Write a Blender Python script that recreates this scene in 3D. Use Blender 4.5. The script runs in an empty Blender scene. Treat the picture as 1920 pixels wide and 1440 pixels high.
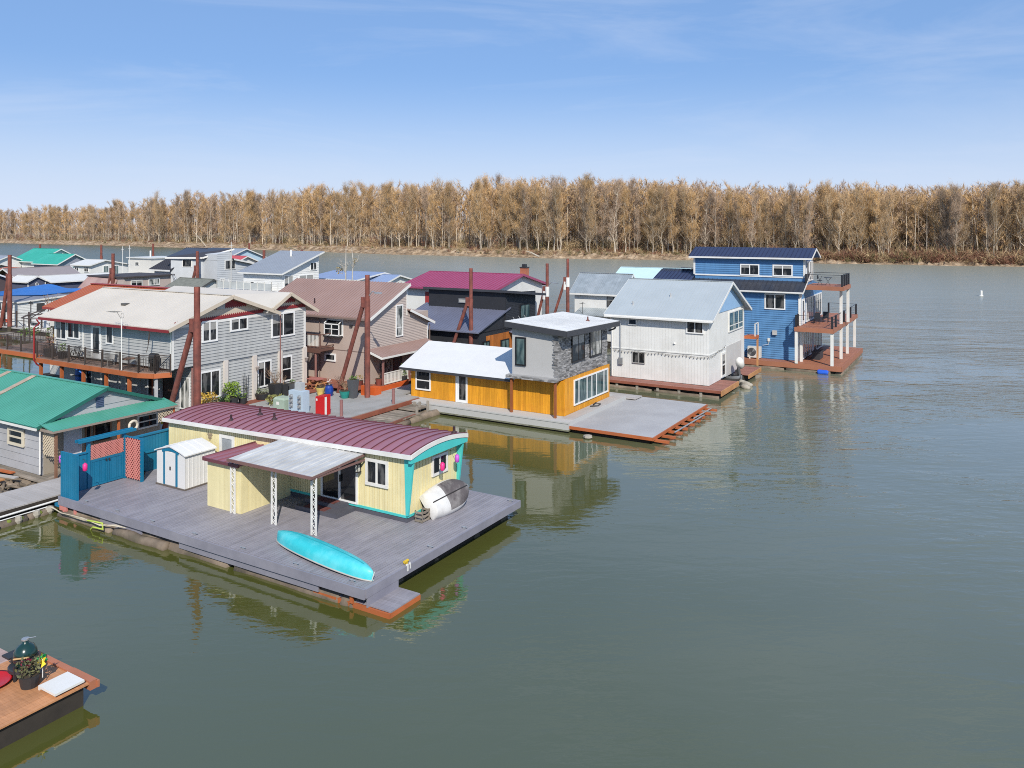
import bpy, bmesh, math, random
import numpy as np
from mathutils import Vector
rnd = random.Random(7)
S = bpy.context.scene
COL = S.collection
YAW = math.radians(-30.9)
CY, SY = math.cos(YAW), math.sin(YAW)

# ---------------------------------------------------------------- camera
cam_d = bpy.data.cameras.new("camera")
cam = bpy.data.objects.new("camera", cam_d); COL.objects.link(cam)
cam.location = (0, 0, 13.0)
cam.rotation_euler = (math.radians(90), 0, 0)
cam_d.sensor_width = 36; cam_d.lens = 36 * 1500 / 1920
cam_d.shift_y = -292 / 1920
cam_d.clip_start = 0.5; cam_d.clip_end = 20000
S.camera = cam

# ---------------------------------------------------------------- sky, sun, exposure
SUN_EL, SUN_AZ = math.radians(40), math.radians(169)     # azimuth clockwise from +Y
W = bpy.data.worlds.new("World"); S.world = W; W.use_nodes = True
wn, wl = W.node_tree.nodes, W.node_tree.links
wn.clear()
sky = wn.new('ShaderNodeTexSky'); sky.sky_type = 'NISHITA'; sky.sun_disc = False
sky.sun_elevation = SUN_EL; sky.sun_rotation = SUN_AZ
sky.altitude = 0; sky.air_density = 1.0; sky.dust_density = 0.6; sky.ozone_density = 2.5
tc = wn.new('ShaderNodeTexCoord'); mp = wn.new('ShaderNodeMapping')
mp.inputs['Scale'].default_value = (1.2, 3.0, 9.0); mp.inputs['Rotation'].default_value = (0.0, 0.25, 0.3)
nz = wn.new('ShaderNodeTexNoise'); nz.inputs['Scale'].default_value = 1.6; nz.inputs['Detail'].default_value = 7
nz.inputs['Roughness'].default_value = 0.62; nz.inputs['Distortion'].default_value = 0.6
mr = wn.new('ShaderNodeMapRange'); mr.inputs['From Min'].default_value = 0.50; mr.inputs['From Max'].default_value = 0.80
mr.inputs['To Max'].default_value = 0.30
mx = wn.new('ShaderNodeMix'); mx.data_type = 'RGBA'; mx.inputs['B'].default_value = (7.6, 8.3, 9.8, 1)
bg = wn.new('ShaderNodeBackground'); bg.inputs['Strength'].default_value = 0.10
wo = wn.new('ShaderNodeOutputWorld')
wl.new(tc.outputs['Generated'], mp.inputs['Vector']); wl.new(mp.outputs['Vector'], nz.inputs['Vector'])
wl.new(nz.outputs['Fac'], mr.inputs['Value']); wl.new(mr.outputs['Result'], mx.inputs['Factor'])
tint = wn.new('ShaderNodeMix'); tint.data_type = 'RGBA'; tint.blend_type = 'MULTIPLY'; tint.inputs['Factor'].default_value = 1; tint.inputs['B'].default_value = (.84, .96, 1.22, 1)
sep = wn.new('ShaderNodeSeparateXYZ'); hz = wn.new('ShaderNodeMapRange'); hz.interpolation_type = 'SMOOTHSTEP'      # pale air low over the horizon
hz.inputs['From Min'].default_value = -.02; hz.inputs['From Max'].default_value = .20; hz.inputs['To Min'].default_value = 1; hz.inputs['To Max'].default_value = 0
up = wn.new('ShaderNodeMix'); up.data_type = 'RGBA'; up.inputs['Factor'].default_value = .55; up.inputs['B'].default_value = (2.9, 5.15, 9.1, 1)      # thin bright veil over the whole sky
hm = wn.new('ShaderNodeMix'); hm.data_type = 'RGBA'; hm.inputs['B'].default_value = (7.2, 8.2, 10.0, 1)
wl.new(tc.outputs['Generated'], sep.inputs[0]); wl.new(sep.outputs['Z'], hz.inputs['Value']); wl.new(hz.outputs['Result'], hm.inputs['Factor'])
wl.new(sky.outputs['Color'], tint.inputs['A']); wl.new(tint.outputs['Result'], up.inputs['A']); wl.new(up.outputs['Result'], hm.inputs['A']); wl.new(hm.outputs['Result'], mx.inputs['A']); wl.new(mx.outputs['Result'], bg.inputs['Color'])
wl.new(bg.outputs['Background'], wo.inputs['Surface'])
sd = bpy.data.lights.new("sun", 'SUN'); so = bpy.data.objects.new("sun", sd); COL.objects.link(so)
sd.energy = 5.0; sd.angle = math.radians(0.5); sd.color = (1.0, 0.94, 0.83)
sdir = Vector((math.sin(SUN_AZ) * math.cos(SUN_EL), math.cos(SUN_AZ) * math.cos(SUN_EL), math.sin(SUN_EL)))
so.rotation_euler = sdir.to_track_quat('Z', 'Y').to_euler(); so.location = (0, -30, 60)
S.view_settings.view_transform = 'Standard'; S.view_settings.look = 'None'
S.view_settings.exposure = -0.05; S.view_settings.gamma = 1.0
S.render.engine = 'CYCLES'; S.cycles.filter_width = 1.0
try:
    S.cycles.use_denoising = False
    S.cycles.max_bounces = 6; S.cycles.diffuse_bounces = 3; S.cycles.glossy_bounces = 3
    S.cycles.sample_clamp_indirect = 3.0; S.cycles.caustics_reflective = False; S.cycles.caustics_refractive = False
except Exception: pass

# ---------------------------------------------------------------- helpers
def G(u, v, z=0.0): return Vector((u * CY - v * SY, u * SY + v * CY, z))
MATS = {}
def M(name, col, rough=.6, metal=0., var=.10, vs=1.2, isl=0., bump=0., bs=25., dirt=None, da=0., ds=.6, grain=None, spec=.5, coat=0., obj_rand=0.):
    """procedural Principled material: noise variation, optional per-board tint, stain colour and grain"""
    if name in MATS: return MATS[name]
    m = bpy.data.materials.new(name); m.use_nodes = True; MATS[name] = m
    n, l = m.node_tree.nodes, m.node_tree.links
    b = n['Principled BSDF']
    b.inputs['Roughness'].default_value = rough; b.inputs['Metallic'].default_value = metal
    b.inputs['Specular IOR Level'].default_value = spec
    b.inputs['Coat Weight'].default_value = coat
    t = n.new('ShaderNodeTexCoord'); vec = t.outputs['Object']
    def noise(scale, detail=5, sc=None):
        k = n.new('ShaderNodeTexNoise'); k.inputs['Scale'].default_value = scale; k.inputs['Detail'].default_value = detail
        k.inputs['Roughness'].default_value = .6
        if sc:
            p = n.new('ShaderNodeMapping'); p.inputs['Scale'].default_value = sc
            l.new(vec, p.inputs['Vector']); l.new(p.outputs['Vector'], k.inputs['Vector'])
        else: l.new(vec, k.inputs['Vector'])
        return k.outputs['Fac']
    def rng(src, lo, hi, f0=.3, f1=.7):
        r = n.new('ShaderNodeMapRange'); r.inputs['From Min'].default_value = f0; r.inputs['From Max'].default_value = f1
        r.inputs['To Min'].default_value = lo; r.inputs['To Max'].default_value = hi
        l.new(src, r.inputs['Value']); return r.outputs['Result']
    def mul(a_, b_):
        k = n.new('ShaderNodeMath'); k.operation = 'MULTIPLY'; l.new(a_, k.inputs[0]); l.new(b_, k.inputs[1]); return k.outputs[0]
    f = rng(noise(vs), 1 - var, 1 + var)
    if grain: f = mul(f, rng(noise(1.0, 4, grain), 1 - .9 * var - .05, 1 + .9 * var + .05))
    if isl:
        g = n.new('ShaderNodeNewGeometry'); f = mul(f, rng(g.outputs['Random Per Island'], 1 - isl, 1 + isl, 0, 1))
    if obj_rand:
        o = n.new('ShaderNodeObjectInfo'); f = mul(f, rng(o.outputs['Random'], 1 - obj_rand, 1 + obj_rand, 0, 1))
    c = n.new('ShaderNodeVectorMath'); c.operation = 'SCALE'; c.inputs[0].default_value = col[:3]; l.new(f, c.inputs['Scale'])
    out = c.outputs[0]
    if dirt:
        k = n.new('ShaderNodeMix'); k.data_type = 'RGBA'; k.inputs['B'].default_value = (*dirt, 1)
        l.new(rng(noise(ds, 8), 0, da, .45, .72), k.inputs['Factor']); l.new(out, k.inputs['A']); out = k.outputs['Result']
    l.new(out, b.inputs['Base Color'])
    if bump:
        bp = n.new('ShaderNodeBump'); bp.inputs['Strength'].default_value = bump; bp.inputs['Distance'].default_value = .02
        l.new(noise(bs, 4, grain), bp.inputs['Height']); l.new(bp.outputs['Normal'], b.inputs['Normal'])
    return m

class MB:
    """collects shapes in grid coordinates (u right-and-near, v right-and-far, z up) and links them as ONE mesh object"""
    def __init__(s): s.v, s.f, s.m = [], [], []; s.mi = 0
    def add(s, vs, fs):
        o = len(s.v); s.v += [tuple(p) for p in vs]; s.f += [tuple(i + o for i in f) for f in fs]; s.m += [s.mi] * len(fs); return s
    def hexa(s, p): return s.add(p, [(0, 3, 2, 1), (4, 5, 6, 7), (0, 1, 5, 4), (1, 2, 6, 5), (2, 3, 7, 6), (3, 0, 4, 7)])
    def box(s, u0, u1, v0, v1, z0, z1):
        return s.hexa([(u0, v0, z0), (u1, v0, z0), (u1, v1, z0), (u0, v1, z0), (u0, v0, z1), (u1, v0, z1), (u1, v1, z1), (u0, v1, z1)])
    def slab(s, a, b, c, d, t):
        lo = [(p[0], p[1], p[2] - t) for p in (a, b, c, d)]
        return s.hexa(lo + [a, b, c, d])
    def ribs(s, a, b, c, d, step, w=.04, h=.035):
        a, b, c, d = map(Vector, (a, b, c, d)); L = (b - a).length; k = max(2, int(round(L / step)))
        nn = (b - a).cross(d - a).normalized()
        if nn.z < 0: nn = -nn
        for i in range(k + 1):
            t = i / k; p = a.lerp(b, t); q = d.lerp(c, t); s.bar(p + nn * h * .5, q + nn * h * .5, w, h, nn)
        return s
    def bar(s, p, q, w, h, up=(0, 0, 1)):
        p, q, up = Vector(p), Vector(q), Vector(up); ax = (q - p)
        if ax.length < 1e-6: return s
        ax.normalize(); sd_ = ax.cross(up)
        if sd_.length < 1e-4: sd_ = ax.cross(Vector((1, 0, 0)))
        sd_.normalize(); up = sd_.cross(ax)
        x, y = sd_ * w / 2, up * h / 2
        return s.hexa([p - x - y, p + x - y, q + x - y, q - x - y, p - x + y, p + x + y, q + x + y, q - x + y])
    def tube(s, p, q, r0, r1=None, n=10, cap=True):
        r1 = r0 if r1 is None else r1
        return s.path([p, q], [r0, r1], n, cap)
    def path(s, pts, r, n=8, cap=True):
        pts = [Vector(p) for p in pts]; k = len(pts)
        if not isinstance(r, (list, tuple)): r = [r] * k
        o = len(s.v); vs, fs = [], []
        ref = None
        for i, p in enumerate(pts):
            d = (pts[min(i + 1, k - 1)] - pts[max(i - 1, 0)]).normalized()
            if ref is None: ref = d.cross(Vector((0, 0, 1)) if abs(d.z) < .9 else Vector((1, 0, 0))).normalized()
            else: ref = (ref - d * ref.dot(d)).normalized()
            e = d.cross(ref)
            for j in range(n):
                a_ = 2 * math.pi * j / n; vs.append(p + (ref * math.cos(a_) + e * math.sin(a_)) * r[i])
        for i in range(k - 1):
            for j in range(n):
                fs.append((i * n + j, i * n + (j + 1) % n, (i + 1) * n + (j + 1) % n, (i + 1) * n + j))
        if cap: fs += [tuple(range(n - 1, -1, -1)), tuple((k - 1) * n + j for j in range(n))]
        return s.add(vs, fs)
    def lathe(s, c, prof, n=14):
        c = Vector(c); vs, fs = [], []; k = len(prof)
        for r, z in prof:
            for j in range(n):
                a_ = 2 * math.pi * j / n; vs.append((c.x + r * math.cos(a_), c.y + r * math.sin(a_), c.z + z))
        for i in range(k - 1):
            for j in range(n): fs.append((i * n + j, i * n + (j + 1) % n, (i + 1) * n + (j + 1) % n, (i + 1) * n + j))
        fs += [tuple(range(n - 1, -1, -1)), tuple((k - 1) * n + j for j in range(n))]
        return s.add(vs, fs)
    def torus(s, c, R, r, ax='u', n=20, m=8):
        c = Vector(c); vs, fs = [], []
        for i in range(n):
            a_ = 2 * math.pi * i / n
            for j in range(m):
                b_ = 2 * math.pi * j / m; x = (R + r * math.cos(b_)) * math.cos(a_); y = (R + r * math.cos(b_)) * math.sin(a_); w = r * math.sin(b_)
                vs.append(c + Vector({'u': (w, x, y), 'v': (x, w, y), 'z': (x, y, w)}[ax]))
        for i in range(n):
            for j in range(m): fs.append((i * m + j, ((i + 1) % n) * m + j, ((i + 1) % n) * m + (j + 1) % m, i * m + (j + 1) % m))
        return s.add(vs, fs)
    def blade(s, p, q, w):
        p, q = Vector(p), Vector(q); d = (q - p).normalized(); e = d.cross(Vector((rnd.uniform(-1, 1), rnd.uniform(-1, 1), rnd.uniform(-1, 1)))).normalized() * w / 2
        return s.add([p - e, p + e, q], [(0, 1, 2)])
    def leaf(s, c, r):
        d = Vector((rnd.gauss(0, 1), rnd.gauss(0, 1), rnd.gauss(0, .7))).normalized(); e = d.orthogonal().normalized(); c = Vector(c)
        g = d.cross(e)
        return s.add([c - d * r, c + e * r * .45, c + d * r, c - e * r * .45 + g * r * .2], [(0, 1, 2, 3)])
    # shapes lying on a wall: face = ('v', V, -1) is the plane v=V seen from smaller v, ('u', U, 1) the plane u=U seen from larger u
    def wp(s, face, a, z, o=0.0):
        ax, c, sg = face
        return (a, c + sg * o, z) if ax == 'v' else (c + sg * o, a, z)
    def poly(s, face, pts, o0, o1):
        k = len(pts)
        vs = [s.wp(face, a, z, o0) for a, z in pts] + [s.wp(face, a, z, o1) for a, z in pts]
        return s.add(vs, [tuple(range(k)), tuple(range(2 * k - 1, k - 1, -1))] + [(i, (i + 1) % k, k + (i + 1) % k, k + i) for i in range(k)])
    def rect(s, face, a0, a1, z0, z1, o0, o1): return s.poly(face, [(a0, z0), (a1, z0), (a1, z1), (a0, z1)], o0, o1)
    def lap(s, face, poly, board=.2, out=.028):
        z0 = min(p[1] for p in poly); z1 = max(p[1] for p in poly); z = z0
        while z < z1 - .01:
            pg = clip(clip(poly, 1, z, True), 1, z + board, False)
            if len(pg) >= 3:
                vs = [s.wp(face, a, y, .004 + out * max(0, 1 - (y - z) / board)) for a, y in pg]; fs = [tuple(range(len(pg)))]
                lo = [p for p in pg if abs(p[1] - z) < 1e-4]
                if len(lo) >= 2:
                    a0, a1 = min(p[0] for p in lo), max(p[0] for p in lo); k = len(vs)
                    vs += [s.wp(face, a0, z, .004 + out), s.wp(face, a1, z, .004 + out), s.wp(face, a1, z, 0), s.wp(face, a0, z, 0)]; fs.append((k, k + 1, k + 2, k + 3))
                s.add(vs, fs)
            z += board
        return s
    def vert(s, face, poly, step=.2, gap=.012, out=.02):
        a0 = min(p[0] for p in poly); a1 = max(p[0] for p in poly); a = a0
        while a < a1 - .01:
            pg = clip(clip(poly, 0, a + gap / 2, True), 0, min(a1, a + step - gap / 2), False)
            if len(pg) >= 3: s.poly(face, pg, 0.002, out)
            a += step
        return s
    def boards(s, u0, u1, v0, v1, z0, z1, along='v', w=.14, gap=.008, cuts=2):
        a, a1 = (u0, u1) if along == 'v' else (v0, v1); b0, b1 = (v0, v1) if along == 'v' else (u0, u1)
        n = max(1, int(round((a1 - a) / w))); w = (a1 - a) / n
        for i in range(n):
            x0, x1 = a + i * w + gap / 2, a + (i + 1) * w - gap / 2
            cs = sorted([b0] + [rnd.uniform(b0 + .5, b1 - .5) for _ in range(cuts if b1 - b0 > 3 else 0)] + [b1])
            for j in range(len(cs) - 1):
                e0, e1 = cs[j] + .004, cs[j + 1] - .004
                if e1 - e0 < .02: continue
                dz = rnd.uniform(-.004, .003)
                if along == 'v': s.box(x0, x1, e0, e1, z0, z1 + dz)
                else: s.box(e0, e1, x0, x1, z0, z1 + dz)
        return s
    def build(s, name, mat, parent=None, org=(0, 0, 0), smooth=False):
        me = bpy.data.meshes.new(name)
        me.from_pydata([(p[0] - org[0], p[1] - org[1], p[2] - org[2]) for p in s.v], [], s.f)
        ms = mat if isinstance(mat, (list, tuple)) else [mat]
        for k in ms: me.materials.append(k)
        if len(ms) > 1: me.polygons.foreach_set('material_index', s.m)
        if smooth: me.polygons.foreach_set('use_smooth', [True] * len(me.polygons))
        bm = bmesh.new(); bm.from_mesh(me); bmesh.ops.recalc_face_normals(bm, faces=bm.faces); bm.to_mesh(me); bm.free()
        me.update()
        o = bpy.data.objects.new(name, me); COL.objects.link(o)
        if parent is not None: o.parent = parent
        return o

def clip(poly, ax, val, keep_ge):
    out = []; k = len(poly)
    for i in range(k):
        p, q = poly[i], poly[(i + 1) % k]
        ip = (p[ax] >= val - 1e-9) if keep_ge else (p[ax] <= val + 1e-9); iq = (q[ax] >= val - 1e-9) if keep_ge else (q[ax] <= val + 1e-9)
        if ip: out.append(p)
        if ip != iq:
            t = (val - p[ax]) / (q[ax] - p[ax]); out.append((p[0] + t * (q[0] - p[0]), p[1] + t * (q[1] - p[1])))
    return out

def tag(o, label=None, cat=None, group=None, kind=None):
    if label: o['label'] = label
    if cat: o['category'] = cat
    if group: o['group'] = group
    if kind: o['kind'] = kind
    return o

class T:
    """a thing: an Empty at its base that parents its parts; shapes are given in grid coordinates"""
    def __init__(s, name, label, cat, org, group=None):
        s.org = org
        s.e = bpy.data.objects.new(name, None); COL.objects.link(s.e); s.e.empty_display_size = .3
        s.e.location = G(*org); s.e.rotation_euler = (0, 0, YAW); tag(s.e, label, cat, group)
    def part(s, name, mb, mat, parent=None, label=None, smooth=False, kind=None):
        o = mb.build(name, mat, parent or s.e, s.org, smooth)
        if label: o['label'] = label
        if kind: o['kind'] = kind
        return o
def one(name, label, cat, mb, mat, org, group=None, smooth=False):
    o = mb.build(name, mat, None, org, smooth); o.location = G(*org); o.rotation_euler = (0, 0, YAW)
    return tag(o, label, cat, group)
def copy_thing(t, org, label=None, rz=0.0, sc=1.0):
    def cp(o, par):
        c = o.copy(); COL.objects.link(c); c.parent = par
        for ch in o.children: cp(ch, c)
        return c
    r = cp(t.e if isinstance(t, T) else t, None); r.location = G(*org); r.rotation_euler = (0, 0, YAW + rz); r.scale = (sc, sc, sc)
    if label: r['label'] = label
    return r

# ---------------------------------------------------------------- materials
white = M('white_paint', (.72, .71, .68), .5, var=.05, dirt=(.45, .42, .36), da=.25, ds=.9)
white2 = M('white_siding', (.71, .71, .69), .55, var=.04, isl=.02, dirt=(.42, .40, .36), da=.3, ds=.5)
vinyl = M('white_vinyl', (.76, .76, .75), .4, var=.03)
glassm = bpy.data.materials.new('window_glass'); glassm.use_nodes = True
def _glass(m, dark, light, f0=.52, f1=.62):
    n, l = m.node_tree.nodes, m.node_tree.links; b = n['Principled BSDF']
    t = n.new('ShaderNodeTexCoord'); p = n.new('ShaderNodeMapping'); p.inputs['Scale'].default_value = (2.2, 2.2, .7)
    k = n.new('ShaderNodeTexNoise'); k.inputs['Scale'].default_value = 1.1; k.inputs['Detail'].default_value = 3
    r = n.new('ShaderNodeMapRange'); r.inputs['From Min'].default_value = f0; r.inputs['From Max'].default_value = f1
    x = n.new('ShaderNodeMix'); x.data_type = 'RGBA'; x.inputs['A'].default_value = (*dark, 1); x.inputs['B'].default_value = (*light, 1)
    l.new(t.outputs['Object'], p.inputs['Vector']); l.new(p.outputs['Vector'], k.inputs['Vector']); l.new(k.outputs['Fac'], r.inputs['Value'])
    l.new(r.outputs['Result'], x.inputs['Factor']); l.new(x.outputs['Result'], b.inputs['Base Color'])
    b.inputs['Roughness'].default_value = .04; b.inputs['IOR'].default_value = 1.5
_glass(glassm, (.012, .014, .017), (.10, .10, .10))
pale_glass = bpy.data.materials.new('curtained_glass'); pale_glass.use_nodes = True
_glass(pale_glass, (.05, .06, .06), (.42, .42, .40), .42, .55)
teal_glass = bpy.data.materials.new('tinted_glass'); teal_glass.use_nodes = True
_glass(teal_glass, (.03, .06, .07), (.13, .19, .19), .4, .6)
rust = M('rusty_steel', (.205, .060, .043), .75, var=.3, vs=2.5, dirt=(.065, .035, .032), da=.8, ds=.8, bump=.3, bs=1.0, grain=(5, 5, .5))
dark_metal = M('dark_metal', (.03, .03, .032), .45, var=.1)
black_rail = M('black_rail', (.018, .018, .022), .4)
steel = M('galvanised_steel', (.45, .46, .47), .4, .6, var=.1)
concrete = M('concrete_dock', (.33, .325, .315), .85, var=.10, vs=.8, isl=.04, dirt=(.20, .19, .17), da=.5, ds=.5, bump=.2, bs=60)
red_deck = M('red_deck_stain', (.24, .075, .045), .65, var=.15, isl=.18, bump=.2, dirt=(.30, .13, .08), da=.4)
fresh_deck = M('redwood_deck', (.34, .135, .075), .6, var=.10, isl=.10, dirt=(.27, .12, .08), da=.3)
orange_wood = M('orange_timber', (.42, .115, .035), .6, var=.18, isl=.15, bump=.2, bs=40, dirt=(.25, .09, .05), da=.5)
cut_wood = M('fresh_cut_wood', (.45, .22, .09), .6, var=.2, isl=.1, bump=.2)
old_wood = M('weathered_wood', (.24, .20, .16), .9, var=.25, isl=.25, bump=.5, bs=20, dirt=(.10, .09, .06), da=.6, ds=.9)
log_bark = M('wet_log', (.20, .155, .115), .85, var=.35, bump=.7, bs=9, isl=.25, dirt=(.07, .065, .04), da=.7, ds=1.4)
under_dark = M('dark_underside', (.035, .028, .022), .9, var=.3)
grey_plank = M('grey_walkway_plank', (.40, .375, .36), .8, var=.1, isl=.07, bump=.2, dirt=(.25, .23, .21), da=.4)
leafg = M('fresh_green_leaves', (.10, .17, .03), .6, isl=.35, var=.2)
leafy = M('yellow_green_leaves', (.30, .21, .05), .6, isl=.4, var=.2)
twigm = M('bare_twigs', (.26, .17, .11), .85, isl=.3, var=.2)
pot_black = M('black_planter', (.03, .031, .034), .5, var=.1)
soil = M('soil', (.05, .035, .02), .95)
FV = lambda v: ('v', v, -1)      # wall seen from the camera's left-hand side
FU = lambda u: ('u', u, 1)       # wall seen from the camera's right-hand side
wr = random.Random(11); blindm = M('window_blind', (.30, .295, .28), .35, var=.12, grain=(1, 1, 30), coat=.3)
def window(t, face, a0, a1, z0, z1, fm=vinyl, gm=glassm, fw=.07, mv=(), mh=(), out=.09, name='window', parent=None):
    f = MB()
    f.rect(face, a0, a1, z1 - fw, z1, 0, out); f.rect(face, a0, a1, z0, z0 + fw, 0, out + .012)
    f.rect(face, a0, a0 + fw, z0 + fw, z1 - fw, 0, out); f.rect(face, a1 - fw, a1, z0 + fw, z1 - fw, 0, out)
    for k in mv:
        c = a0 + (a1 - a0) * k; f.rect(face, c - fw * .4, c + fw * .4, z0 + fw, z1 - fw, 0, out - .008)
    for k in mh:
        c = z0 + (z1 - z0) * k; f.rect(face, a0 + fw, a1 - fw, c - fw * .35, c + fw * .35, 0, out - .012)
    w = t.part(name, f, fm, parent)
    t.part('pane', MB().rect(face, a0 + fw, a1 - fw, z0 + fw, z1 - fw, 0.0, .056), gm, w)
    if gm is glassm and z1 - z0 > .7 and wr.random() < .45:       # a blind or half curtain seen in some of the windows
        q = wr.uniform(.25, .6); ms = [0] + sorted(mv) + [1]; i = wr.randrange(len(ms) - 1); W_ = a1 - a0
        s0, s1 = (a0 + fw, a1 - fw) if wr.random() < .4 else (a0 + W_ * ms[i] + fw * .6, a0 + W_ * ms[i + 1] - fw * .6)
        t.part('blind', MB().rect(face, s0, s1, z1 - fw - (z1 - z0 - 2 * fw) * q, z1 - fw, .05, .059), blindm, w)
    return w
def door(t, face, a0, a1, z0, z1, fm=vinyl, dm=vinyl, gm=glassm, glass=(.2, .8, .15, .92), fw=.07):
    f = MB(); f.rect(face, a0, a0 + fw, z0, z1, 0, .08).rect(face, a1 - fw, a1, z0, z1, 0, .08).rect(face, a0 + fw, a1 - fw, z1 - fw, z1, 0, .08)
    f.rect(face, a0 + fw, a1 - fw, z0, z1 - fw, 0, .056)
    d = t.part('door', f, dm)
    w, h = a1 - a0, z1 - z0
    if glass: t.part('pane', MB().rect(face, a0 + w * glass[0], a0 + w * glass[1], z0 + h * glass[2], z0 + h * glass[3], .03, .064), gm, d)
    hd = MB(); a = a1 - fw - w * .08; hd.box(*_fb(face, a - .02, a + .02, z0 + h * .45, z0 + h * .53, .04, .09)); t.part('handle', hd, steel, d)
    return d
def _fb(face, a0, a1, z0, z1, o0, o1):
    ax, c, sg = face; x0, x1 = sorted((c + sg * o0, c + sg * o1))
    return (a0, a1, x0, x1, z0, z1) if ax == 'v' else (x0, x1, a0, a1, z0, z1)
def gable(t, ax, s0, s1, t0, t1, tr, z0, ze0, ze1, zr, wall, roof, so0=.4, so1=.4, to0=.4, to1=.4, rib=.4, fascia=None, siding=None, thick=.12, board=.2, ribs=True, rw=.04, rh=.03, end=True, fh=.18):
    m = (lambda s, q, z: (s, q, z)) if ax == 'u' else (lambda s, q, z: (q, s, z))
    prof = [(t0, z0), (t0, ze0), (tr, zr), (t1, ze1), (t1, z0)] if tr < t1 - .01 else [(t0, z0), (t0, ze0), (t1, zr), (t1, z0)]
    k = len(prof); w = MB()
    w.add([m(s0, a, z) for a, z in prof] + [m(s1, a, z) for a, z in prof],
          [tuple(range(k)), tuple(range(2 * k - 1, k - 1, -1))] + [(i, (i + 1) % k, k + (i + 1) % k, k + i) for i in range(k)])
    fA, fB = (FV(t0), FU(s1)) if ax == 'u' else (FU(t1), FV(s0))
    pA = [(s0, z0), (s1, z0), (s1, ze0 if ax == 'u' else ze1), (s0, ze0 if ax == 'u' else ze1)]
    if siding:
        for fc, pg in ((fA, pA), (fB, prof[::-1])):
            if siding == 'lap': w.lap(fc, pg, board)
            else: w.vert(fc, pg, board, .008, .014)
    t.part('wall', w, wall)
    sl0 = (zr - ze0) / (tr - t0); r = MB(); f = MB(); th = thick
    A, B, C, D = m(s0 - so0, t0 - to0, ze0 - sl0 * to0 + th), m(s1 + so1, t0 - to0, ze0 - sl0 * to0 + th), m(s1 + so1, tr, zr + th), m(s0 - so0, tr, zr + th)
    if tr >= t1 - .01: C, D = m(s1 + so1, t1 + to1, zr + sl0 * to1 + th), m(s0 - so0, t1 + to1, zr + sl0 * to1 + th)
    r.slab(A, B, C, D, th * .9)
    if ribs: r.ribs(A, B, C, D, rib, rw, rh)
    e = .02
    f.bar((Vector(A) + Vector(m(0, -.02, -fh * .5))), (Vector(B) + Vector(m(0, -.02, -fh * .5))), .045, fh)
    for P_, Q_, sg in ((B, C, 1), (A, D, -1)):
        P_, Q_ = Vector(P_), Vector(Q_); o = Vector(m(sg * .024, 0, -fh * .5 + .0)); f.bar(P_ + o, Q_ + o, .045, fh + .02)
    if tr < t1 - .01:
        sl1 = (zr - ze1) / (t1 - tr)
        A2, B2 = m(s1 + so1, t1 + to1, ze1 - sl1 * to1 + th), m(s0 - so0, t1 + to1, ze1 - sl1 * to1 + th)
        r.slab(A2, B2, D, C, th * .9)
        if ribs: r.ribs(A2, B2, D, C, rib, rw, rh)
        f.bar((Vector(A2) + Vector(m(0, .02, -fh * .5))), (Vector(B2) + Vector(m(0, .02, -fh * .5))), .045, fh)
        for P_, Q_, sg in ((A2, C, 1), (B2, D, -1)):
            P_, Q_ = Vector(P_), Vector(Q_); o = Vector(m(sg * .024, 0, -fh * .5)); f.bar(P_ + o, Q_ + o, .045, fh + .02)
        r.bar(Vector(C) + Vector((0, 0, .015)), Vector(D) + Vector((0, 0, .015)), .22, .04)
    t.part('roof', r, roof)
    if fascia: t.part('fascia', f, fascia)
def railing(t, pts, z, h=1.0, post=1.5, bal=.11, mat=black_rail, pw=.07, bw=.02, name='railing'):
    m = MB()
    for i in range(len(pts) - 1):
        p, q = Vector((*pts[i], z)), Vector((*pts[i + 1], z)); L = (q - p).length; k = max(1, round(L / post))
        m.bar(p + Vector((0, 0, h - .02)), q + Vector((0, 0, h - .02)), .06, .04); m.bar(p + Vector((0, 0, .1)), q + Vector((0, 0, .1)), .03, .03)
        m.bar(p + Vector((0, 0, h - .16)), q + Vector((0, 0, h - .16)), .025, .025)
        for j in range(k + 1):
            c = p.lerp(q, j / k); m.box(c.x - pw / 2, c.x + pw / 2, c.y - pw / 2, c.y + pw / 2, z - .18, z + h + .05)
        n = max(2, round(L / bal))
        for j in range(1, n):
            c = p.lerp(q, j / n); m.box(c.x - bw / 2, c.x + bw / 2, c.y - bw / 2, c.y + bw / 2, z + .1, z + h - .16)
    return t.part(name, m, mat)
def floats(t, u0, u1, vs, z=.02, r=.32, along='u'):
    m = MB()
    for v in vs:
        a = u0
        while a < u1 - .4:
            L = min(u1 - a, rnd.uniform(3.5, 6)); rr = r * rnd.uniform(.85, 1.1); k = 6
            pts = [(a + L * i / k, v + rnd.uniform(-.04, .04), z + rnd.uniform(-.04, .04)) for i in range(k + 1)]
            if along == 'v': pts = [(q, p, w) for p, q, w in pts]
            m.path(pts, [rr * rnd.uniform(.9, 1.08) for _ in pts], 9); a += L + rnd.uniform(.05, .4)
    return t.part('float_log', m, log_bark, smooth=True)
def plant(mb, c, r, h, n=60, s=.07, mi=0):
    mb.mi = mi
    for _ in range(n):
        a = rnd.uniform(0, 6.28); q = r * math.sqrt(rnd.random()); z = h * rnd.random() ** .8; q *= (1 - .4 * abs(z / h - .5))
        mb.leaf((c[0] + q * math.cos(a), c[1] + q * math.sin(a), c[2] + z), s * rnd.uniform(.6, 1.3))
    mb.mi = 0
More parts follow.
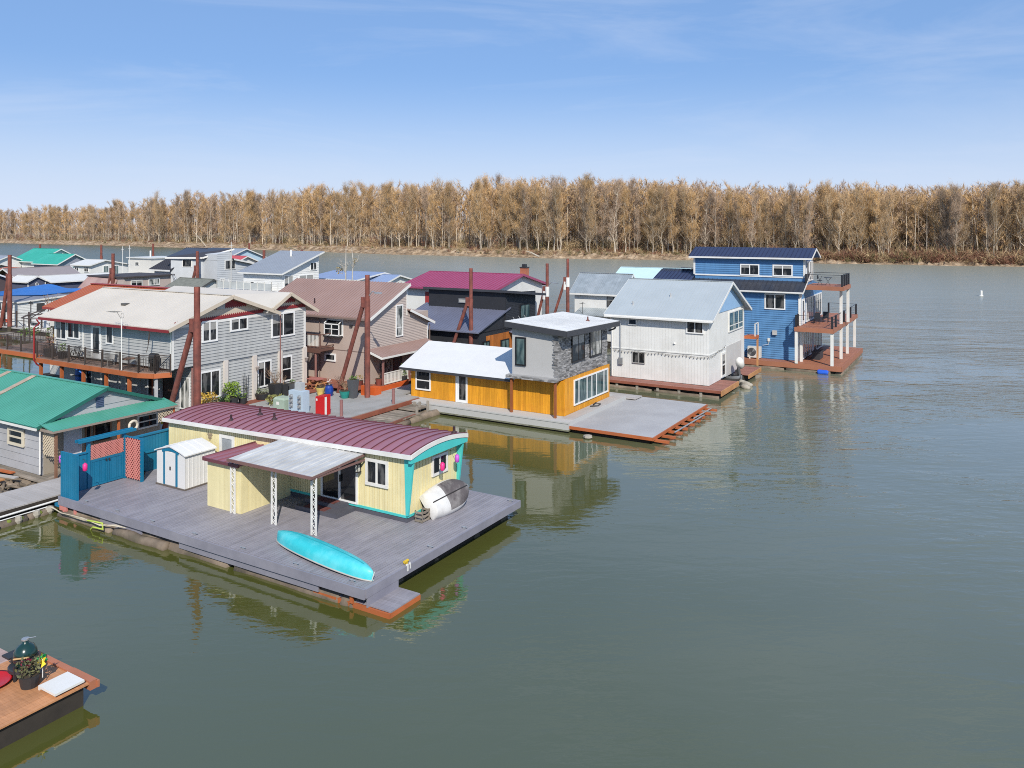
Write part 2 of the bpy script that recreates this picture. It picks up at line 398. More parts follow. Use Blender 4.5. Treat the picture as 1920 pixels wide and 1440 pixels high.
def twigs(mb, c, r, h, n=14, w=.02, mi=0):
    mb.mi = mi
    for _ in range(n):
        a = rnd.uniform(0, 6.28); q = r * rnd.uniform(.3, 1); e = (c[0] + q * math.cos(a), c[1] + q * math.sin(a), c[2] + h * rnd.uniform(.5, 1))
        p = Vector(c).lerp(Vector(e), .5) + Vector((rnd.uniform(-.1, .1) * r, rnd.uniform(-.1, .1) * r, .08 * h)); mb.path([c, p, e], [w, w * .7, w * .3], 4)
        for _ in range(3):
            s_ = p.lerp(Vector(e), rnd.random()); mb.path([s_, s_ + Vector((rnd.uniform(-.3, .3) * r, rnd.uniform(-.3, .3) * r, .3 * h * rnd.random()))], [w * .5, w * .2], 3)
    mb.mi = 0

# ================================================================ THE YELLOW FLOATING HOME
yel = M('yellow_siding', (.76, .67, .38), .5, var=.05, isl=.05, grain=(6, 6, .3), dirt=(.55, .47, .24), da=.25, ds=.5)
aqua = M('aqua_trim', (.07, .52, .50), .45, var=.06)
maroon = M('maroon_metal_roof', (.30, .125, .155), .42, var=.10, vs=.5, isl=.03, dirt=(.36, .20, .22), da=.35, ds=.35)
maroon_d = M('maroon_edge', (.14, .045, .055), .45)
gdeck = M('grey_painted_boards', (.245, .232, .258), .55, var=.08, isl=.10, dirt=(.35, .335, .355), da=.5, ds=.7, grain=(16, 1.2, 4), bump=.1)
gface = M('grey_painted_fascia', (.23, .225, .27), .55, var=.10, dirt=(.32, .31, .34), da=.4)
gskirt = M('charcoal_skirting', (.085, .085, .105), .6, var=.1)
can_m = M('milky_awning_panel', (.52, .515, .50), .45, var=.12, isl=.09, dirt=(.38, .37, .355), da=.45, ds=.8, grain=(8, .6, 1))
Y = T('floating_home', 'pale yellow floating mobile home with maroon barrel roof and aqua trim on a grey deck', 'floating home', (-28, 26, 0))
d = MB(); d.boards(-36.35, -18.15, 20.68, 30.9, .755, .80, 'v', .145, .017, 2)
Y.part('deck', d, gdeck)
d = MB()
d.box(-36.36, -27.95, 20.60, 20.66, .44, .81); d.box(-27.95, -18.12, 20.57, 20.64, .46, .81); d.box(-27.9, -20.3, 20.64, 20.70, .20, .46)
d.box(-18.14, -18.07, 20.64, 30.95, .50, .812); d.box(-18.13, -18.08, 20.70, 22.35, .16, .50); d.box(-36.37, -18.1, 30.9, 30.96, .45, .805); d.box(-36.42, -36.36, 20.62, 30.95, .44, .81)
d.box(-33.3, -30.4, 20.70, 20.76, .12, .42)
Y.part('deck_fascia', d, gface)
d = MB(); d.boards(-19.45, -17.15, 20.80, 22.40, .17, .215, 'u', .15, .008, 0); Y.part('swim_step', d, gdeck)
d = MB(); d.box(-20.6, -19.52, 20.70, 20.78, -.05, .17); d.box(-19.5, -17.15, 20.72, 20.80, -.06, .16); d.box(-18.85, -18.72, 20.66, 20.74, .16, .46); d.box(-17.25, -17.14, 20.8, 22.4, -.05, .165)
Y.part('stringer', d, orange_wood)
d = MB(); d.box(-35.9, -18.6, 21.6, 30.4, -.4, .50)
for i in range(12): d.box(-36 + i * 1.55, -35.85 + i * 1.55, 20.75, 30.7, .3, .74)
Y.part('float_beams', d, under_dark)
floats(Y, -36.3, -18.6, (21.0, 23, 25.5, 28, 30.4), .0, .34); floats(Y, -36.2, -28.6, (20.62,), .04, .20)
HV, HB, UL, UR = 26.2, 29.85, -36.2, -20.75
w = MB(); w.hexa([(UL, HV, 1.0), (UR, HV, 1.0), (UR, HB, 1.0), (UL, HB, 1.0), (UL, HV, 3.22), (UR, HV, 3.62), (UR, HB, 3.62), (UL, HB, 3.22)]); w.vert(FV(HV), [(UL, 1.1), (UR, 1.1), (UR, 3.58), (UL, 3.18)], .14, .022, .022); w.vert(FU(UR), [(HV, 1.1), (HB, 1.1), (HB, 3.5), (HV, 3.5)], .205, .03, .026)
Y.part('wall', w, yel)
Y.part('skirting', MB().box(UL, UR + .02, HV - .02, HB, .78, 1.02), gskirt)
w = MB(); w.box(UL, -20.70, HV - .05, HV, 1.0, 1.10); w.box(UR, UR + .05, HV - .05, HB, 1.0, 1.10)
for vv in (HV, HB - .06): w.poly(FV(vv), [(-20.78, 1.1), (-20.66, 1.1), (-20.36, 3.55), (-20.86, 3.55)], -.05, .05)
w.bar((UL, HV - .03, 3.13), (-20.72, HV - .03, 3.51), .05, .08)
Y.part('trim', w, aqua)
def bow(v, u=-20.33): return 3.70 - .025 * (-20.33 - u) + .24 * (1 - ((v - 28.03) / 2.05) ** 2)
r = MB(); vs_ = [25.98 + 4.1 * i / 14 for i in range(15)]; E0, E1 = -36.35, -20.36
for i in range(14):
    a, b = vs_[i], vs_[i + 1]; r.slab((E0, a, bow(a, E0)), (E1, a, bow(a)), (E1, b, bow(b)), (E0, b, bow(b, E0)), .10)
r.mi = 1  # seams in darker maroon, rib shadow partly put into their colour
for k in range(31):
    u = -36.3 + 15.9 * k / 30
    for i in range(14):
        a, b = vs_[i], vs_[i + 1]; r.bar((u, a, bow(a, u) + .02), (u, b, bow(b, u) + .02), .020, .048)
Y.part('roof', r, [maroon, maroon_d])
f = MB(); f.hexa([(-36.38, 25.91, 3.12), (-20.33, 25.91, 3.52), (-20.33, 25.98, 3.52), (-36.38, 25.98, 3.12), (-36.38, 25.91, 3.30), (-20.33, 25.91, 3.70), (-20.33, 25.98, 3.70), (-36.38, 25.98, 3.30)])
for i in range(14):
    a, b = vs_[i], vs_[i + 1]; f.hexa([(-20.36, a, bow(a) - .17), (-20.31, a, bow(a) - .17), (-20.31, b, bow(b) - .17), (-20.36, b, bow(b) - .17), (-20.36, a, bow(a) + .01), (-20.31, a, bow(a) + .01), (-20.31, b, bow(b) + .01), (-20.36, b, bow(b) + .01)])
Y.part('fascia', f, white)
f = MB()
for i in range(14):
    a, b = vs_[i], vs_[i + 1]; f.hexa([(-20.50, a, 3.34), (-20.35, a, 3.34), (-20.35, b, 3.34), (-20.50, b, 3.34), (-20.50, a, bow(a) - .12), (-20.35, a, bow(a) - .16), (-20.35, b, bow(b) - .16), (-20.50, b, bow(b) - .12)])
Y.part('end_trim', f, aqua)
for (u, v, z) in ((-32.1, 26.7, 3.48), (-31.4, 27.9, 3.64), (-29.95, 27.5, 3.66), (-20.55, 29.3, 3.82)):
    Y.part('vent_pipe', MB().lathe((u, v, z), [(.16, 0), (.16, .03), (.07, .12), (.055, .16), (.055, .34), (.0, .34)], 10), M('vent_rubber', (.035, .015, .018), .6))
# annex box beside the porch
w = MB(); w.box(-29.6, -27.45, 23.35, HV - .03, .8, 2.85); w.vert(FU(-27.45), [(23.35, .8), (26.15, .8), (26.15, 2.85), (23.35, 2.85)], .4, .015, .012); w.vert(FV(23.35), [(-29.6, .8), (-27.45, .8), (-27.45, 2.85), (-29.6, 2.85)], 1.1, .012, .01)
Y.part('annex', w, yel)
r = MB(); A, B, C, D = (-29.66, 23.2, 2.93), (-27.4, 23.2, 2.93), (-27.4, 26.15, 2.86), (-29.66, 26.15, 2.86); r.slab(A, B, C, D, .06); r.ribs(A, B, C, D, .42, .03, .05)
Y.part('annex_roof', r, maroon)
Y.part('annex_fascia', MB().box(-29.68, -27.38, 23.14, 23.2, 2.82, 2.95).box(-29.72, -29.66, 23.16, 26.1, 2.84, 2.98), maroon_d)
# porch awning
r = MB(); k = 14
for i in range(k):
    u0 = -27.78 + 4.83 * i / k; u1 = u0 + 4.83 / k
    r.slab((u0 + .012, 22.95, 3.22), (u1 - .012, 22.95, 3.22), (u1 - .012, 26.12, 3.40), (u0 + .012, 26.12, 3.40), .05); r.bar((u1, 22.95, 3.225), (u1, 26.12, 3.405), .03, .045)
Y.part('awning', r, can_m)
f = MB(); f.bar((-27.81, 22.92, 3.17), (-22.9, 22.92, 3.17), .06, .12); f.bar((-27.79, 22.92, 3.15), (-27.79, 26.1, 3.33), .04, .08); f.bar((-22.94, 22.92, 3.15), (-22.94, 26.1, 3.33), .04, .09)
for i in range(5): f.box(-27.75 + i * 1.19, -27.7 + i * 1.19, 22.95, 26.1, 3.06, 3.14)
Y.part('awning_frame', f, M('brown_gutter', (.19, .105, .095), .5))
for u in (-27.82, -25.33, -23.08):
    p = MB(); h0, h1 = .8, 3.08
    for du in (-.12, .12): p.box(u + du - .03, u + du + .03, 23.20, 23.26, h0, h1)
    n = 16
    for i in range(n):
        z0_, z1_ = h0 + (h1 - h0) * i / n, h0 + (h1 - h0) * (i + 1) / n; s_ = 1 if i % 2 else -1
        p.path([(u - .1 * s_, 23.23, z0_), (u - .02 * s_, 23.23, (z0_ + z1_) / 2 - .03), (u + .02 * s_, 23.23, (z0_ + z1_) / 2 + .03), (u + .1 * s_, 23.23, z1_)], .014, 5)
    for i in range(0, n, 4): p.torus((u, 23.23, h0 + .14 + (h1 - h0) * i / n), .055, .011, 'v', 12, 5)
    Y.part('porch_post', p, white)
# openings
window(Y, FV(HV), -22.95, -21.70, 2.06, 3.20, white, fw=.13, mv=(.5,))
window(Y, FU(UR), 27.85, 29.0, 2.26, 3.12, white, fw=.11, mv=(.5,))
window(Y, FV(HV), -32.25, -31.20, 1.75, 2.98, white, M('frosted_glass', (.28, .30, .32), .25, var=.15), fw=.16)
sl = MB(); F_ = FV(HV)
for a in (-25.55, -24.5, -23.5): sl.rect(F_, a, a + .11, 1.1, 3.15, 0, .07)
sl.rect(F_, -25.44, -23.5, 3.05, 3.15, 0, .07).rect(F_, -25.44, -23.5, 1.1, 1.18, 0, .085)
dr = Y.part('sliding_door', sl, vinyl); Y.part('pane', MB().rect(F_, -25.44, -23.45, 1.18, 3.05, .01, .035), glassm, dr); Y.part('handle', MB().box(-24.40, -24.36, 26.07, 26.13, 1.95, 2.25), dark_metal, dr)
st = MB(); st.box(-25.95, -23.55, 25.0, 26.15, .8, .97); st.box(-25.95, -23.9, 25.55, 26.15, .97, 1.12); Y.part('step', st, gskirt)
st = MB(); st.box(-30.6, -29.62, 24.9, 25.9, .8, 1.0); st.box(-30.2, -29.62, 25.2, 25.9, 1.0, 1.15); Y.part('step', st, gskirt)
for (v0, v1, z) in ((25.05, 25.5, .97), (25.62, 26.05, 1.12)): one('door_mat', 'reddish brown door mat on the %s step below the sliding glass door' % ('lower' if z < 1 else 'upper'), 'door mat', MB().box(-25.5, -24.3, v0, v1, z, z + .018), M('mat_fibre', (.13, .04, .035), .95, var=.5, vs=9), (-24.9, 25.3, z), 'door mats')
lm = MB(); lm.box(-23.32, -23.18, 26.08, 26.14, 2.75, 2.95); lm.box(-23.36, -23.14, 25.9, 26.1, 2.55, 2.60); lm.lathe((-23.25, 25.98, 2.90), [(.14, 0), (.06, .08), (.0, .12)], 8)
for a in (-.09, .09):
    for b in (-.09, .09): lm.box(-23.25 + a - .012, -23.25 + a + .012, 25.98 + b - .012, 25.98 + b + .012, 2.58, 2.91)
ln = Y.part('wall_lantern', lm, dark_metal); Y.part('glass', MB().box(-23.32, -23.18, 25.91, 26.05, 2.6, 2.88), M('lantern_glass', (.55, .55, .5), .2), ln)
bf = MB()
for (du, dz, s_) in ((-.1, .09, .1), (.1, .09, .1), (-.07, -.06, .07), (.07, -.06, .07)): bf.poly(F_, [(-33.0 + du - s_, 2.75 + dz), (-33.0 + du, 2.75 + dz - s_), (-33.0 + du + s_, 2.75 + dz), (-33.0 + du, 2.75 + dz + s_)], .02, .04)
bf.rect(F_, -33.02, -32.98, 2.55, 2.9, .02, .05); Y.part('wall_ornament', bf, M('tin_ornament', (.30, .24, .16), .5))
cl = MB()
for (u, v) in ((-34.6, 20.85), (-32.3, 20.85), (-29.9, 20.85), (-27.2, 20.85), (-24.4, 20.85), (-21.6, 20.85), (-18.9, 20.85), (-18.35, 24.6), (-18.35, 26.9), (-18.4, 30.6)):
    cl = MB(); cl.tube((u - .14, v, .87), (u + .14, v, .87), .02, n=6); cl.box(u - .05, u + .05, v - .03, v + .03, .8, .86); Y.part('cleat', cl, steel)

# ---- things standing on the yellow home's deck
shed_w = M('shed_metal', (.70, .69, .67), .4, var=.05, dirt=(.5, .48, .45), da=.25)
shed_b = M('shed_blue_trim', (.012, .16, .28), .45, var=.06)
t = T('garden_shed', 'small white metal garden shed with blue trimmed door standing on the grey deck', 'shed', (-33.2, 24.9, .8))
u0, u1, v0, v1 = -34.18, -32.12, 24.08, 25.75
w = MB(); w.box(u0, u1, v0, v1, .86, 2.48)
for i in range(9): v = v0 + (v1 - v0) * i / 8; w.box(u1, u1 + .02, v - .012, v + .012, .88, 2.46)
arch = [(u0, 2.46)] + [(u0 + (u1 - u0) * i / 10, 2.46 + .26 * math.sin(math.pi * i / 10)) for i in range(11)] + [(u1, 2.46)]
w.poly(FV(v0), arch, -.02, .0); t.part('wall', w, shed_w)
t.part('base', MB().box(u0 - .04, u1 + .04, v0 - .04, v1, .8, .87), M('shed_base', (.12, .10, .085), .8))
r = MB(); k = 12
for i in range(k):
    a, b = u0 - .1 + (u1 - u0 + .2) * i / k, u0 - .1 + (u1 - u0 + .2) * (i + 1) / k; z = lambda q: 2.44 + .32 * (1 - abs(2 * min(1, max(0, (q - u0 + .1) / (u1 - u0 + .2))) - 1)) ** .8
    r.slab((a, v0 - .08, z(a)), (b, v0 - .08, z(b)), (b, v1 + .05, z(b)), (a, v1 + .05, z(a)), .05)
for i in range(1, 4): v = v0 + (v1 - v0) * i / 4; [r.bar((u0 - .1 + (u1 - u0 + .2) * j / 12, v, z(u0 - .1 + (u1 - u0 + .2) * j / 12) + .01), (u0 - .1 + (u1 - u0 + .2) * (j + 1) / 12, v, z(u0 - .1 + (u1 - u0 + .2) * (j + 1) / 12) + .01), .03, .02) for j in range(12)]
t.part('roof', r, shed_w)
tr = MB(); tr.rect(FV(v0), u0 + .52, u0 + .64, .9, 2.42, 0, .035).rect(FV(v0), u0 + 1.42, u0 + 1.54, .9, 2.42, 0, .035)
ar = [(u0 + .42 + 1.2 * i / 8, 2.43 + .20 * math.sin(math.pi * (.12 + .76 * i / 8))) for i in range(9)] + [(u0 + 1.62 - 1.2 * i / 8, 2.34 + .16 * math.sin(math.pi * (.12 + .76 * (8 - i) / 8))) for i in range(9)]
tr.poly(FV(v0), ar, 0, .03); t.part('door_trim', tr, shed_b)
dd = t.part('door', MB().rect(FV(v0), u0 + .64, u0 + 1.42, .9, 2.44, 0, .022), shed_w); t.part('handle', MB().rect(FV(v0), u0 + 1.0, u0 + 1.07, 1.62, 1.78, .02, .05), dark_metal, dd)

teal = M('turquoise_blue_fence_paint', (.004, .155, .285), .5, var=.08, isl=.06, dirt=(.02, .20, .33), da=.35)
salmon = M('salmon_lattice', (.58, .22, .19), .6, var=.08); lat_red = M('red_backing', (.30, .012, .014), .7)
def lattice(mb, face, a0, a1, z0, z1, step=.14, w=.05, o=.0, th=.012):
    L = z1 - z0; pg = [(a0, z0), (a1, z0), (a1, z1), (a0, z1)]
    for sg in (1, -1):
        c = a0 - L if sg > 0 else a0
        while c < (a1 if sg > 0 else a1 + L):
            p, q = ((c, z0), (c + L, z1)) if sg > 0 else ((c, z0), (c - L, z1))
            lo, hi = 0., 1.
            for val, ge in ((a0, True), (a1, False)):
                dx = q[0] - p[0]; tt = (val - p[0]) / dx
                if (dx > 0) == ge: lo = max(lo, tt)
                else: hi = min(hi, tt)
            if hi > lo + .03:
                P_ = (p[0] + (q[0] - p[0]) * lo, p[1] + L * lo); Q_ = (p[0] + (q[0] - p[0]) * hi, p[1] + L * hi); n_ = w * .354
                mb.poly(face, [(P_[0] - n_, P_[1] + sg * n_), (P_[0] + n_, P_[1] - sg * n_), (Q_[0] + n_, Q_[1] - sg * n_), (Q_[0] - n_, Q_[1] + sg * n_)], o if sg > 0 else o + th + .001, o + th if sg > 0 else o + 2 * th)
            c += step
    return mb
t = T('gate_fence', 'turquoise blue board fence and double gate with salmon lattice panels on the deck corner', 'fence', (-36.3, 22.9, .8))
w = MB(); fu = FU(-36.36)
w.rect(FV(20.72), -36.36, -35.05, .8, 2.84, -.06, 0); w.vert(FV(20.72), [(-36.36, .8), (-35.05, .8), (-35.05, 2.84), (-36.36, 2.84)], .16, .012, .014); t.part('screen_panel', w, teal)
w = MB(); w.rect(fu, 20.72, 22.0, .8, 2.48, 0, .05); w.vert(FU(-36.31), [(20.76, .8), (22.0, .8), (22.0, 2.46), (20.76, 2.46)], .16, .012, .014); w.box(-36.4, -36.25, 20.7, 22.0, 2.48, 2.54); t.part('fence_panel', w, teal); w = MB()
w.rect(fu, 23.85, 26.6, .8, 2.62, 0, .05); w.vert(FU(-36.31), [(23.9, .8), (26.6, .8), (26.6, 2.6), (23.9, 2.6)], .16, .012, .014); w.box(-36.42, -36.24, 23.85, 26.6, 2.62, 2.70); w.box(-36.28, -36.22, 24, 26.6, 1.75, 1.84)
t.part('fence_panel', w, teal)
for v in (22.0, 23.82): t.part('post', MB().box(-36.42, -36.26, v - .06, v + .06, .8, 3.02), teal)
po = MB(); po.box(-35.12, -35.02, 23.84, 23.96, .8, 2.9); po.box(-36.3, -35.1, 23.86, 23.94, 2.80, 2.86); t.part('post', po, teal)
b = MB()
for u in (-36.47, -36.19): b.box(u - .03, u + .03, 21.45, 24.35, 3.02, 3.16)
b.boards(-36.42, -36.24, 21.5, 24.3, 3.10, 3.13, 'v', .09, .02, 0); t.part('overhead_beam', b, teal)
for (a0, a1) in ((22.07, 22.92), (22.93, 23.75)):
    g = MB(); g.rect(fu, a0, a1, .84, 2.08, 0, .04); g.vert(FU(-36.32), [(a0 + .1, .95), (a1 - .1, .95), (a1 - .1, 1.98), (a0 + .1, 1.98)], .12, .01, .008)
    for z in (.84, 1.98): g.rect(FU(-36.32), a0, a1, z, z + .1, 0, .025)
    for a in (a0, a1 - .09): g.rect(FU(-36.32), a, a + .09, .94, 1.98, 0, .025)
    gd = t.part('gate_door', g, teal); t.part('handle', MB().box(-36.29, -36.25, a1 - .1 if a0 < 22.5 else a0 + .04, (a1 - .1 if a0 < 22.5 else a0 + .04) + .06, 1.9, 2.0), dark_metal, gd)
    pn = MB(); lattice(pn, FU(-36.31), a0, a1, 2.12, 2.78, .12, .045); t.part('lattice_panel', pn, salmon); t.part('lattice_backing', MB().rect(FU(-36.36), a0, a1, 2.12, 2.78, 0, .012), M('faded_salmon', (.30, .12, .11), .7, var=.25, vs=5))
pn = MB(); lattice(pn, FV(23.84), -36.24, -35.12, .86, 2.8, .19, .062); t.part('lattice_panel', pn, salmon); t.part('lattice_backing', MB().rect(FV(23.90), -36.24, -35.12, .86, 2.8, 0, .012), lat_red)
pk = M('pink_paper', (.80, .03, .22), .5, var=.05); pu = M('lilac_paper', (.50, .10, .55), .5, var=.05)
def lantern(label, c, m, off):
    t = T('lantern', label, 'lantern', c, 'small hanging lanterns')
    h = MB(); h.path([(c[0] - off[0], c[1] - off[1], c[2] + .30), (c[0] - off[0] * .5, c[1] - off[1] * .5, c[2] + .36), (c[0], c[1], c[2] + .28), (c[0], c[1], c[2] + .2)], .012, 5); t.part('hook', h, dark_metal)
    t.part('shade', MB().lathe(c, [(.04, -.17), (.095, -.14), (.10, 0), (.095, .14), (.04, .17)], 12), m, smooth=True)
    t.part('cap', MB().lathe((c[0], c[1], c[2] + .165), [(.055, 0), (.045, .03), (.0, .035)], 8), m)
lantern('bright pink lantern hanging in front of the sliding window on the yellow end wall', (-20.28, 28.05, 2.72), pk, (.4, 0))
lantern('lilac lantern hanging beside the window on the yellow end wall', (-20.28, 29.15, 2.80), pu, (.4, 0))
lantern('bright pink lantern hanging on the inner side of the turquoise fence', (-34.85, 20.95, 2.28), pk, (.2, 0))
lantern('lilac lantern hanging outside the left end of the turquoise fence', (-36.55, 20.85, 2.42), pu, (-.15, -.1))

canoe_m = M('turquoise_canoe_paint', (.035, .50, .55), .42, var=.07, dirt=(.22, .66, .70), da=.5, ds=1.2)
def hull(mb, L, B, D, n=22, m=12, bow=.35, stern=None, full=.55, rocker=.1):
    """half-ellipse hull lying keel up along x, its gunwale near z=0"""
    vs, fs = [], []
    for i in range(n + 1):
        x = -L / 2 + L * i / n; q = abs(2 * i / n - 1)
        if stern is not None and i / n > .5: hw = B / 2 * (1 - (1 - stern) * q ** 2.2)
        else: hw = B / 2 * max(.012, (1 - q ** 2.4)) ** full
        h = D * (1 - rocker * q ** 2) * (1 if (stern is not None and i / n > .5) else (1 - .35 * q ** 6)); sheer = .14 * D * q ** 3
        for j in range(m + 1):
            a = math.pi * j / m; c_, s_ = math.cos(a), math.sin(a)
            vs.append((x, hw * math.copysign(abs(c_) ** .75, c_), -sheer * (1 - s_) + h * abs(s_) ** .72))
    for i in range(n):
        for j in range(m): fs.append((i * (m + 1) + j, i * (m + 1) + j + 1, (i + 1) * (m + 1) + j + 1, (i + 1) * (m + 1) + j))
    fs.append(tuple(n * (m + 1) + j for j in range(m + 1))); mb.add(vs, fs); return vs
def place(mb, M4):
    mb.v = [tuple(M4 @ Vector(p)) for p in mb.v]; return mb
from mathutils import Matrix
cn = Vector((-21.18, 21.74, .87)); ang = math.atan2(21.25 - 22.2, -18.3 + 23.9)
M4 = Matrix.Translation(cn) @ Matrix.Rotation(ang, 4, 'Z') @ Matrix.Rotation(math.radians(-5), 4, 'X')
t = T('canoe', 'turquoise canoe lying upside down on the grey deck edge', 'canoe', (-21.1, 21.72, .8))
h = MB(); hv = hull(h, 5.75, 1.04, .46, rocker=.12, full=.62); place(h, M4); t.part('hull', h, canoe_m, smooth=True)
g = MB()
for sgn in (0, 12): g.path([M4 @ Vector(hv[i * 13 + sgn]) for i in range(23)], .028, 6)
t.part('gunwale', g, M('canoe_gunwale', (.42, .40, .36), .6))
k = MB(); k.path([M4 @ (Vector(hv[i * 13 + 6]) + Vector((0, 0, .004))) for i in range(3, 21)], .016, 6); t.part('keel', k, M('canoe_keel', (.02, .30, .34), .5))
k = MB(); k.path([M4 @ Vector(hv[22 * 13 + 12]), M4 @ Vector((2.90, 0, .1)), M4 @ Vector((2.92, .03, .25))], .02, 6); t.part('end_cap', k, M('canoe_cap', (.5, .52, .5), .5))

dw = M('dinghy_white', (.68, .67, .65), .5, var=.06, dirt=(.35, .33, .3), da=.4, ds=1.5); dg = M('dinghy_bottom_paint', (.10, .085, .085), .7, var=.2, dirt=(.42, .40, .38), da=.55, ds=1.6)
t = T('dinghy', 'small white dinghy with worn grey bottom leaning on the yellow end wall', 'dinghy', (-20.2, 28.6, .8))
M4 = Matrix.Translation((-20.28, 28.3, 1.30)) @ Matrix.Rotation(math.radians(90), 4, 'Z') @ Matrix.Rotation(math.radians(50), 4, 'X') @ Matrix.Rotation(math.radians(-4), 4, 'Y') @ Matrix.Scale(-1, 4, (1, 0, 0))
h = MB(); hv = hull(h, 2.6, 1.42, .50, n=24, m=16, stern=.78, full=.62, rocker=.05)
nf = len(h.f); h.m = []
for i in range(24):
    for j in range(16): h.m.append(1 if (3 <= j < 13 and 1 <= i < 16) else 0)
h.m.append(0); place(h, M4); t.part('hull', h, [dw, dg], smooth=True)
g = MB()
for sgn in (0, 16): g.path([M4 @ Vector(hv[i * 17 + sgn]) for i in range(25)], .03, 6)
t.part('rub_rail', g, M('dinghy_rail', (.30, .28, .25), .6))
k = MB(); k.path([M4 @ (Vector(hv[i * 17 + 8]) + Vector((0, 0, .01))) for i in range(2, 25)], .025, 5); t.part('keel', k, M('keel_dark', (.035, .03, .03), .6))
cr = MB()
for z in (.83, 1.0, 1.17):
    cr.box(-20.55, -20.15, 26.45, 26.49, z, z + .07); cr.box(-20.55, -20.15, 26.95, 26.99, z, z + .07); cr.box(-20.19, -20.15, 26.49, 26.95, z, z + .07)
for u in (-20.55, -20.19):
    for v in (26.47, 26.93): cr.box(u, u + .04, v, v + .04, .8, 1.28)
one('wooden_crate', 'grey weathered slatted crate wedged beside the white dinghy', 'crate', cr, old_wood, (-20.35, 26.7, .8))
c = MB(); c.tube((-18.25, 22.88, .89), (-18.25, 23.10, .89), .055, n=10); c.box(-18.30, -18.2, 22.94, 23.04, .8, .86); c.mi = 1; c.box(-18.12, -18.06, 22.82, 22.90, .62, .86).box(-18.12, -18.06, 22.98, 23.04, .66, .86); c.mi = 0
one('mooring_cleat', 'yellow capped mooring cleat on the right edge of the grey deck', 'cleat', c, [M('yellow_cap', (.62, .42, .03), .5), white], (-18.28, 23, .8))
hb = MB()
for i in range(5): hb.torus((-36.0 + .05 * i, 24.4, .84 + .04 * i), .2 - .01 * i, .03, 'z', 16, 6)
one('hose_coil', 'dark coiled hose behind the red lattice panel', 'hose', hb, M('dark_rubber', (.015, .015, .018), .5), (-36, 24.4, .8))
# ================================================================ GREEN ROOFED FLOATHOUSE (left)
green_m = M('green_metal_roof', (.075, .30, .225), .42, var=.10, vs=.4, isl=.04, dirt=(.09, .32, .25), da=.5, ds=.4)
grey_sid = M('pale_grey_siding', (.40, .40, .415), .6, var=.07, dirt=(.28, .26, .24), da=.4, ds=.7)
t = T('floathouse', 'low grey floathouse with ribbed green metal roof and lattice porch beside the plank walkway', 'floating home', (-45, 26, 0))
gable(t, 'u', -58, -41.25, 22.5, 29.3, 25.9, .5, 3.02, 3.02, 4.27, grey_sid, green_m, so1=.22, to0=.35, to1=.35, rib=.22, rw=.03, rh=.022, siding='lap', board=.42, fh=.14, fascia=M('green_trim', (.02, .13, .10), .5))
g = MB(); g.box(-58, -41, 22.10, 22.16, 2.84, 2.97); g.tube((-41.12, 22.38, .6), (-41.12, 22.38, 2.9), .045, n=8); t.part('gutter', g, white)
s_ = MB(); sl = (4.27 - 3.02) / 3.4
for u in (-48.0, -50.7): s_.slab((u - .22, 22.2, 4.415 - sl * 3.7), (u + .22, 22.2, 4.415 - sl * 3.7), (u + .22, 25.85, 4.425), (u - .22, 25.85, 4.425), .02)
t.part('roof_strip', s_, M('weathered_roof_strip', (.42, .34, .26), .7, var=.25, vs=3, dirt=(.28, .20, .14), da=.6))
b = MB(); b.rect(FU(-41.23), 25.38, 25.82, 3.36, 3.90, 0, .03)
for i in range(5): b.rect(FU(-41.20), 25.42, 25.78, 3.42 + i * .095, 3.46 + i * .095, 0, .03)
t.part('louvre_vent', b, M('louvre_blue', (.08, .11, .19), .5))
c = MB(); A, B, C, D = (-39.95, 22.35, 2.90), (-39.95, 29.45, 2.90), (-41.2, 29.45, 3.16), (-41.2, 22.35, 3.16); c.slab(A, B, C, D, .05); c.ribs(A, B, C, D, .22, .03, .022)
t.part('porch_roof', c, green_m); t.part('porch_fascia', MB().box(-39.95, -39.91, 22.35, 29.45, 2.79, 2.89).box(-41.2, -39.95, 22.32, 22.36, 2.80, 2.93), M('tan_gutter', (.30, .24, .20), .6))
brown_post = M('brown_post', (.22, .115, .07), .7, var=.2)
for (v, mt) in ((22.6, brown_post), (25.95, orange_wood), (29.3, orange_wood)): t.part('porch_post', MB().box(-40.14, -40.03, v - .055, v + .055, .5, 2.86), mt)
l = MB(); lattice(l, FV(22.56), -41.15, -40.14, 1.55, 2.8, .17, .05); t.part('porch_lattice', l, M('cream_lattice', (.55, .46, .34), .7)); l = MB(); lattice(l, FU(-40.06), 28.3, 29.25, 2.1, 2.8, .17, .05); t.part('porch_lattice', l, M('cream_lattice', (.55, .46, .34), .7))
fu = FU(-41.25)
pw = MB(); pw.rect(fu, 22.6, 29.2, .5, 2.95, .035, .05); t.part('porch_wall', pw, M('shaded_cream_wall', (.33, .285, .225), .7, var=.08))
door(t, FU(-41.2), 23.6, 24.55, .6, 2.62, vinyl, M('pale_door', (.55, .57, .62), .5), glass=None)
window(t, FU(-41.2), 25.2, 26.2, 1.5, 2.58, brown_post, fw=.08); window(t, FU(-41.2), 27.75, 29.05, 1.66, 2.46, vinyl, fw=.10, mh=(.5,)); window(t, FU(-41.2), 24.75, 25.05, 1.0, 2.6, brown_post, fw=.05)
window(t, FV(22.47), -44.22, -42.72, 1.72, 2.60, M('cream_frame', (.62, .56, .44), .6), fw=.14, mh=(.5,))
d = MB(); d.boards(-58, -40.0, 21.9, 22.45, .42, .5, 'u', .15, .01, 2); d.boards(-41.2, -40.0, 22.5, 29.4, .42, .5, 'v', .15, .01, 1); t.part('deck', d, old_wood)
d = MB(); d.box(-58, -41.2, 22.4, 29.6, -.3, .42); t.part('float_base', d, under_dark)
floats(t, -57, -40.3, (20.6, 21.3, 22.0), .06, .28)
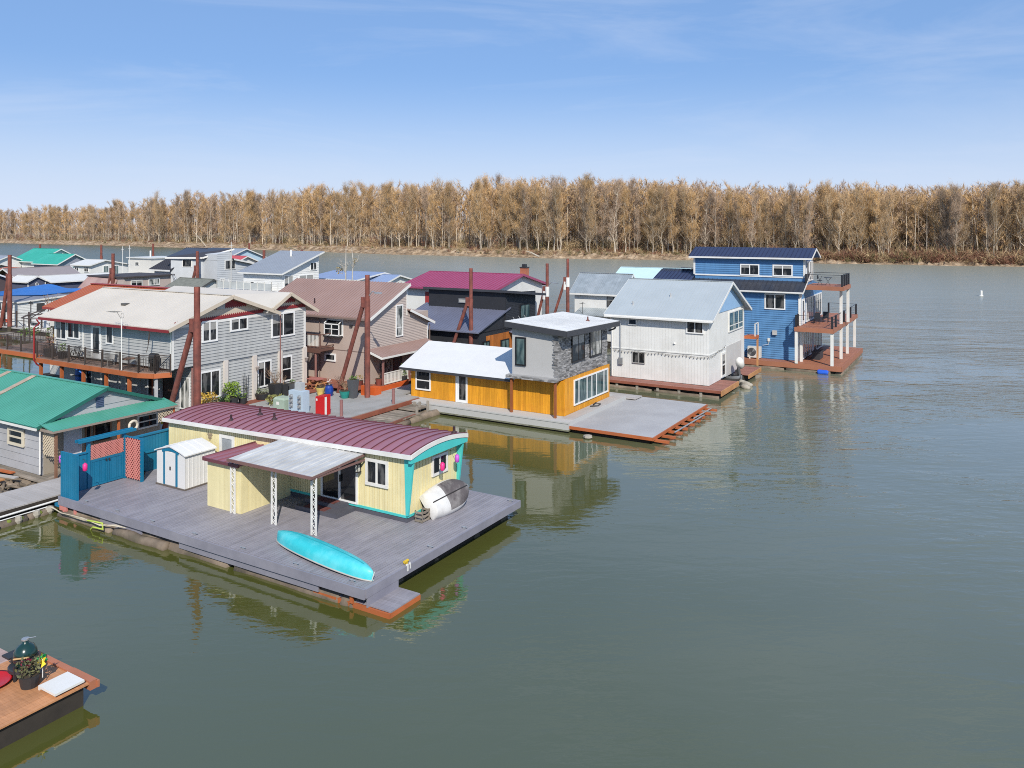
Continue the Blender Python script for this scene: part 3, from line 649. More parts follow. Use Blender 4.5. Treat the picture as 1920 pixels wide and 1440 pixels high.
lr = MB(); lr.torus((-40.0, 26.75, 2.28), .24, .075, 'u', 22, 9)
ring = one('life_ring', 'white life ring hanging under the edge of the green porch roof', 'life ring', lr, M('life_ring_white', (.62, .56, .46), .6), (-40, 26.75, 2.28), smooth=True)
m = MB()
for i in range(4):
    a = i * math.pi / 2 + .78; m.torus((-40.0, 26.75 + .24 * math.cos(a), 2.28 + .24 * math.sin(a)), .082, .014, 'z' if i % 2 else 'v', 10, 5)
o = m.build('rope_band', M('rope', (.35, .28, .2), .9), ring, (-40, 26.75, 2.28))
for i, (a, b, mt, lab) in enumerate((((-44.6, 21.55, .62), (-42.6, 21.85, .58), orange_wood, 'orange timber plank lying on the grey debris below the floathouse wall'), ((-43.0, 21.2, .60), (-41.6, 21.5, .58), grey_plank, 'pale grey plank lying on the debris near the white downpipe'), ((-43.3, 20.9, .56), (-41.9, 21.0, .55), cut_wood, 'short tan plank lowest on the debris below the floathouse'))):
    one('timber_plank', lab, 'plank', MB().bar(a, b, .24, .06), mt, ((a[0] + b[0]) / 2, a[1], a[2]), 'loose planks by the floathouse')
m = MB()
for i in range(46):
    u, v = rnd.uniform(-46, -40.2), rnd.uniform(19.6, 21.9); L = rnd.uniform(.4, 1.9); a = rnd.gauss(0.1, .5); m.path([(u, v, rnd.uniform(.0, .38)), (u + L * .5 * math.cos(a), v + L * .5 * math.sin(a), rnd.uniform(.05, .42)), (u + L * math.cos(a), v + L * math.sin(a), rnd.uniform(.0, .38))], [rnd.uniform(.03, .13), .08, rnd.uniform(.02, .08)], 6)
o = m.build('driftwood', log_bark, None, (0, 0, 0), True); o.rotation_euler = (0, 0, YAW); tag(o, 'tangle of driftwood and logs drifted against the floathouse', 'driftwood', kind='stuff')
m = MB(); m.box(-42.55, -42.4, 20.2, 20.35, -.3, .95); one('timber_stake', 'orange timber stake standing in the driftwood beside the plank walkway', 'stake', m, cut_wood, (-42.5, 20.3, 0))

# ================================================================ DOCK
t = T('walkway', 'long straight grey plank walkway dock between the rows of floating homes', 'dock', (-38.4, 25, 0))
d = MB(); d.boards(-39.7, -37.2, 8, 30, .56, .62, 'u', .19, .012, 0); t.part('deck', d, grey_plank); d = MB(); d.boards(-39.7, -37.2, 50, 88, .60, .66, 'u', .3, .008, 0); t.part('deck', d, grey_plank)
d = MB(); d.box(-39.6, -37.3, 8, 30, -.2, .50); t.part('float_base', d, under_dark); d = MB(); d.box(-39.6, -37.3, 50, 88, -.2, .55); t.part('float_base', d, under_dark); d = MB(); d.box(-37.28, -37.22, 8, 30, .30, .56); t.part('float_base', d, under_dark)
m = MB(); m.path([(-37.1, 8, .36), (-37.1, 14, .34), (-37.12, 21.3, .40)], .045, 7); m.path([(-37.0, 8, .28), (-37.0, 15, .25), (-36.9, 20.4, .30)], .025, 6); t.part('water_pipe', m, white)
floats(t, 8, 20.6, (-36.95,), .02, .24, along='v')
m = MB(); moss = M('moss', (.16, .20, .03), .9, var=.3)
for i in range(14):
    v = rnd.uniform(15, 20.2); m.lathe((-36.85 + rnd.uniform(-.1, .15), v, .14), [(.10, -.08), (.14, .02), (.07, .09), (0, .1)], 7)
t.part('moss', m, moss, smooth=True, kind='stuff')
t = T('rope_bundle', 'pale ropes and a lime green line trailing along the log under the grey deck edge', 'rope', (-34, 20.3, .2))
m = MB()
for k in range(4): m.path([(-36.9 + .1 * k, 20.5, .30), (-35.6, 20.38 - .03 * k, .24 + .02 * k), (-34, 20.33, .27 + .03 * k), (-32.6, 20.36 - .04 * k, .33), (-31.2 - .2 * k, 20.5, .42)], .022, 5)
t.part('rope', m, M('pale_rope', (.50, .44, .34), .9, var=.2))
m = MB(); m.path([(-33.6, 20.3, .34), (-33.0, 20.28, .40), (-32.5, 20.3, .42), (-32.4, 20.25, .2), (-33.1, 20.25, .16), (-33.3, 20.28, .02)], .035, 6); t.part('lime_line', m, M('lime_line', (.42, .52, .08), .7))
for i, (u, v, r_) in enumerate(((-36.9, 20.5, .22), (-36.85, 19.9, .17), (-36.8, 19.1, .16))):
    one('foam_float', ('large grey foam lump wedged at the walkway corner below the fence', 'middle grey foam lump floating beside the walkway edge', 'small grey foam lump farthest from the fence beside the walkway')[i], 'float', MB().lathe((u, v, .12), [(r_ * .7, -.15), (r_, 0), (r_ * .8, .16), (r_ * .3, .2)], 9), M('dirty_foam', (.34, .31, .26), .9, var=.25, vs=4), (u, v, 0))
sal = MB(); sal.box(-36.3, -35.75, 20.62, 20.7, .22, .44); sal.box(-36.0, -35.9, 20.6, 20.68, -.05, .22); sal.box(-35.25, -35.1, 20.66, 20.74, .05, .42)
one('support_timber', 'salmon painted timbers under the front left corner of the grey deck', 'timber', sal, salmon, (-36, 20.6, 0))
one('fender_board', 'turquoise board end sticking out below the fence corner', 'board', MB().box(-36.75, -36.38, 20.66, 20.95, .30, .44), teal, (-36.5, 20.8, .3))

t = T('dock_plaza', 'wide pale concrete dock between the grey and tan houses', 'dock', (-39.5, 41, 0))
d = MB(); d.boards(-44.3, -35.55, 30.2, 46.3, .70, .80, 'v', 1.25, .006, 3); d.boards(-40.6, -37.1, 46.4, 50.0, .70, .80, 'v', 1.2, .006, 1)
t.part('deck', d, concrete); t.part('float_base', MB().box(-44.2, -35.7, 30.4, 46.2, -.3, .7).box(-40.5, -37.2, 46.2, 50, -.3, .7), under_dark)
t.part('edge_beam', MB().box(-35.55, -35.42, 30.4, 46.2, .45, .74), red_deck)
t = T('float_platform', 'old weathered plank platform on logs beside the concrete dock', 'dock', (-34, 41, 0))
d = MB(); d.boards(-35.35, -33.2, 36.5, 43.4, .36, .44, 'u', .22, .02, 0); d.boards(-35.3, -33.9, 43.6, 45.2, .44, .52, 'u', .2, .02, 0); t.part('deck', d, old_wood)
t.part('edge_beam', MB().bar((-33.1, 38.0, .36), (-33.35, 43.0, .40), .14, .16), M('red_beam', (.19, .075, .05), .8, var=.3)); floats(t, 36.8, 45.6, (-35.0, -34.0, -33.3), .05, .28, along='v')
m = MB()
for (u, v) in ((-34.2, 44.6), (-34.9, 44.9), (-33.6, 43.5), (-33.8, 45.0)): m.box(u - .07, u + .07, v - .07, v + .07, .0, rnd.uniform(.7, 1.1))
m.path([(-34.6, 40.2, .46), (-34.1, 40.6, .48), (-33.9, 41.2, .46), (-34.4, 41.3, .46), (-34.8, 40.8, .46)], .03, 5); t.part('stub_post', m, M('greyed_timber', (.30, .27, .23), .85, var=.2))

# ---- services on the plaza
box_m = M('blue_grey_cabinet', (.42, .52, .62), .45, var=.06, dirt=(.35, .38, .40), da=.3)
t = T('meter_cabinet', 'pale blue electric meter cabinet with rows of meters on the concrete dock', 'electric cabinet', (-39.4, 38.3, .8))
t.part('cabinet', MB().box(-40.15, -38.85, 38.1, 38.7, .8, 2.22), box_m)
for u in (-39.85, -39.1):
    for z in (1.25, 1.55, 1.85): t.part('meter', MB().tube((u, 38.1, z), (u, 37.93, z), .095, n=12).box(u - .10, u + .10, 38.05, 38.1, z - .15, z + .12), steel)
t.part('junction_box', MB().box(-39.8, -39.2, 38.3, 38.65, 2.22, 2.72), M('grey_box', (.40, .42, .43), .5))
tr_ = MB(); tr_.box(-41.5, -40.45, 38.0, 38.8, .8, 1.5); tr_.hexa([(-41.5, 38.0, 1.5), (-40.45, 38.0, 1.5), (-40.45, 38.8, 1.5), (-41.5, 38.8, 1.5), (-41.42, 38.1, 1.62), (-40.53, 38.1, 1.62), (-40.53, 38.75, 1.62), (-41.42, 38.75, 1.62)])
t = T('transformer', 'pale green transformer box beside the blue meter cabinet', 'transformer', (-41, 38.4, .8)); t.part('body', tr_, M('pale_green_box', (.32, .40, .33), .5, var=.08)); t.part('label_plate', MB().rect(FV(38.0), -41.2, -40.95, 1.15, 1.35, 0, .012), white)
redm = M('fire_red', (.52, .010, .012), .35, var=.05)
t = T('fire_hose_cabinet', 'bright red fire hose cabinet with a white side stripe on the concrete dock', 'fire cabinet', (-37.6, 38.6, .8))
t.part('body', MB().hexa([(-37.95, 38.35, .8), (-37.2, 38.35, .8), (-37.2, 38.95, .8), (-37.95, 38.95, .8), (-37.95, 38.35, 1.98), (-37.2, 38.35, 2.06), (-37.2, 38.95, 2.12), (-37.95, 38.95, 2.02)]), redm)
t.part('door', MB().rect(FU(-37.2), 38.42, 38.6, .84, 2.0, 0, .012), white); t.part('sign', MB().rect(FV(38.35), -37.9, -37.78, 1.72, 1.86, 0, .008), white)
bol = M('dusty_rose_steel', (.26, .125, .12), .6, var=.15)
for (u, v, lab) in ((-36.2, 38.9, 'rose brown steel bollard beside the red fire cabinet'), (-35.65, 43.5, 'rose brown steel bollard at the dock corner near the cedar house')):
    t = T('bollard', lab, 'bollard', (u, v, .8), 'bollards on the concrete dock'); t.part('post', MB().tube((u, v, .8), (u, v, 1.82), .105, n=14), bol); t.part('cap', MB().lathe((u, v, 1.82), [(.115, 0), (.115, .03), (.0, .05)], 14), bol)
def potted(label, u, v, z, prof, m, pl=None, cat='planter', name='planter', square=0):
    t = T(name, label, cat, (u, v, z)); b = MB()
    if square: r0, r1, h = square; b.hexa([(u - r0, v - r0, z), (u + r0, v - r0, z), (u + r0, v + r0, z), (u - r0, v + r0, z), (u - r1, v - r1, z + h), (u + r1, v - r1, z + h), (u + r1, v + r1, z + h), (u - r1, v + r1, z + h)]); top = h; rr = r1
    else: b.lathe((u, v, z), prof, 16); top = prof[-1][1]; rr = prof[-1][0]
    t.part('pot', b, m)
    t.part('soil', MB().lathe((u, v, z + top), [(rr * .85, -.02), (rr * .85, .012)], 12), soil)
    if pl:
        q = MB(); kind, r, h, n, s_, mats = pl
        if kind == 'leaf': plant(q, (u, v, z + top), r, h, n, s_)
        else: twigs(q, (u, v, z + top), r, h, n, .014); 
        t.part('foliage', q, mats)
    return t
red_fl = M('red_flowers', (.45, .05, .05), .7, isl=.3); yel_fl = M('yellow_flowers', (.60, .48, .05), .7, isl=.3)
potted('yellow round pot of sticks on the concrete dock left of the blue pot', -41.9, 42.85, .8, [(.2, 0), (.27, .3), (.36, .55), (.38, .62)], M('yellow_glaze', (.62, .45, .13), .4), ('twig', .3, .4, 8, .02, twigm))
potted('cobalt blue glazed pot with white trim on the concrete dock', -41.35, 43.15, .8, [(.24, 0), (.33, .3), (.30, .6), (.22, .75), (.26, .82)], M('cobalt_glaze', (.015, .05, .27), .25), ('leaf', .16, .45, 26, .06, white))
potted('teal green pot of dry stems on the concrete dock', -39.86, 43.2, .8, [(.26, 0), (.36, .3), (.40, .48), (.43, .52)], M('teal_glaze', (.02, .23, .20), .3), ('twig', .55, 1.1, 14, .02, twigm))
potted('tall tapered slate planter with trailing green plant in front of the rusty pile', -39.35, 43.5, .8, None, M('slate_planter', (.085, .09, .10), .6), ('leaf', .3, .25, 60, .07, leafg), square=(.2, .31, 1.32))
potted('small dark red pot of yellow flowers on the red deck left of the tall pile', -41.3, 46.4, 1.0, [(.2, 0), (.27, .38)], M('oxblood_pot', (.15, .04, .03), .5), ('leaf', .28, .4, 60, .06, [leafy]))
potted('red and grey pot at the foot of the tan porch post', -40.35, 47.5, .95, [(.2, 0), (.26, .4), (.28, .5)], M('brick_pot', (.22, .06, .045), .6), ('twig', .2, .45, 7, .02, twigm))
potted('black round pot with upright green shrub at the end of the white porch rail', -39.65, 49.6, .95, [(.24, 0), (.32, .2), (.34, .45)], pot_black, ('leaf', .3, .95, 110, .085, leafg))
potted('wide black planter holding a bright green shrub below the grey wall', -44.55, 37.1, .8, [(.32, 0), (.48, .65)], pot_black, ('leaf', .62, 1.0, 330, .10, M('bright_shrub', (.16, .25, .02), .6, isl=.35)))
potted('small black pot of low greenery right of the bright green shrub', -44.5, 38.0, .8, [(.22, 0), (.3, .45)], pot_black, ('leaf', .32, .3, 70, .07, leafg))
potted('low black trough of grey green plants under the trellises', -44.5, 39.7, .8, [(.35, 0), (.50, .45)], pot_black, ('leaf', .5, .35, 130, .07, M('grey_green_leaves', (.17, .19, .12), .7, isl=.3)))
potted('large black pot of bare brown stems by the lower grey wall', -44.3, 40.75, .8, None, pot_black, ('twig', .75, 1.15, 26, .02, twigm), square=(.27, .36, 1.0))
potted('slim black pot right of the large bare stemmed pot', -44.1, 41.35, .8, None, pot_black, ('twig', .3, .6, 8, .02, twigm), square=(.2, .26, .9))
potted('charcoal grey tapered pot of green grass near the right corner of the grey house', -43.95, 42.1, .8, None, M('charcoal_pot', (.09, .095, .105), .6), ('leaf', .25, .25, 50, .06, leafg), square=(.2, .29, .85))
for (lab, u, v, r, h, n, m_) in (('yellow orange leafed shrub at the foot of the rusty pile', -44.4, 35.0, .75, 1.3, 420, M('golden_leaves', (.42, .27, .04), .6, isl=.45)), ('low grey green shrub right of the rusty pile', -44.3, 36.2, .55, .8, 220, leafg), ('dry olive ornamental grass clump beside the transformer', -42.6, 39.2, .7, .6, 260, M('olive_grass', (.20, .20, .06), .7, isl=.3))):
    t = T('shrub', lab, 'shrub', (u, v, .8)); q = MB(); plant(q, (u, v, .82), r, h, n, .10); t.part('foliage', q, m_); q = MB(); twigs(q, (u, v, .8), r * .7, h, 12, .02); t.part('stem', q, twigm)
for (lab, v) in (('dark wire trellis with a climbing vine left on the grey wall', 38.75), ('dark wire trellis right on the grey wall near the white pilaster', 39.15)):
    t = T('trellis', lab, 'trellis', (-44.9, v, .8), 'trellises on the grey wall'); q = MB(); v0 = v - .05 + (.35 if 'right' in lab else -.25)
    for k in range(4): q.tube((-44.95, v0 + k * .13, 1.0), (-44.95, v0 + k * .16 - .04, 2.7 + .15 * math.sin(k * 2)), .013, n=5)
    for z in (1.4, 1.75, 2.1, 2.4): q.tube((-44.95, v0 - .02, z), (-44.95, v0 + .45, z), .010, n=5)
    t.part('frame', q, dark_metal); q = MB(); plant(q, (-44.95, v0 + .2, .85), .18, 1.1, 70, .06); t.part('vine', q, M('dark_vine', (.10, .11, .06), .8, isl=.3))
# picnic table and benches in front of the tan house
t = T('picnic_table', 'reddish wooden picnic table standing beside the corner of the grey house', 'picnic table', (-44.0, 44.6, .8))
t.part('tabletop', MB().boards(-44.7, -43.5, 44.2, 45.1, 1.52, 1.57, 'u', .16, .01, 0), M('pink_red_wood', (.36, .13, .11), .7, isl=.15))
for v in (43.85, 45.45): t.part('seat', MB().boards(-44.7, -43.5, v - .13, v + .13, 1.22, 1.26, 'u', .13, .01, 0), red_deck)
for u in (-44.5, -43.7): t.part('leg', MB().bar((u, 43.9, .8), (u, 44.6, 1.52), .07, .09, (1, 0, 0)).bar((u, 45.4, .8), (u, 44.7, 1.52), .07, .09, (1, 0, 0)).bar((u, 43.75, 1.19), (u, 45.55, 1.19), .05, .1), cut_wood)
t = T('bench', 'long low red wooden bench full of dry plants in front of the tan wall', 'bench', (-41.4, 44.4, .8))
t.part('seat', MB().boards(-42.6, -40.2, 44.25, 44.75, 1.12, 1.17, 'u', .16, .01, 0), red_deck)
for u in (-42.4, -41.3, -40.4): t.part('leg', MB().box(u - .05, u + .05, 44.3, 44.7, .8, 1.12), red_deck)
t = T('dry_bush', 'tangled dry reddish bush on the red bench', 'bush', (-41.0, 44.5, 1.17)); q = MB(); twigs(q, (-41.0, 44.5, 1.17), .8, .55, 34, .018); t.part('stem', q, twigm); q = MB(); plant(q, (-41.0, 44.5, 1.17), .7, .5, 60, .06); t.part('foliage', q, M('dry_red_leaves', (.25, .10, .06), .8, isl=.3))
t = T('wire_plant', 'thin dark wire plant stand with bare stems behind the red planter rail', 'plant', (-43.0, 46.0, 1.0)); q = MB(); twigs(q, (-43.0, 46.0, 1.0), .55, .75, 12, .018); t.part('stem', q, M('dark_stems', (.06, .04, .035), .8))

# ================================================================ GREY TWO-STOREY HOUSE
grey_lap = M('grey_lap_siding', (.39, .395, .39), .6, var=.05, isl=.05, grain=(4, 4, .3), dirt=(.32, .32, .31), da=.2, ds=.4)
beige_roof = M('beige_metal_roof', (.57, .525, .46), .5, var=.05, vs=.3, isl=.03, dirt=(.46, .42, .36), da=.3, ds=.25)
beige_trim = M('beige_trim', (.55, .47, .37), .55, var=.06)
crimson = M('crimson_scallop_trim', (.22, .020, .025), .55, var=.08)
t = T('floating_house', 'two-storey grey lap-sided house with beige roof, twin crimson gables and a long balcony', 'floating home', (-52, 38, 0))
UW = -45.0
w = MB()
up = [(32.8, 3.95), (44.35, 3.95), (44.35, 6.75), (42.47, 8.0), (40.67, 7.1), (37.17, 8.15), (32.8, 6.6)]
w.box(-58.3, UW, 32.8, 44.35, 3.95, 6.55); w.box(-60.5, UW - .08, 34.4, 44.3, .3, 3.97)
w.poly(FU(UW), [(32.8, 6.5), (41.4, 6.5), (41.4, 6.95), (37.17, 8.22), (32.8, 6.65)], -2.5, -.02); w.poly(FU(UW), [(40.4, 6.5), (44.35, 6.5), (44.35, 6.9), (42.47, 8.1), (40.4, 7.0)], -2.5, -.02)
w.lap(FU(UW), [(32.8, 3.95), (44.35, 3.95), (44.35, 6.95), (32.8, 6.55)], .205, .042); w.lap(FU(UW - .08), [(34.4, .75), (44.3, .75), (44.3, 3.93), (34.4, 3.93)], .205, .042)
w.lap(FV(32.8), [(-58.3, 3.95), (UW, 3.95), (UW, 6.5), (-58.3, 6.5)], .205, .042); w.lap(FV(34.4), [(-60.5, .75), (UW - .1, .75), (UW - .1, 3.9), (-60.5, 3.9)], .205, .042)
t.part('wall', w, grey_lap)
gb = MB(); gb.poly(FU(UW), [(33.0, 6.72), (41.2, 7.02), (37.17, 8.24)], .0, .02); gb.poly(FU(UW), [(40.5, 7.0), (44.5, 6.95), (42.47, 8.12)], .0, .02); t.part('gable_panel', gb, beige_trim)
sc = MB(); fu = FU(UW)
def scal(a0, a1, z0, z1, s_=1):
    n = max(2, int((a1 - a0) / .17)); pts = [(a0, z0), (a1, z1)]; top = []
    for i in range(n): 
        p = a1 + (a0 - a1) * i / n; q = a1 + (a0 - a1) * (i + .5) / n; z = lambda a: z0 + (z1 - z0) * (a - a0) / (a1 - a0)
        top += [(p, z(p) + .16), (q, z(q) + .28)]
    top.append((a0, z0 + .16))
    for i in range(len(top) - 1): sc.poly(fu, [(top[i + 1][0], z(top[i + 1][0])), (top[i][0], z(top[i][0])), top[i], top[i + 1]], .02, .06)
for (c, zt, hw, zb) in ((37.17, 8.15, 1.55, 7.62), (42.47, 8.03, .85, 7.55)):
    sc = MB(); scal(*((32.9, 41.1, 6.70, 6.98) if c < 40 else (41.05, 44.4, 6.98, 7.02))); t.part('scalloped_trim', sc, crimson); sc = MB()
    n = int(2 * hw / .17)
    for i in range(n):
        a0 = c - hw + 2 * hw * i / n; a1 = a0 + 2 * hw / n; zz = lambda a: zt - (zt - zb - .06) * abs(a - c) / hw
        sc.poly(fu, [(a0, zb), ((a0 + a1) / 2, zb - .11), (a1, zb), (a1, zz(a1)), (a0, zz(a0))], .02, .06)
    t.part('scalloped_trim', sc, crimson)
tr = MB(); tr.poly(fu, [(32.8, 6.52), (44.35, 6.80), (44.35, 6.98), (32.8, 6.70)], .02, .05)
tr.box(UW - .02, UW + .05, 32.74, 32.9, 3.9, 6.6); tr.box(UW - .16, UW + .02, 32.74, 32.80, 3.9, 6.6); tr.box(UW - .02, UW + .05, 44.2, 44.4, 3.9, 6.9); t.part('corner_trim', tr, white)
pl = MB()
for v in (36.95, 39.45, 41.84, 44.3): pl.box(UW - .1, UW + .12, v - .16, v + .16, .78, 3.95)
t.part('pilaster', pl, M('cream_pilaster', (.62, .57, .52), .6, var=.08, dirt=(.45, .33, .27), da=.35))
r = MB()
s1 = (8.4 - 6.62) / 5.0
A, B, C, D = (-59.3, 32.18, 6.62), (-44.5, 32.18, 6.62), (-44.5, 37.17, 8.40), (-59.3, 37.17, 8.40); r.slab(A, B, C, D, .1); r.ribs(A, B, C, D, .3, .025, .018)
A2, B2 = (-44.5, 41.45, 6.88), (-59.3, 44.9, 5.68); s2 = (8.40 - 6.88) / (41.45 - 37.17)
r.slab((-44.5, 41.45, 8.40 - s2 * 4.28), (-59.3, 41.45, 8.40 - s2 * 4.28), D, C, .1); r.ribs((-44.5, 41.45, 8.40 - s2 * 4.28), (-59.3, 41.45, 8.40 - s2 * 4.28), D, C, .3, .025, .018)
sA = (8.24 - 6.7) / 2.8
r.slab((-58.0, 40.2, 8.24 - sA * .62 * 2.27), (-44.5, 40.2, 8.24 - sA * .62 * 2.27 - .45), (-44.5, 42.47, 8.24), (-58.0, 42.47, 8.24), .1)
r.slab((-44.5, 45.27, 6.70), (-58.0, 45.27, 6.70), (-58.0, 42.47, 8.24), (-44.5, 42.47, 8.24), .1); r.ribs((-44.5, 45.27, 6.70), (-58.0, 45.27, 6.70), (-58.0, 42.47, 8.24), (-44.5, 42.47, 8.24), .3, .025, .018)
r.bar((-59.3, 37.17, 8.42), (-44.5, 37.17, 8.42), .3, .04)
t.part('roof', r, beige_roof)
f = MB()
for p, q in (((-44.47, 32.18, 6.52), (-44.47, 37.17, 8.30)), ((-44.47, 37.17, 8.30), (-44.47, 41.45, 6.78)), ((-44.47, 40.75, 7.12), (-44.47, 42.47, 8.14)), ((-44.47, 42.47, 8.14), (-44.47, 45.27, 6.60))): f.bar(p, q, .06, .24)
t.part('rake_board', f, beige_trim)
t.part('fascia', MB().box(-59.3, -44.5, 32.12, 32.18, 6.38, 6.56), crimson)
for p, q, nm in (((-44.78, 37.17, 7.45), None, ''),): t.part('gable_vent', MB().rect(fu, 36.15, 36.85, 7.5, 8.0, .02, .10), M('vent_grey', (.42, .42, .40), .6))
t.part('roof_vent', MB().box(-53.2, -52.7, 34.6, 34.95, 7.52, 7.66), M('vent_dark', (.10, .095, .085), .6))
for (a0, a1, z0, z1, mv, mh) in ((35.0, 36.25, 5.38, 6.82, (.5,), ()), (37.3, 38.85, 5.86, 6.80, (.5,), ()), (40.98, 43.25, 4.98, 6.78, (.5,), ())): window(t, fu, a0, a1, z0, z1, vinyl, glassm, fw=.12, mv=mv, mh=mh, out=.09)
fl = FU(UW - .08)
for (a0, a1, z0, z1, mv, mh) in ((34.9, 36.55, 1.55, 3.45, (.55,), ()), (39.75, 41.05, 1.55, 3.45, (.5,), ()), (41.95, 43.05, 1.6, 3.5, (), (.48,))): window(t, fl, a0, a1, z0, z1, vinyl, glassm, fw=.11, mv=mv, mh=mh, out=.09)
fv = FV(32.8)
window(t, fv, -58.1, -56.75, 5.0, 6.45, vinyl, fw=.10, mv=(.5,)); window(t, fv, -56.65, -55.1, 5.15, 6.42, vinyl, fw=.10, mv=(.5,)); door(t, fv, -53.75, -52.6, 4.0, 6.3); window(t, fv, -52.0, -51.2, 5.1, 6.4, vinyl, fw=.09)
tr = MB()
for u in (-58.2, -54.75): tr.rect(fv, u - .09, u + .09, 4.0, 6.5, 0, .06)
t.part('wall_trim', tr, white)
f2 = FV(34.4); door(t, f2, -48.1, -47.0, .8, 2.95, M('dark_brown_frame', (.05, .025, .02), .5), M('dark_brown_door', (.045, .025, .02), .5), glass=None); window(t, f2, -49.75, -49.0, 1.5, 2.95, vinyl, fw=.08); window(t, f2, -46.3, -45.3, 1.0, 3.15, vinyl, pale_glass, fw=.08, mv=(.5,))
door(t, f2, -55.2, -54.2, .8, 2.9, vinyl, vinyl); window(t, f2, -53.0, -52.2, 1.3, 2.8, vinyl, pale_glass); window(t, f2, -57.0, -56.2, 1.3, 2.8, vinyl)
for (v, z) in ((39.55, 2.95), (44.3, 2.95)): 
    l_ = t.part('wall_lantern', MB().box(UW + .10, UW + .16, v - .05, v + .05, z - .1, z + .15).lathe((UW + .25, v, z - .05), [(.05, 0), (.13, .2), (.15, .22), (.0, .32)], 8), M('lantern_pewter', (.30, .26, .24), .5))
# balcony
b = MB(); b.boards(-66.0, -46.6, 32.3, 32.8, 3.72, 3.78, 'u', .14, .008, 2)
P6 = [(-66.0, 32.3), (-46.6, 32.3), (-45.9, 32.45), (-45.05, 33.0), (-58.3, 33.0), (-66.0, 37.0)]
b = MB(); b.boards(-66.0, -58.4, 32.4, 37.0, 3.74, 3.80, 'u', .14, .008, 1); b.boards(-58.4, -46.7, 31.55, 32.78, 3.74, 3.80, 'u', .14, .008, 2); b.hexa([(-46.7, 31.55, 3.74), (-45.6, 31.95, 3.74), (-45.1, 32.78, 3.74), (-46.7, 32.78, 3.74), (-46.7, 31.55, 3.80), (-45.6, 31.95, 3.80), (-45.1, 32.78, 3.80), (-46.7, 32.78, 3.80)])
t.part('balcony_floor', b, M('balcony_boards', (.26, .17, .13), .7, isl=.12, var=.1))
b = MB()
for p, q in (((-58.4, 31.52, 3.60), (-46.7, 31.52, 3.60)), ((-46.7, 31.52, 3.60), (-45.6, 31.92, 3.60)), ((-45.6, 31.92, 3.60), (-45.05, 32.8, 3.60)), ((-66, 32.4, 3.60), (-58.4, 32.4, 3.60)), ((-66, 32.4, 3.6), (-66, 37, 3.6))): b.bar(p, q, .08, .30)
for i in range(8): b.box(-58 + i * 1.5, -57.92 + i * 1.5, 31.6, 34.3, 3.52, 3.72)
t.part('balcony_beam', b, orange_wood)
for u, v in ((-65.6, 32.6), (-58.2, 31.75), (-55.6, 31.75), (-53.0, 31.75), (-50.4, 31.75), (-47.9, 31.75)): t.part('balcony_post', MB().box(u - .09, u + .09, v - .09, v + .09, .5, 3.46), orange_wood)
t.part('balcony_post', MB().box(-45.75, -45.6, 32.05, 32.2, .5, 3.46), M('white_grey_post', (.50, .50, .50), .6))
iron = M('bronze_rail', (.07, .052, .045), .5)
railing(t, [(-66, 37), (-66, 32.45), (-58.4, 32.45)], 3.80, 1.1, 1.9, .13, iron, .09, .022); railing(t, [(-58.4, 31.6), (-46.7, 31.6), (-45.6, 32.0), (-45.08, 32.76)], 3.80, 1.1, 1.95, .12, iron, .10, .022)
dp = MB(); dp.path([(-59.25, 32.0, 6.4), (-59.25, 32.2, 6.1), (-58.55, 31.45, 5.9), (-58.55, 31.45, 3.6), (-58.5, 31.6, 3.3), (-58.35, 31.9, 3.0), (-58.35, 31.9, .9)], .055, 8); t.part('downpipe', dp, M('red_downpipe', (.30, .02, .02), .5))
dp = MB(); dp.tube((-44.62, 34.0, .8), (-44.62, 34.0, 3.9), .05, n=8); t.part('downpipe', dp, M('rust_downpipe', (.25, .11, .09), .6)); dp = MB(); dp.tube((-44.85, 41.75, .8), (-44.85, 41.75, 6.7), .035, n=6); t.part('downpipe', dp, M('rust_downpipe', (.25, .11, .09), .6))
dm = MB(); dm.box(-60.5, -44.4, 33.6, 34.4, .45, .62); dm.box(-60.6, -44.6, 34.4, 44.5, -.3, .35); t.part('float_base', dm, under_dark)
dm = MB(); dm.boards(-44.95, -44.1, 34.0, 44.9, .74, .84, 'v', .16, .01, 2); dm.boards(-44.1, -43.0, 42.6, 45.2, .84, .90, 'u', .16, .01, 0); t.part('side_deck', dm, red_deck)
# things on and about the balcony
t = T('bicycle', 'black bicycle leaning behind the bronze balcony rail of the grey house', 'bicycle', (-54.5, 32.2, 3.8))
for u in (-55.05, -54.0): t.part('wheel', MB().torus((u, 32.25, 4.15), .33, .025, 'v', 22, 6), M('tyre', (.015, .015, .015), .7))
fr = MB()
for p, q in (((-55.05, 32.25, 4.15), (-54.85, 32.25, 4.7)), ((-54.85, 32.25, 4.62), (-54.3, 32.25, 4.66)), ((-54.85, 32.25, 4.55), (-54.5, 32.25, 4.12)), ((-54.5, 32.25, 4.12), (-54.28, 32.25, 4.75)), ((-54.5, 32.25, 4.12), (-54.0, 32.25, 4.15)), ((-54.0, 32.25, 4.15), (-54.3, 32.25, 4.66))): fr.tube(p, q, .022, n=6)
t.part('frame', fr, dark_metal); t.part('saddle', MB().box(-54.4, -54.16, 32.19, 32.31, 4.75, 4.80), pot_black); t.part('handlebar', MB().tube((-54.85, 32.05, 4.75), (-54.85, 32.45, 4.75), .02, n=6), dark_metal)
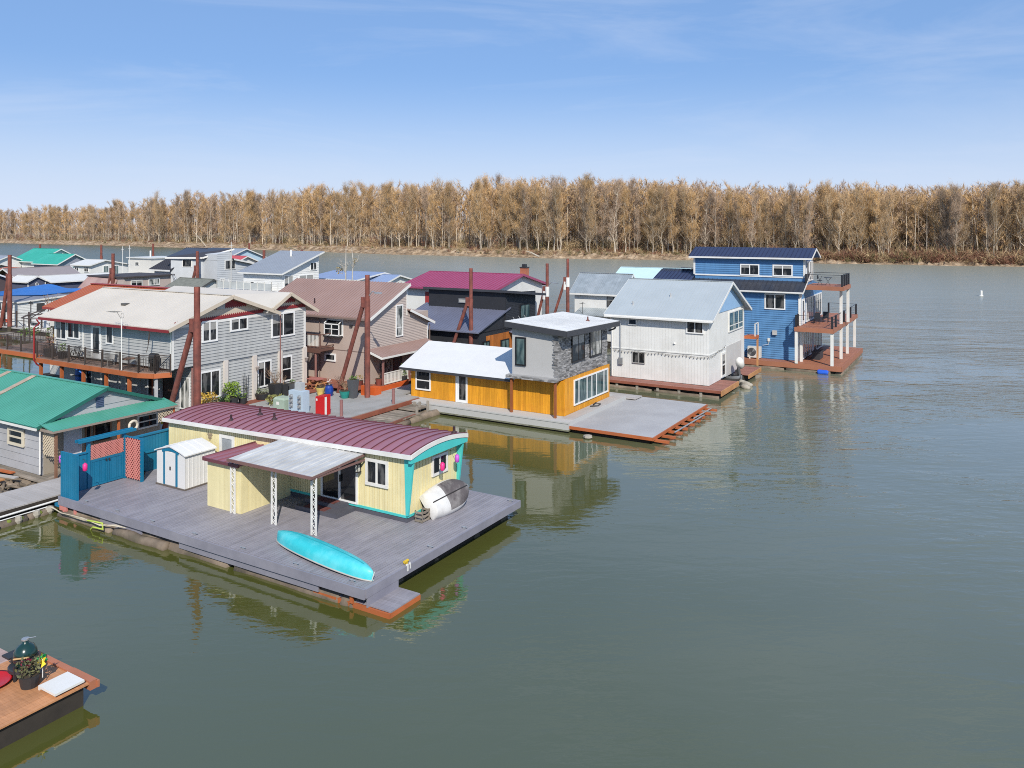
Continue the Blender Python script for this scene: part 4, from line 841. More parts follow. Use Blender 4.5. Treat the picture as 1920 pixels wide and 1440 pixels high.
def chair(label, u, v, z, m, cat='chair', group=None):
    t = T('patio_chair', label, cat, (u, v, z), group)
    t.part('seat', MB().box(u - .26, u + .26, v - .25, v + .25, z + .40, z + .45), m); t.part('backrest', MB().hexa([(u - .26, v + .20, z + .45), (u + .26, v + .20, z + .45), (u + .26, v + .25, z + .45), (u - .26, v + .25, z + .45), (u - .26, v + .34, z + .98), (u + .26, v + .34, z + .98), (u + .26, v + .39, z + .98), (u - .26, v + .39, z + .98)]), m)
    for a in (-.24, .24):
        for b in (-.23, .23): t.part('leg', MB().box(u + a - .02, u + a + .02, v + b - .02, v + b + .02, z, z + .40), m)
    return t
chair('pale folding chair standing on the grey house balcony right of the bicycle', -50.7, 32.1, 3.8, M('pale_chair', (.45, .44, .42), .6))
chair('dark reclining chair on the left end of the grey house balcony', -60.2, 34.2, 3.8, M('dark_chair', (.07, .05, .045), .6))
t = T('patio_table', 'small round brown table on the balcony near the hanging chain', 'table', (-48.6, 32.1, 3.8)); t.part('tabletop', MB().lathe((-48.6, 32.15, 4.42), [(.42, 0), (.42, .04), (0, .045)], 16), M('brown_top', (.20, .10, .06), .6)); t.part('leg', MB().tube((-48.6, 32.15, 3.8), (-48.6, 32.15, 4.42), .03, n=6), dark_metal)
t = T('barbecue', 'dark barbecue grill in the right corner of the grey house balcony', 'grill', (-46.2, 32.3, 3.8)); t.part('body', MB().box(-46.5, -45.95, 32.15, 32.6, 4.35, 4.75), dark_metal); t.part('lid', MB().tube((-46.5, 32.37, 4.75), (-45.95, 32.37, 4.75), .22, n=12), dark_metal)
for a in (-46.45, -46.0): t.part('leg', MB().box(a - .02, a + .02, 32.2, 32.55, 3.8, 4.35), dark_metal)
potted('dark square planter of reddish plant on the left balcony', -57.7, 32.1, 3.8, None, pot_black, ('leaf', .4, .9, 120, .08, M('bronze_leaves', (.14, .07, .05), .7, isl=.3)), square=(.25, .3, .6))
potted('dark pot of yellow green bamboo behind the red downpipe', -59.3, 33.4, 3.8, None, pot_black, ('leaf', .55, 1.5, 150, .08, leafy), square=(.22, .28, .5))
potted('slate pot of small leafy plant beside the balcony bicycle', -56.2, 32.15, 3.8, None, pot_black, ('leaf', .3, .6, 70, .07, leafg), square=(.18, .25, .5))
t = T('tv_antenna', 'thin white pole with a branched television antenna rising from the balcony', 'antenna', (-48.35, 31.5, 3.8)); q = MB(); q.tube((-48.35, 31.5, 3.8), (-48.35, 31.5, 7.15), .035, n=7); t.part('pole', q, white)
q = MB(); q.tube((-49.6, 31.5, 7.55), (-48.7, 31.5, 7.55), .018, n=5); q.tube((-48.35, 31.5, 7.1), (-48.85, 31.5, 7.55), .02, n=5); q.torus((-48.25, 31.5, 7.35), .16, .012, 'v', 14, 5)
for k in range(5): q.tube((-49.55 + k * .2, 31.2, 7.55), (-49.55 + k * .2, 31.8, 7.55), .01, n=4)
t.part('aerial', q, M('aerial', (.22, .21, .19), .5))
one('hanging_chain', 'knotted chain ornament hanging from the grey house eave above the balcony', 'ornament', MB().path([(-46.4, 32.15, 6.4), (-46.45, 32.15, 5.9), (-46.55, 32.15, 5.4), (-46.7, 32.15, 5.0)], [.03, .05, .02, .02], 6), iron, (-46.4, 32.15, 5))
t = T('kayak', 'blue covered kayak standing against the lower grey wall between the posts', 'kayak', (-57.5, 34.1, .7)); q = MB(); hull(q, 2.5, .75, .3); place(q, Matrix.Translation((-57.4, 34.15, 2.0)) @ Matrix.Rotation(math.radians(86), 4, 'Y') @ Matrix.Rotation(math.radians(90), 4, 'X')); t.part('hull', q, M('bright_blue_tarp', (.02, .16, .60), .5, var=.15), smooth=True); t.part('strap', MB().box(-57.8, -57.0, 33.78, 34.2, 2.2, 2.25), pot_black)

# ================================================================ TAN HOUSE
tan = M('tan_stucco', (.43, .345, .30), .75, var=.06, vs=.7, dirt=(.36, .28, .24), da=.25, ds=.4, bump=.08, bs=80)
tan_lap = M('tan_lap_siding', (.44, .37, .33), .6, var=.04, isl=.03)
brown_roof = M('brown_metal_roof', (.30, .20, .175), .45, var=.07, vs=.4, isl=.03, dirt=(.36, .26, .235), da=.4, ds=.3)
t = T('floating_house', 'tan stucco house with brown ribbed metal roof and a small railed porch', 'floating home', (-46, 49, 0))
w = MB(); w.box(-53, -40.9, 47.1, 54.5, .3, 6.05); t.part('wall', w, tan)
w = MB(); w.poly(FU(-40.9), [(47.1, 6.0), (51.6, 6.0), (51.6, 8.3), (47.1, 6.08)], -12, -.0); w.lap(FU(-40.9), [(47.1, 3.3), (51.6, 3.3), (51.6, 8.28), (47.1, 6.08)], .13, .03); w.lap(FU(-40.9), [(51.6, 3.3), (54.4, 3.3), (54.4, 5.05), (51.6, 6.2)], .13, .03); t.part('gable_siding', w, tan_lap)
r = MB(); s1 = (8.5 - 6.12) / 4.9
A, B, C, D = (-53.3, 46.7, 6.12), (-40.55, 46.7, 6.12), (-40.55, 51.65, 8.52), (-53.3, 51.65, 8.52); r.slab(A, B, C, D, .12); r.ribs(A, B, C, D, .3, .05, .05)
A, B, C, D = (-40.5, 54.9, 5.1), (-53, 54.9, 5.1), (-53, 51.6, 6.42), (-40.5, 51.6, 6.42); r.slab(A, B, C, D, .1); r.ribs(A, B, C, D, .3, .05, .05); t.part('roof', r, brown_roof)
f = MB(); f.bar((-40.52, 46.7, 6.02), (-40.52, 51.65, 8.42), .05, .22); f.bar((-40.47, 51.6, 6.33), (-40.47, 54.9, 5.0), .05, .2); f.box(-40.95, -40.86, 51.53, 51.66, 5.9, 8.2); f.box(-40.92, -40.85, 54.3, 54.42, 3.4, 5.0); t.part('rake_board', f, white)
f = MB(); f.box(-53.3, -40.55, 46.62, 46.70, 5.92, 6.04); f.tube((-46.1, 46.7, 5.9), (-46.1, 47.02, 5.6), .045, n=7); f.tube((-46.1, 47.05, 5.6), (-46.1, 47.05, .8), .045, n=7); f.rect(FV(47.1), -53, -40.9, 3.38, 3.44, 0, .012); f.tube((-40.8, 54.6, 4.9), (-40.8, 54.6, 3.3), .04, n=7); t.part('gutter', f, M('taupe_gutter', (.20, .145, .125), .5))
r = MB(); A, B, C, D = (-39.35, 46.75, 3.26), (-39.35, 54.2, 3.26), (-40.9, 54.2, 3.74), (-40.9, 46.75, 3.74); r.slab(A, B, C, D, .09); r.ribs(A, B, C, D, .3, .035, .02); t.part('porch_roof', r, brown_roof)
f = MB(); f.box(-39.35, -39.3, 46.72, 54.2, 3.10, 3.24); f.bar((-40.9, 46.72, 3.62), (-39.35, 46.72, 3.14), .05, .16); t.part('porch_fascia', f, white)
pm_ = M('mauve_post', (.24, .115, .10), .6)
for v in (47.1, 50.3, 53.8): t.part('porch_post', MB().box(-39.66, -39.53, v - .065, v + .065, .9, 3.14), pm_)
b = MB()
for z in (1.1, 1.9): b.box(-39.65, -39.55, 47.2, 50.2, z, z + .06)
for i in range(18): v = 47.25 + i * .165; b.box(-39.62, -39.57, v, v + .07, 1.1, 1.9)
t.part('porch_rail', b, white)
window(t, FV(47.1), -45.55, -44.4, 2.46, 3.08, vinyl, fw=.12)
# projecting garden window
g = MB(); a0, a1, z0, z1, o = -45.3, -43.7, 4.55, 5.78, .42
for a in (a0, a1 - .07): g.box(a, a + .07, 47.1 - o, 47.1, z0, z0 + .08); g.hexa([(a, 47.1 - o, z1 - .32), (a + .07, 47.1 - o, z1 - .32), (a + .07, 47.06, z1 - .07), (a, 47.06, z1 - .07), (a, 47.1 - o, z1 - .25), (a + .07, 47.1 - o, z1 - .25), (a + .07, 47.06, z1), (a, 47.06, z1)]); g.box(a, a + .07, 47.1 - o, 47.1 - o + .07, z0, z1 - .28)
g.box(a0, a1, 47.1 - o, 47.1 - o + .07, z0, z0 + .09); g.box(a0, a1, 47.1 - o, 47.1 - o + .07, z1 - .36, z1 - .28); g.box(a0, a1, 47.1 - o, 47.1 - o + .05, z0 + .5, z0 + .55); g.box(-44.53, -44.47, 47.1 - o, 47.1 - o + .05, z0, z1 - .3); g.rect(FV(47.1), a0 - .08, a1 + .08, z0 - .1, z1 + .1, 0, .03)
gw = t.part('garden_window', g, vinyl); t.part('pane', MB().hexa([(a0 + .07, 47.15 - o, z0 + .08), (a1 - .07, 47.15 - o, z0 + .08), (a1 - .07, 47.05, z0 + .08), (a0 + .07, 47.05, z0 + .08), (a0 + .07, 47.15 - o, z1 - .36), (a1 - .07, 47.15 - o, z1 - .36), (a1 - .07, 47.05, z1 - .08), (a0 + .07, 47.05, z1 - .08)]), glassm, gw); t.part('sill', MB().box(a0 - .05, a1 + .05, 47.05 - o, 47.1, z0 - .12, z0), dark_metal, gw)
window(t, FU(-40.9), 50.15, 51.05, 4.3, 6.85, vinyl, pale_glass, fw=.09, mh=(.28,))
door(t, FU(-40.9), 49.9, 50.9, .95, 2.95, white, M('oxblood_door', (.10, .02, .02), .4), glass=None); window(t, FU(-40.9), 52.0, 53.4, 1.6, 2.7, vinyl)
q = MB(); q.torus((-40.8, 48.85, 2.2), .62, .035, 'u', 24, 6); q.torus((-40.8, 48.85, 2.2), .1, .04, 'u', 12, 6)
for k in range(8): a = k * math.pi / 4; q.tube((-40.8, 48.85, 2.2), (-40.8, 48.85 + .6 * math.cos(a), 2.2 + .6 * math.sin(a)), .022, n=5)
one('wagon_wheel', 'dark wagon wheel hung on the tan wall under the porch roof', 'wheel', q, M('wheel_iron', (.07, .055, .05), .6), (-40.8, 48.85, 2.2))
b = MB(); b.boards(-47.4, -40.2, 44.9, 47.1, .98, 1.04, 'u', .16, .01, 2); b.boards(-41.0, -39.2, 46.9, 54.3, .88, .95, 'v', .16, .01, 2); t.part('deck', b, red_deck)
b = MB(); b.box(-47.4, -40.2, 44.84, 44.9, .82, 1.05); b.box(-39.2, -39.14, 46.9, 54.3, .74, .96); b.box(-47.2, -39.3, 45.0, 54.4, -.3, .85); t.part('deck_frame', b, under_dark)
b = MB(); b.box(-39.55, -38.95, 44.55, 44.75, .78, 1.5); b.box(-39.25, -38.5, 44.9, 45.6, .78, 1.35); b.box(-39.2, -39.05, 45.6, 49.5, .80, 1.15); t.part('corner_fender', b, M('bright_orange_timber', (.55, .10, .02), .6, var=.15))
b = MB(); b.box(-46.2, -44.6, 45.6, 47.1, 3.42, 3.62); b.box(-46.2, -44.6, 45.55, 45.6, 3.3, 3.66); t.part('balcony_floor', b, M('dark_brown_wood', (.13, .065, .05), .7))
b = MB()
for z in (3.75, 4.68): b.box(-46.2, -44.6, 45.55, 45.62, z, z + .07); b.box(-44.66, -44.6, 45.6, 47.1, z, z + .07)
for u in (-46.2, -44.68): b.box(u, u + .09, 45.54, 45.63, 3.6, 4.82)
t.part('balcony_rail', b, M('dark_brown_wood', (.13, .065, .05), .7))
b = MB()
for i in range(10): u = -46.05 + i * .145; b.box(u, u + .05, 45.56, 45.6, 3.78, 4.7)
t.part('baluster', b, white); t.part('balcony_post', MB().tube((-45.2, 45.7, .98), (-45.2, 45.7, 3.4), .09, n=10), pm_)
t.part('vent_pipe', MB().lathe((-47.8, 48.2, 6.75), [(.14, 0), (.07, .1), (.05, .5), (0, .5)], 8), M('vent_rubber', (.035, .015, .018), .6))
t.part('wall_light', MB().box(-42.9, -42.65, 46.98, 47.1, 5.3, 5.45).box(-43.1, -42.9, 47.0, 47.1, 3.42, 3.55), dark_metal)

# ================================================================ STEEL PILES
def pile(label, u, v, top, r, brace=None, zc=None, light=False, collar=False):
    t = T('mooring_pile', label, 'pile', (u, v, 0), 'rusty steel mooring piles')
    zs = zc if zc else 7.5
    p = MB(); p.path([(u, v, -1.5), (u + .0, v, zs)], [r * 1.12, r * 1.12], 16); p.path([(u, v, zs - .02), (u, v, top)], [r * .92, r * .92], 16); t.part('pile', p, rust, smooth=False)
    if brace:
        bu, bv, bz = brace; b = MB(); ex = Vector((u, v, 0)) - Vector((bu, bv, 0)); dz = 0
        a = Vector((u, v, zs)); e = Vector((bu, bv, bz)); d_ = (e - a).normalized(); b.tube(a + Vector((-.30 if bu < u else .30, 0, -.15)), e, r * .88, r * .88, 14); t.part('brace', b, rust)
        c = MB(); s_ = -1 if bu < u else 1; c.box(*sorted((u, u + s_ * (.30 + r))), v - r * .9, v + r * .9, zs - .62, zs + .12); t.part('bracket', c, rust)
    if collar: t.part('collar', MB().path([(u, v, zs - .9), (u, v, zs + .1)], r * 1.25, 16), white); t.part('collar', MB().path([(u - .35, v, zs - 1.2), (u - .3, v, zs - .35)], r * 1.1, 12), white)
    t.part('tide_band', MB().path([(u, v, -.3), (u, v, .75)], [r * 1.15, r * 1.14], 16), M('tide_band', (.06, .045, .03), .8, var=.4, vs=4, dirt=(.10, .11, .06), da=.6, ds=2))
    if light:
        l = MB(); l.path([(u + .1, v, zs + .2), (u + .5, v - .05, zs + .55), (u + .9, v - .1, zs + .5)], .04, 6); l.box(u + .85, u + 1.35, v - .22, v + .02, zs + .42, zs + .52); t.part('lamp_arm', l, steel)
    return t
pile('tall rusty pile with raking brace standing left behind the yellow home', -38.5, 29.66, 9.69, .185, (-41.6, 29.6, .6), 7.75)
pile('tall rusty pile with brace and lamp at the corner of the concrete dock', -38.62, 44.2, 9.63, .18, (-41.6, 44.35, .7), 7.9, True)
pile('rusty pile and brace in front of the dark blue roof behind the cedar house', -38.5, 57.43, 9.55, .17, (-40.9, 57.0, .8), 6.9)
pile('rusty pile with leaning brace left of the white topped pile', -38.5, 71.26, 9.44, .17, (-40.6, 71.5, .8), 7.0, True, True)
t = pile('rusty pile with white collar nearest the small white house', -38.4, 75.65, 9.78, .16, (-40.6, 75.6, 2.0), 7.7, False, True)
# ================================================================ CEDAR HOUSE WITH THE STONE BOX
cedar = M('honey_cedar_boards', (.68, .30, .018), .5, var=.16, vs=1.6, isl=.16, grain=(14, 14, .7), bump=.12, bs=1, dirt=(.35, .115, .01), da=.5, ds=1.6)
membrane = M('white_roof_membrane', (.64, .64, .635), .6, var=.03, dirt=(.55, .54, .52), da=.2, ds=.5)
charcoal = M('charcoal_fascia', (.045, .047, .055), .5, var=.08)
stucco = M('light_grey_stucco', (.43, .425, .42), .8, var=.03, bump=.06, bs=90)
stone = M('ledger_stone', (.25, .245, .245), .8, var=.2, vs=5, isl=.5, bump=.4, bs=40)
float_grey = M('concrete_float', (.46, .46, .45), .8, var=.06, vs=.6, dirt=(.36, .35, .33), da=.4)
t = T('floating_house', 'honey cedar house with white flat roof and grey stone clad upper box', 'floating home', (-30, 49, 0))
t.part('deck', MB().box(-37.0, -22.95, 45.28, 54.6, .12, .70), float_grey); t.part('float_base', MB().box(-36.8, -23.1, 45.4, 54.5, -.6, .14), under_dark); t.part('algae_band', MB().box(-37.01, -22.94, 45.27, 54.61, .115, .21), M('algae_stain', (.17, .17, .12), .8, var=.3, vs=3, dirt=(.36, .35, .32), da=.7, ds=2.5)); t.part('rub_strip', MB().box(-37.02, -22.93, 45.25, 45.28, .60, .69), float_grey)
w = MB(); V, U = 46.6, -23.9
w.box(-36.5, U, V, 53.75, .7, 2.98); w.vert(FV(V), [(-36.5, .72), (U, .72), (U, 2.95), (-36.5, 2.95)], .19, .006, .02); w.vert(FU(U), [(V, .72), (53.75, .72), (53.75, 3.12), (V, 3.12)], .19, .006, .02); t.part('wall', w, cedar)
r = MB(); A, B, C, D = (-37.15, 46.0, 2.86), (-27.4, 46.0, 2.86), (-27.4, 50.2, 4.25), (-37.6, 50.2, 4.25); r.slab(A, B, C, D, .05); r.slab((-27.4, 54.4, 2.86), (-37.15, 54.4, 2.86), (-37.6, 50.2, 4.25), (-27.4, 50.2, 4.25), .05); t.part('roof', r, membrane)
f = MB(); f.bar((-37.15, 45.99, 2.77), (-27.4, 45.99, 2.77), .05, .17); f.bar((-37.17, 46.0, 2.77), (-37.62, 50.2, 4.16), .05, .16); t.part('fascia', f, charcoal)
b = MB(); b.hexa([(-27.6, 46.15, 3.05), (-24.13, 46.15, 3.05), (-24.13, 53.8, 3.05), (-27.6, 53.8, 3.05), (-27.6, 46.15, 6.66), (-24.13, 46.15, 6.38), (-24.13, 53.8, 6.20), (-27.6, 53.8, 6.52)]); t.part('upper_box', b, stucco)
sb = MB()
def ledger(face, a0, a1, z0, z1, h=.085, jag=0.0):
    z = z0
    while z < z1 - .02:
        hh = min(h * rnd.uniform(.8, 1.2), z1 - z); a = a0 - (rnd.uniform(-jag, jag) if jag else 0)
        while a < a1 - .01:
            L = min(rnd.uniform(.16, .55), a1 - a); sb.rect(face, a, a + L - .006, z, z + hh - .006, 0, rnd.uniform(.03, .075)); a += L
        z += hh
ledger(FU(-24.13), 46.1, 53.8, 3.06, 6.25); ledger(FV(46.15), -24.45, -24.08, 3.30, 6.25, .085, .13); ledger(FV(45.75), -27.85, -24.1, 3.02, 3.22, .075); ledger(FU(-24.13), 45.75, 46.1, 3.02, 3.22)
t.part('stone_cladding', sb, stone)
t.part('stone_ledge', MB().box(-27.85, -24.12, 45.76, 46.15, 3.02, 3.23), M('ledge_grey', (.30, .30, .30), .8, var=.08))
r = MB(); A, B, C, D = (-27.95, 45.75, 6.80), (-23.3, 45.75, 6.42), (-23.3, 54.25, 6.24), (-27.95, 54.25, 6.66); r.slab(A, B, C, D, .06)
for i in range(1, 30): v = 45.75 + 8.5 * i / 30; k = i / 30; r.bar((-27.95, v, 6.80 - .14 * k + .006), (-23.3, v, 6.42 - .18 * k + .006), .03, .012)
t.part('upper_roof', r, M('white_shingle_roof', (.66, .66, .65), .6, var=.06, isl=.04, dirt=(.5, .5, .48), da=.3, ds=.9))
f = MB()
for p, q in ((A, B), (B, C), (A, D), (D, C)): f.bar(Vector(p) - Vector((0, 0, .21)), Vector(q) - Vector((0, 0, .21)), .07, .36)
f.tube((-23.5, 53.9, 6.0), (-23.5, 53.9, 5.7), .07, n=8); f.tube((-23.5, 53.9, 5.7), (-24.0, 53.9, 5.5), .06, n=8); t.part('upper_fascia', f, charcoal)
t.part('vent_pipe', MB().lathe((-24.6, 51.6, 6.42), [(.16, 0), (.06, .1), (.05, .3), (0, .3)], 8), M('rust_vent', (.14, .05, .04), .6))
blk = M('black_frame', (.012, .012, .014), .4)
window(t, FU(-24.07), 47.95, 49.9, 3.98, 5.82, blk, glassm, fw=.09, mv=(.5,), out=.08); window(t, FU(-24.07), 50.75, 52.7, 3.98, 5.82, blk, pale_glass, fw=.09, mv=(.5,), out=.08)
window(t, FV(46.15), -27.32, -26.52, 3.84, 5.74, blk, teal_glass, fw=.09)
window(t, FV(V), -36.05, -34.7, 1.25, 2.66, vinyl, glassm, fw=.10, mh=(.5,)); door(t, FV(V), -32.5, -31.5, .72, 2.66, vinyl, vinyl, glassm, (.3, .85, .1, .95))
window(t, FU(U), 47.9, 53.4, 1.16, 2.88, vinyl, teal_glass, fw=.10, mv=(.13, .36, .5, .64, .87))
rp = M('red_brown_post', (.27, .085, .03), .6, var=.15)
for u in (-27.5, -24.2): t.part('post', MB().box(u - .07, u + .07, 45.82, 45.96, .70, 3.02), rp)
b = MB(); b.boards(-23.85, -22.98, 46.0, 54.4, .70, .74, 'v', .29, .01, 0); b.boards(-24.8, -22.2, 54.6, 55.9, .52, .58, 'u', .2, .01, 0); t.part('side_walk', b, grey_plank)
q = MB(); q.path([(-23.6, 49.9, .78), (-23.2, 50.3, .78), (-23.3, 50.9, .78), (-23.7, 51.0, .80), (-23.6, 50.4, .79)], .05, 6)
one('cable_coil', 'dark cable coiled on the walk below the large white windows of the cedar house', 'cable', q, M('dark_rubber', (.015, .015, .018), .5), (-23.5, 50.4, .75))
t = T('swim_float', 'low grey surfaced swim float with bare orange joists along its river side', 'float', (-20, 51, 0))
t.part('deck', MB().box(-23.1, -17.4, 45.5, 56.1, .40, .45), M('smooth_grey_deck', (.365, .36, .365), .75, var=.07, vs=.5, dirt=(.43, .43, .43), da=.5, ds=.5))
t.part('rim', MB().box(-23.12, -17.38, 45.42, 45.5, .26, .44).box(-17.4, -17.32, 45.42, 56.1, .26, .44), orange_wood)
for i in range(9): v = 45.9 + i * 1.22; t.part('joist', MB().box(-22.9, -16.55 + rnd.uniform(-.08, .08), v - .10, v + .10, .12, .26), orange_wood)
b = MB(); b.bar((-16.9, 48.0, .28), (-16.75, 53.5, .28), .10, .04); b.bar((-17.0, 52.0, .31), (-16.9, 55.6, .31), .09, .04); t.part('loose_rail', b, steel)
t.part('float_base', MB().box(-22.9, -17.8, 45.7, 56.0, -.4, .12), under_dark)
one('foam_block', 'small pale foam block floating in front of the swim float', 'float', MB().lathe((-21.4, 44.9, .06), [(.1, -.1), (.3, 0), (.28, .12), (.1, .16)], 7), M('dirty_foam', (.34, .31, .26), .9), (-21.4, 44.9, 0))

# ================================================================ WHITE HOUSE
silver = M('silver_metal_roof', (.42, .46, .475), .38, .15, var=.06, vs=.4, isl=.03, dirt=(.50, .53, .54), da=.35, ds=.3)
sky_blue = M('sky_blue_panel', (.27, .44, .66), .6, var=.05)
t = T('floating_house', 'tall white floating house with silver metal roof, blue gable triangle and open boat bay', 'floating home', (-23, 67, 0))
gable(t, 'u', -27.35, -19.0, 61.85, 72.3, 66.9, .62, 5.98, 5.98, 8.42, white2, silver, so0=.4, so1=.5, to0=.5, to1=.7, rib=.28, rw=.035, rh=.022, fascia=white2, siding='vert', board=.24, thick=.1)
fu, fv = FU(-18.98), FV(61.83)
t.part('gable_panel', MB().poly(fu, [(62.05, 6.12), (72.1, 6.12), (66.9, 8.36)], .0, .05), sky_blue)
t.part('belt_trim', MB().rect(fu, 61.85, 66.5, 2.98, 3.06, 0, .04).rect(fv, -27.35, -19.0, 2.98, 3.06, 0, .04), white2)
window(t, fv, -25.75, -25.0, 5.02, 5.95, white, fw=.08, mh=(.5,)); window(t, fv, -20.8, -19.4, 4.66, 5.95, vinyl, fw=.09, mv=(.5,)); window(t, fv, -25.4, -24.3, 1.9, 2.84, M('grey_window_frame', (.35, .34, .33), .5), fw=.06, mv=(.5,))
window(t, fu, 67.2, 71.7, 4.22, 5.92, white, teal_glass, fw=.10, mv=(.335, .665), mh=(.3,)); window(t, fu, 65.05, 66.2, .75, 2.75, white, fw=.16, mh=(.5,))
for v in (64.2, 65.6): t.part('vent_pipe', MB().lathe((-25.8 + (v - 64.2) * 2.0, v - 1.3, 5.9 + (v - 61.85 - 1.3) * .48 + .1), [(.15, 0), (.07, .1), (.05, .38), (0, .38)], 8), M('pale_vent', (.4, .4, .4), .5))
t.part('wall_light', MB().lathe((-21.8, 61.8, 3.72), [(.1, 0), (.08, .1), (0, .12)], 8), white)
b = MB(); b.rect(fu, 66.55, 71.2, .63, 3.12, -.02, .024); t.part('boat_bay', b, M('bay_interior', (.50, .485, .47), .7, var=.05))
b = MB(); b.boards(-27.5, -17.6, 60.4, 61.8, .54, .60, 'u', .14, .008, 2); b.boards(-19.0, -17.6, 61.8, 65.0, .54, .60, 'u', .14, .008, 0); b.boards(-18.95, -17.6, 68.3, 72.5, .54, .60, 'u', .14, .008, 0); t.part('deck', b, M('cedar_brown_deck', (.27, .115, .085), .65, isl=.14, var=.1))
b = MB(); b.box(-17.6, -17.52, 60.3, 65.1, .22, .61); t.part('deck_fascia', b, cut_wood); b = MB(); b.box(-17.6, -17.52, 68.3, 72.5, .28, .61); t.part('deck_fascia', b, cut_wood); t.part('front_fascia', MB().box(-27.5, -17.55, 60.33, 60.4, .40, .60), red_deck)
b = MB(); b.box(-27.2, -18.0, 60.7, 72.3, -.4, .42); t.part('float_base', b, under_dark); floats(t, -27.4, -17.8, (60.6,), .0, .22)
for i in range(5): t.part('stub_post', MB().box(-26.3 + i * 1.75, -26.1 + i * 1.75, 60.42, 60.55, -.05, .40), M('greyed_timber', (.30, .27, .23), .85, var=.2))
t.part('balcony', MB().box(-19.0, -18.0, 72.3, 73.6, 3.1, 3.35), orange_wood); q = MB()
for v in (72.4, 73.5): q.box(-18.1, -18.02, v, v + .07, 3.35, 4.5)
q.box(-18.1, -18.02, 72.4, 73.57, 4.44, 4.5); t.part('balcony_rail', q, white); t.part('balcony_post', MB().box(-18.15, -18.0, 73.3, 73.45, .6, 3.1), cut_wood)
g = MB(); g.box(-27.7, -18.6, 61.22, 61.32, 5.62, 5.74); g.path([(-27.2, 61.3, 5.65), (-27.2, 61.72, 5.3), (-27.2, 61.75, .7)], .045, 7); t.part('gutter', g, white)
t.part('meter_box', MB().box(-26.6, -26.25, 61.65, 61.85, 1.7, 2.25).tube((-26.42, 61.7, 2.25), (-26.42, 61.7, 5.4), .03, n=6), steel)
t = T('string_lights', 'string of small bulbs draped along the middle of the white house walls', 'string lights', (-23, 61.7, 2.9))
q = MB(); pts = []
for i in range(57): u = -27.2 + 8.2 * i / 56; pts.append((u, 61.74, 2.92 - .10 * abs(math.sin(i * math.pi / 14))))
pts2 = [(-18.88, 61.8 + 4.4 * i / 20, 2.92 - .12 * abs(math.sin(i * math.pi / 10)) + .02 * i) for i in range(21)]
q.path(pts, .012, 4); q.path(pts2, .012, 4); t.part('cable', q, dark_metal)
q = MB()
for p in pts[::2] + pts2[::3]: q.lathe((p[0], p[1], p[2] - .12), [(.02, 0), (.045, .03), (.03, .09), (0, .11)], 6)
t.part('bulb', q, M('dull_bulb', (.22, .21, .19), .3))
t = T('motorboat', 'small motorboat in the open bay of the white house showing its white cowled outboard', 'boat', (-18.6, 67.6, 0))
q = MB(); hull(q, 3.6, 1.5, .6); place(q, Matrix.Translation((-18.9, 67.55, .62)) @ Matrix.Rotation(math.pi, 4, 'X') @ Matrix.Scale(.55, 4, (1, 0, 0))); t.part('hull', q, M('aluminium_hull', (.35, .36, .37), .4, .6), smooth=True)
q = MB(); q.lathe((0, 0, 0), [(.10, -.34), (.30, -.30), (.40, -.12), (.40, .12), (.33, .30), (.18, .40), (0, .42)], 14); place(q, Matrix.Translation((-18.15, 67.75, 1.62)) @ Matrix.Rotation(math.radians(48), 4, 'X') @ Matrix.Diagonal((.85, 1.0, 1.45, 1))); t.part('outboard_cowl', q, white, smooth=True)
q = MB(); q.bar((-18.2, 67.5, 1.3), (-18.05, 67.3, .35), .18, .26); q.bar((-18.45, 67.5, 1.0), (-18.1, 67.5, .95), .3, .2); q.box(-18.5, -18.2, 67.0, 68.0, .5, .75); t.part('outboard_leg', q, pot_black)
for i, (u, v, L) in enumerate(((-17.9, 67.2, 1.4), (-17.3, 66.6, 1.0), (-17.1, 65.4, .8))): one('foam_float', ('longest grey foam float beside the boat bay of the white house', 'middle grey foam float under the outboard', 'rounded grey foam float at the corner of the white house deck')[i], 'float', MB().path([(u - L / 2, v + .2, .08), (u, v, .12), (u + L / 2, v - .1, .08)], [.16, .26, .14], 9), M('dirty_foam', (.34, .31, .26), .9), (u, v, 0), smooth=True)

# ================================================================ BLUE HOUSE
blue_lap = M('blue_lap_siding', (.080, .205, .395), .55, var=.06, isl=.07, grain=(4, 4, .3), dirt=(.12, .28, .50), da=.3, ds=.4)
navy = M('navy_metal_roof', (.028, .034, .075), .35, var=.10, isl=.05)
navy2 = M('charcoal_ribbed_roof', (.035, .038, .05), .33, var=.10, isl=.05)
t = T('floating_house', 'three-storey blue lap-sided house with navy roofs and brown balconies on white posts', 'floating home', (-18, 82, 0))
w = MB(); w.box(-29.0, -15.1, 77.2, 88, .6, 7.0); w.poly(FU(-15.1), [(77.2, 6.9), (88, 6.9), (88, 7.1), (82.3, 8.0), (80.4, 8.55), (77.2, 7.05)], -13, 0); w.box(-25.6, -15.0, 78.7, 82.3, 7.2, 10.15); w.poly(FU(-15.0), [(78.7, 10.1), (82.3, 10.1), (80.5, 10.95)], -10.5, 0)
w.lap(FV(77.2), [(-29.0, .75), (-15.1, .75), (-15.1, 7.0), (-29.0, 7.0)], .20, .038); w.lap(FU(-15.1), [(77.2, .75), (88, .75), (88, 7.0), (83, 7.9), (77.2, 7.05)], .2, .02); w.lap(FV(78.7), [(-25.6, 8.35), (-15.0, 8.35), (-15.0, 10.15), (-25.6, 10.15)], .2, .038); w.lap(FU(-15.0), [(78.7, 8.2), (82.3, 8.2), (82.3, 10.15), (80.5, 10.9), (78.7, 10.15)], .2, .02); t.part('wall', w, blue_lap)
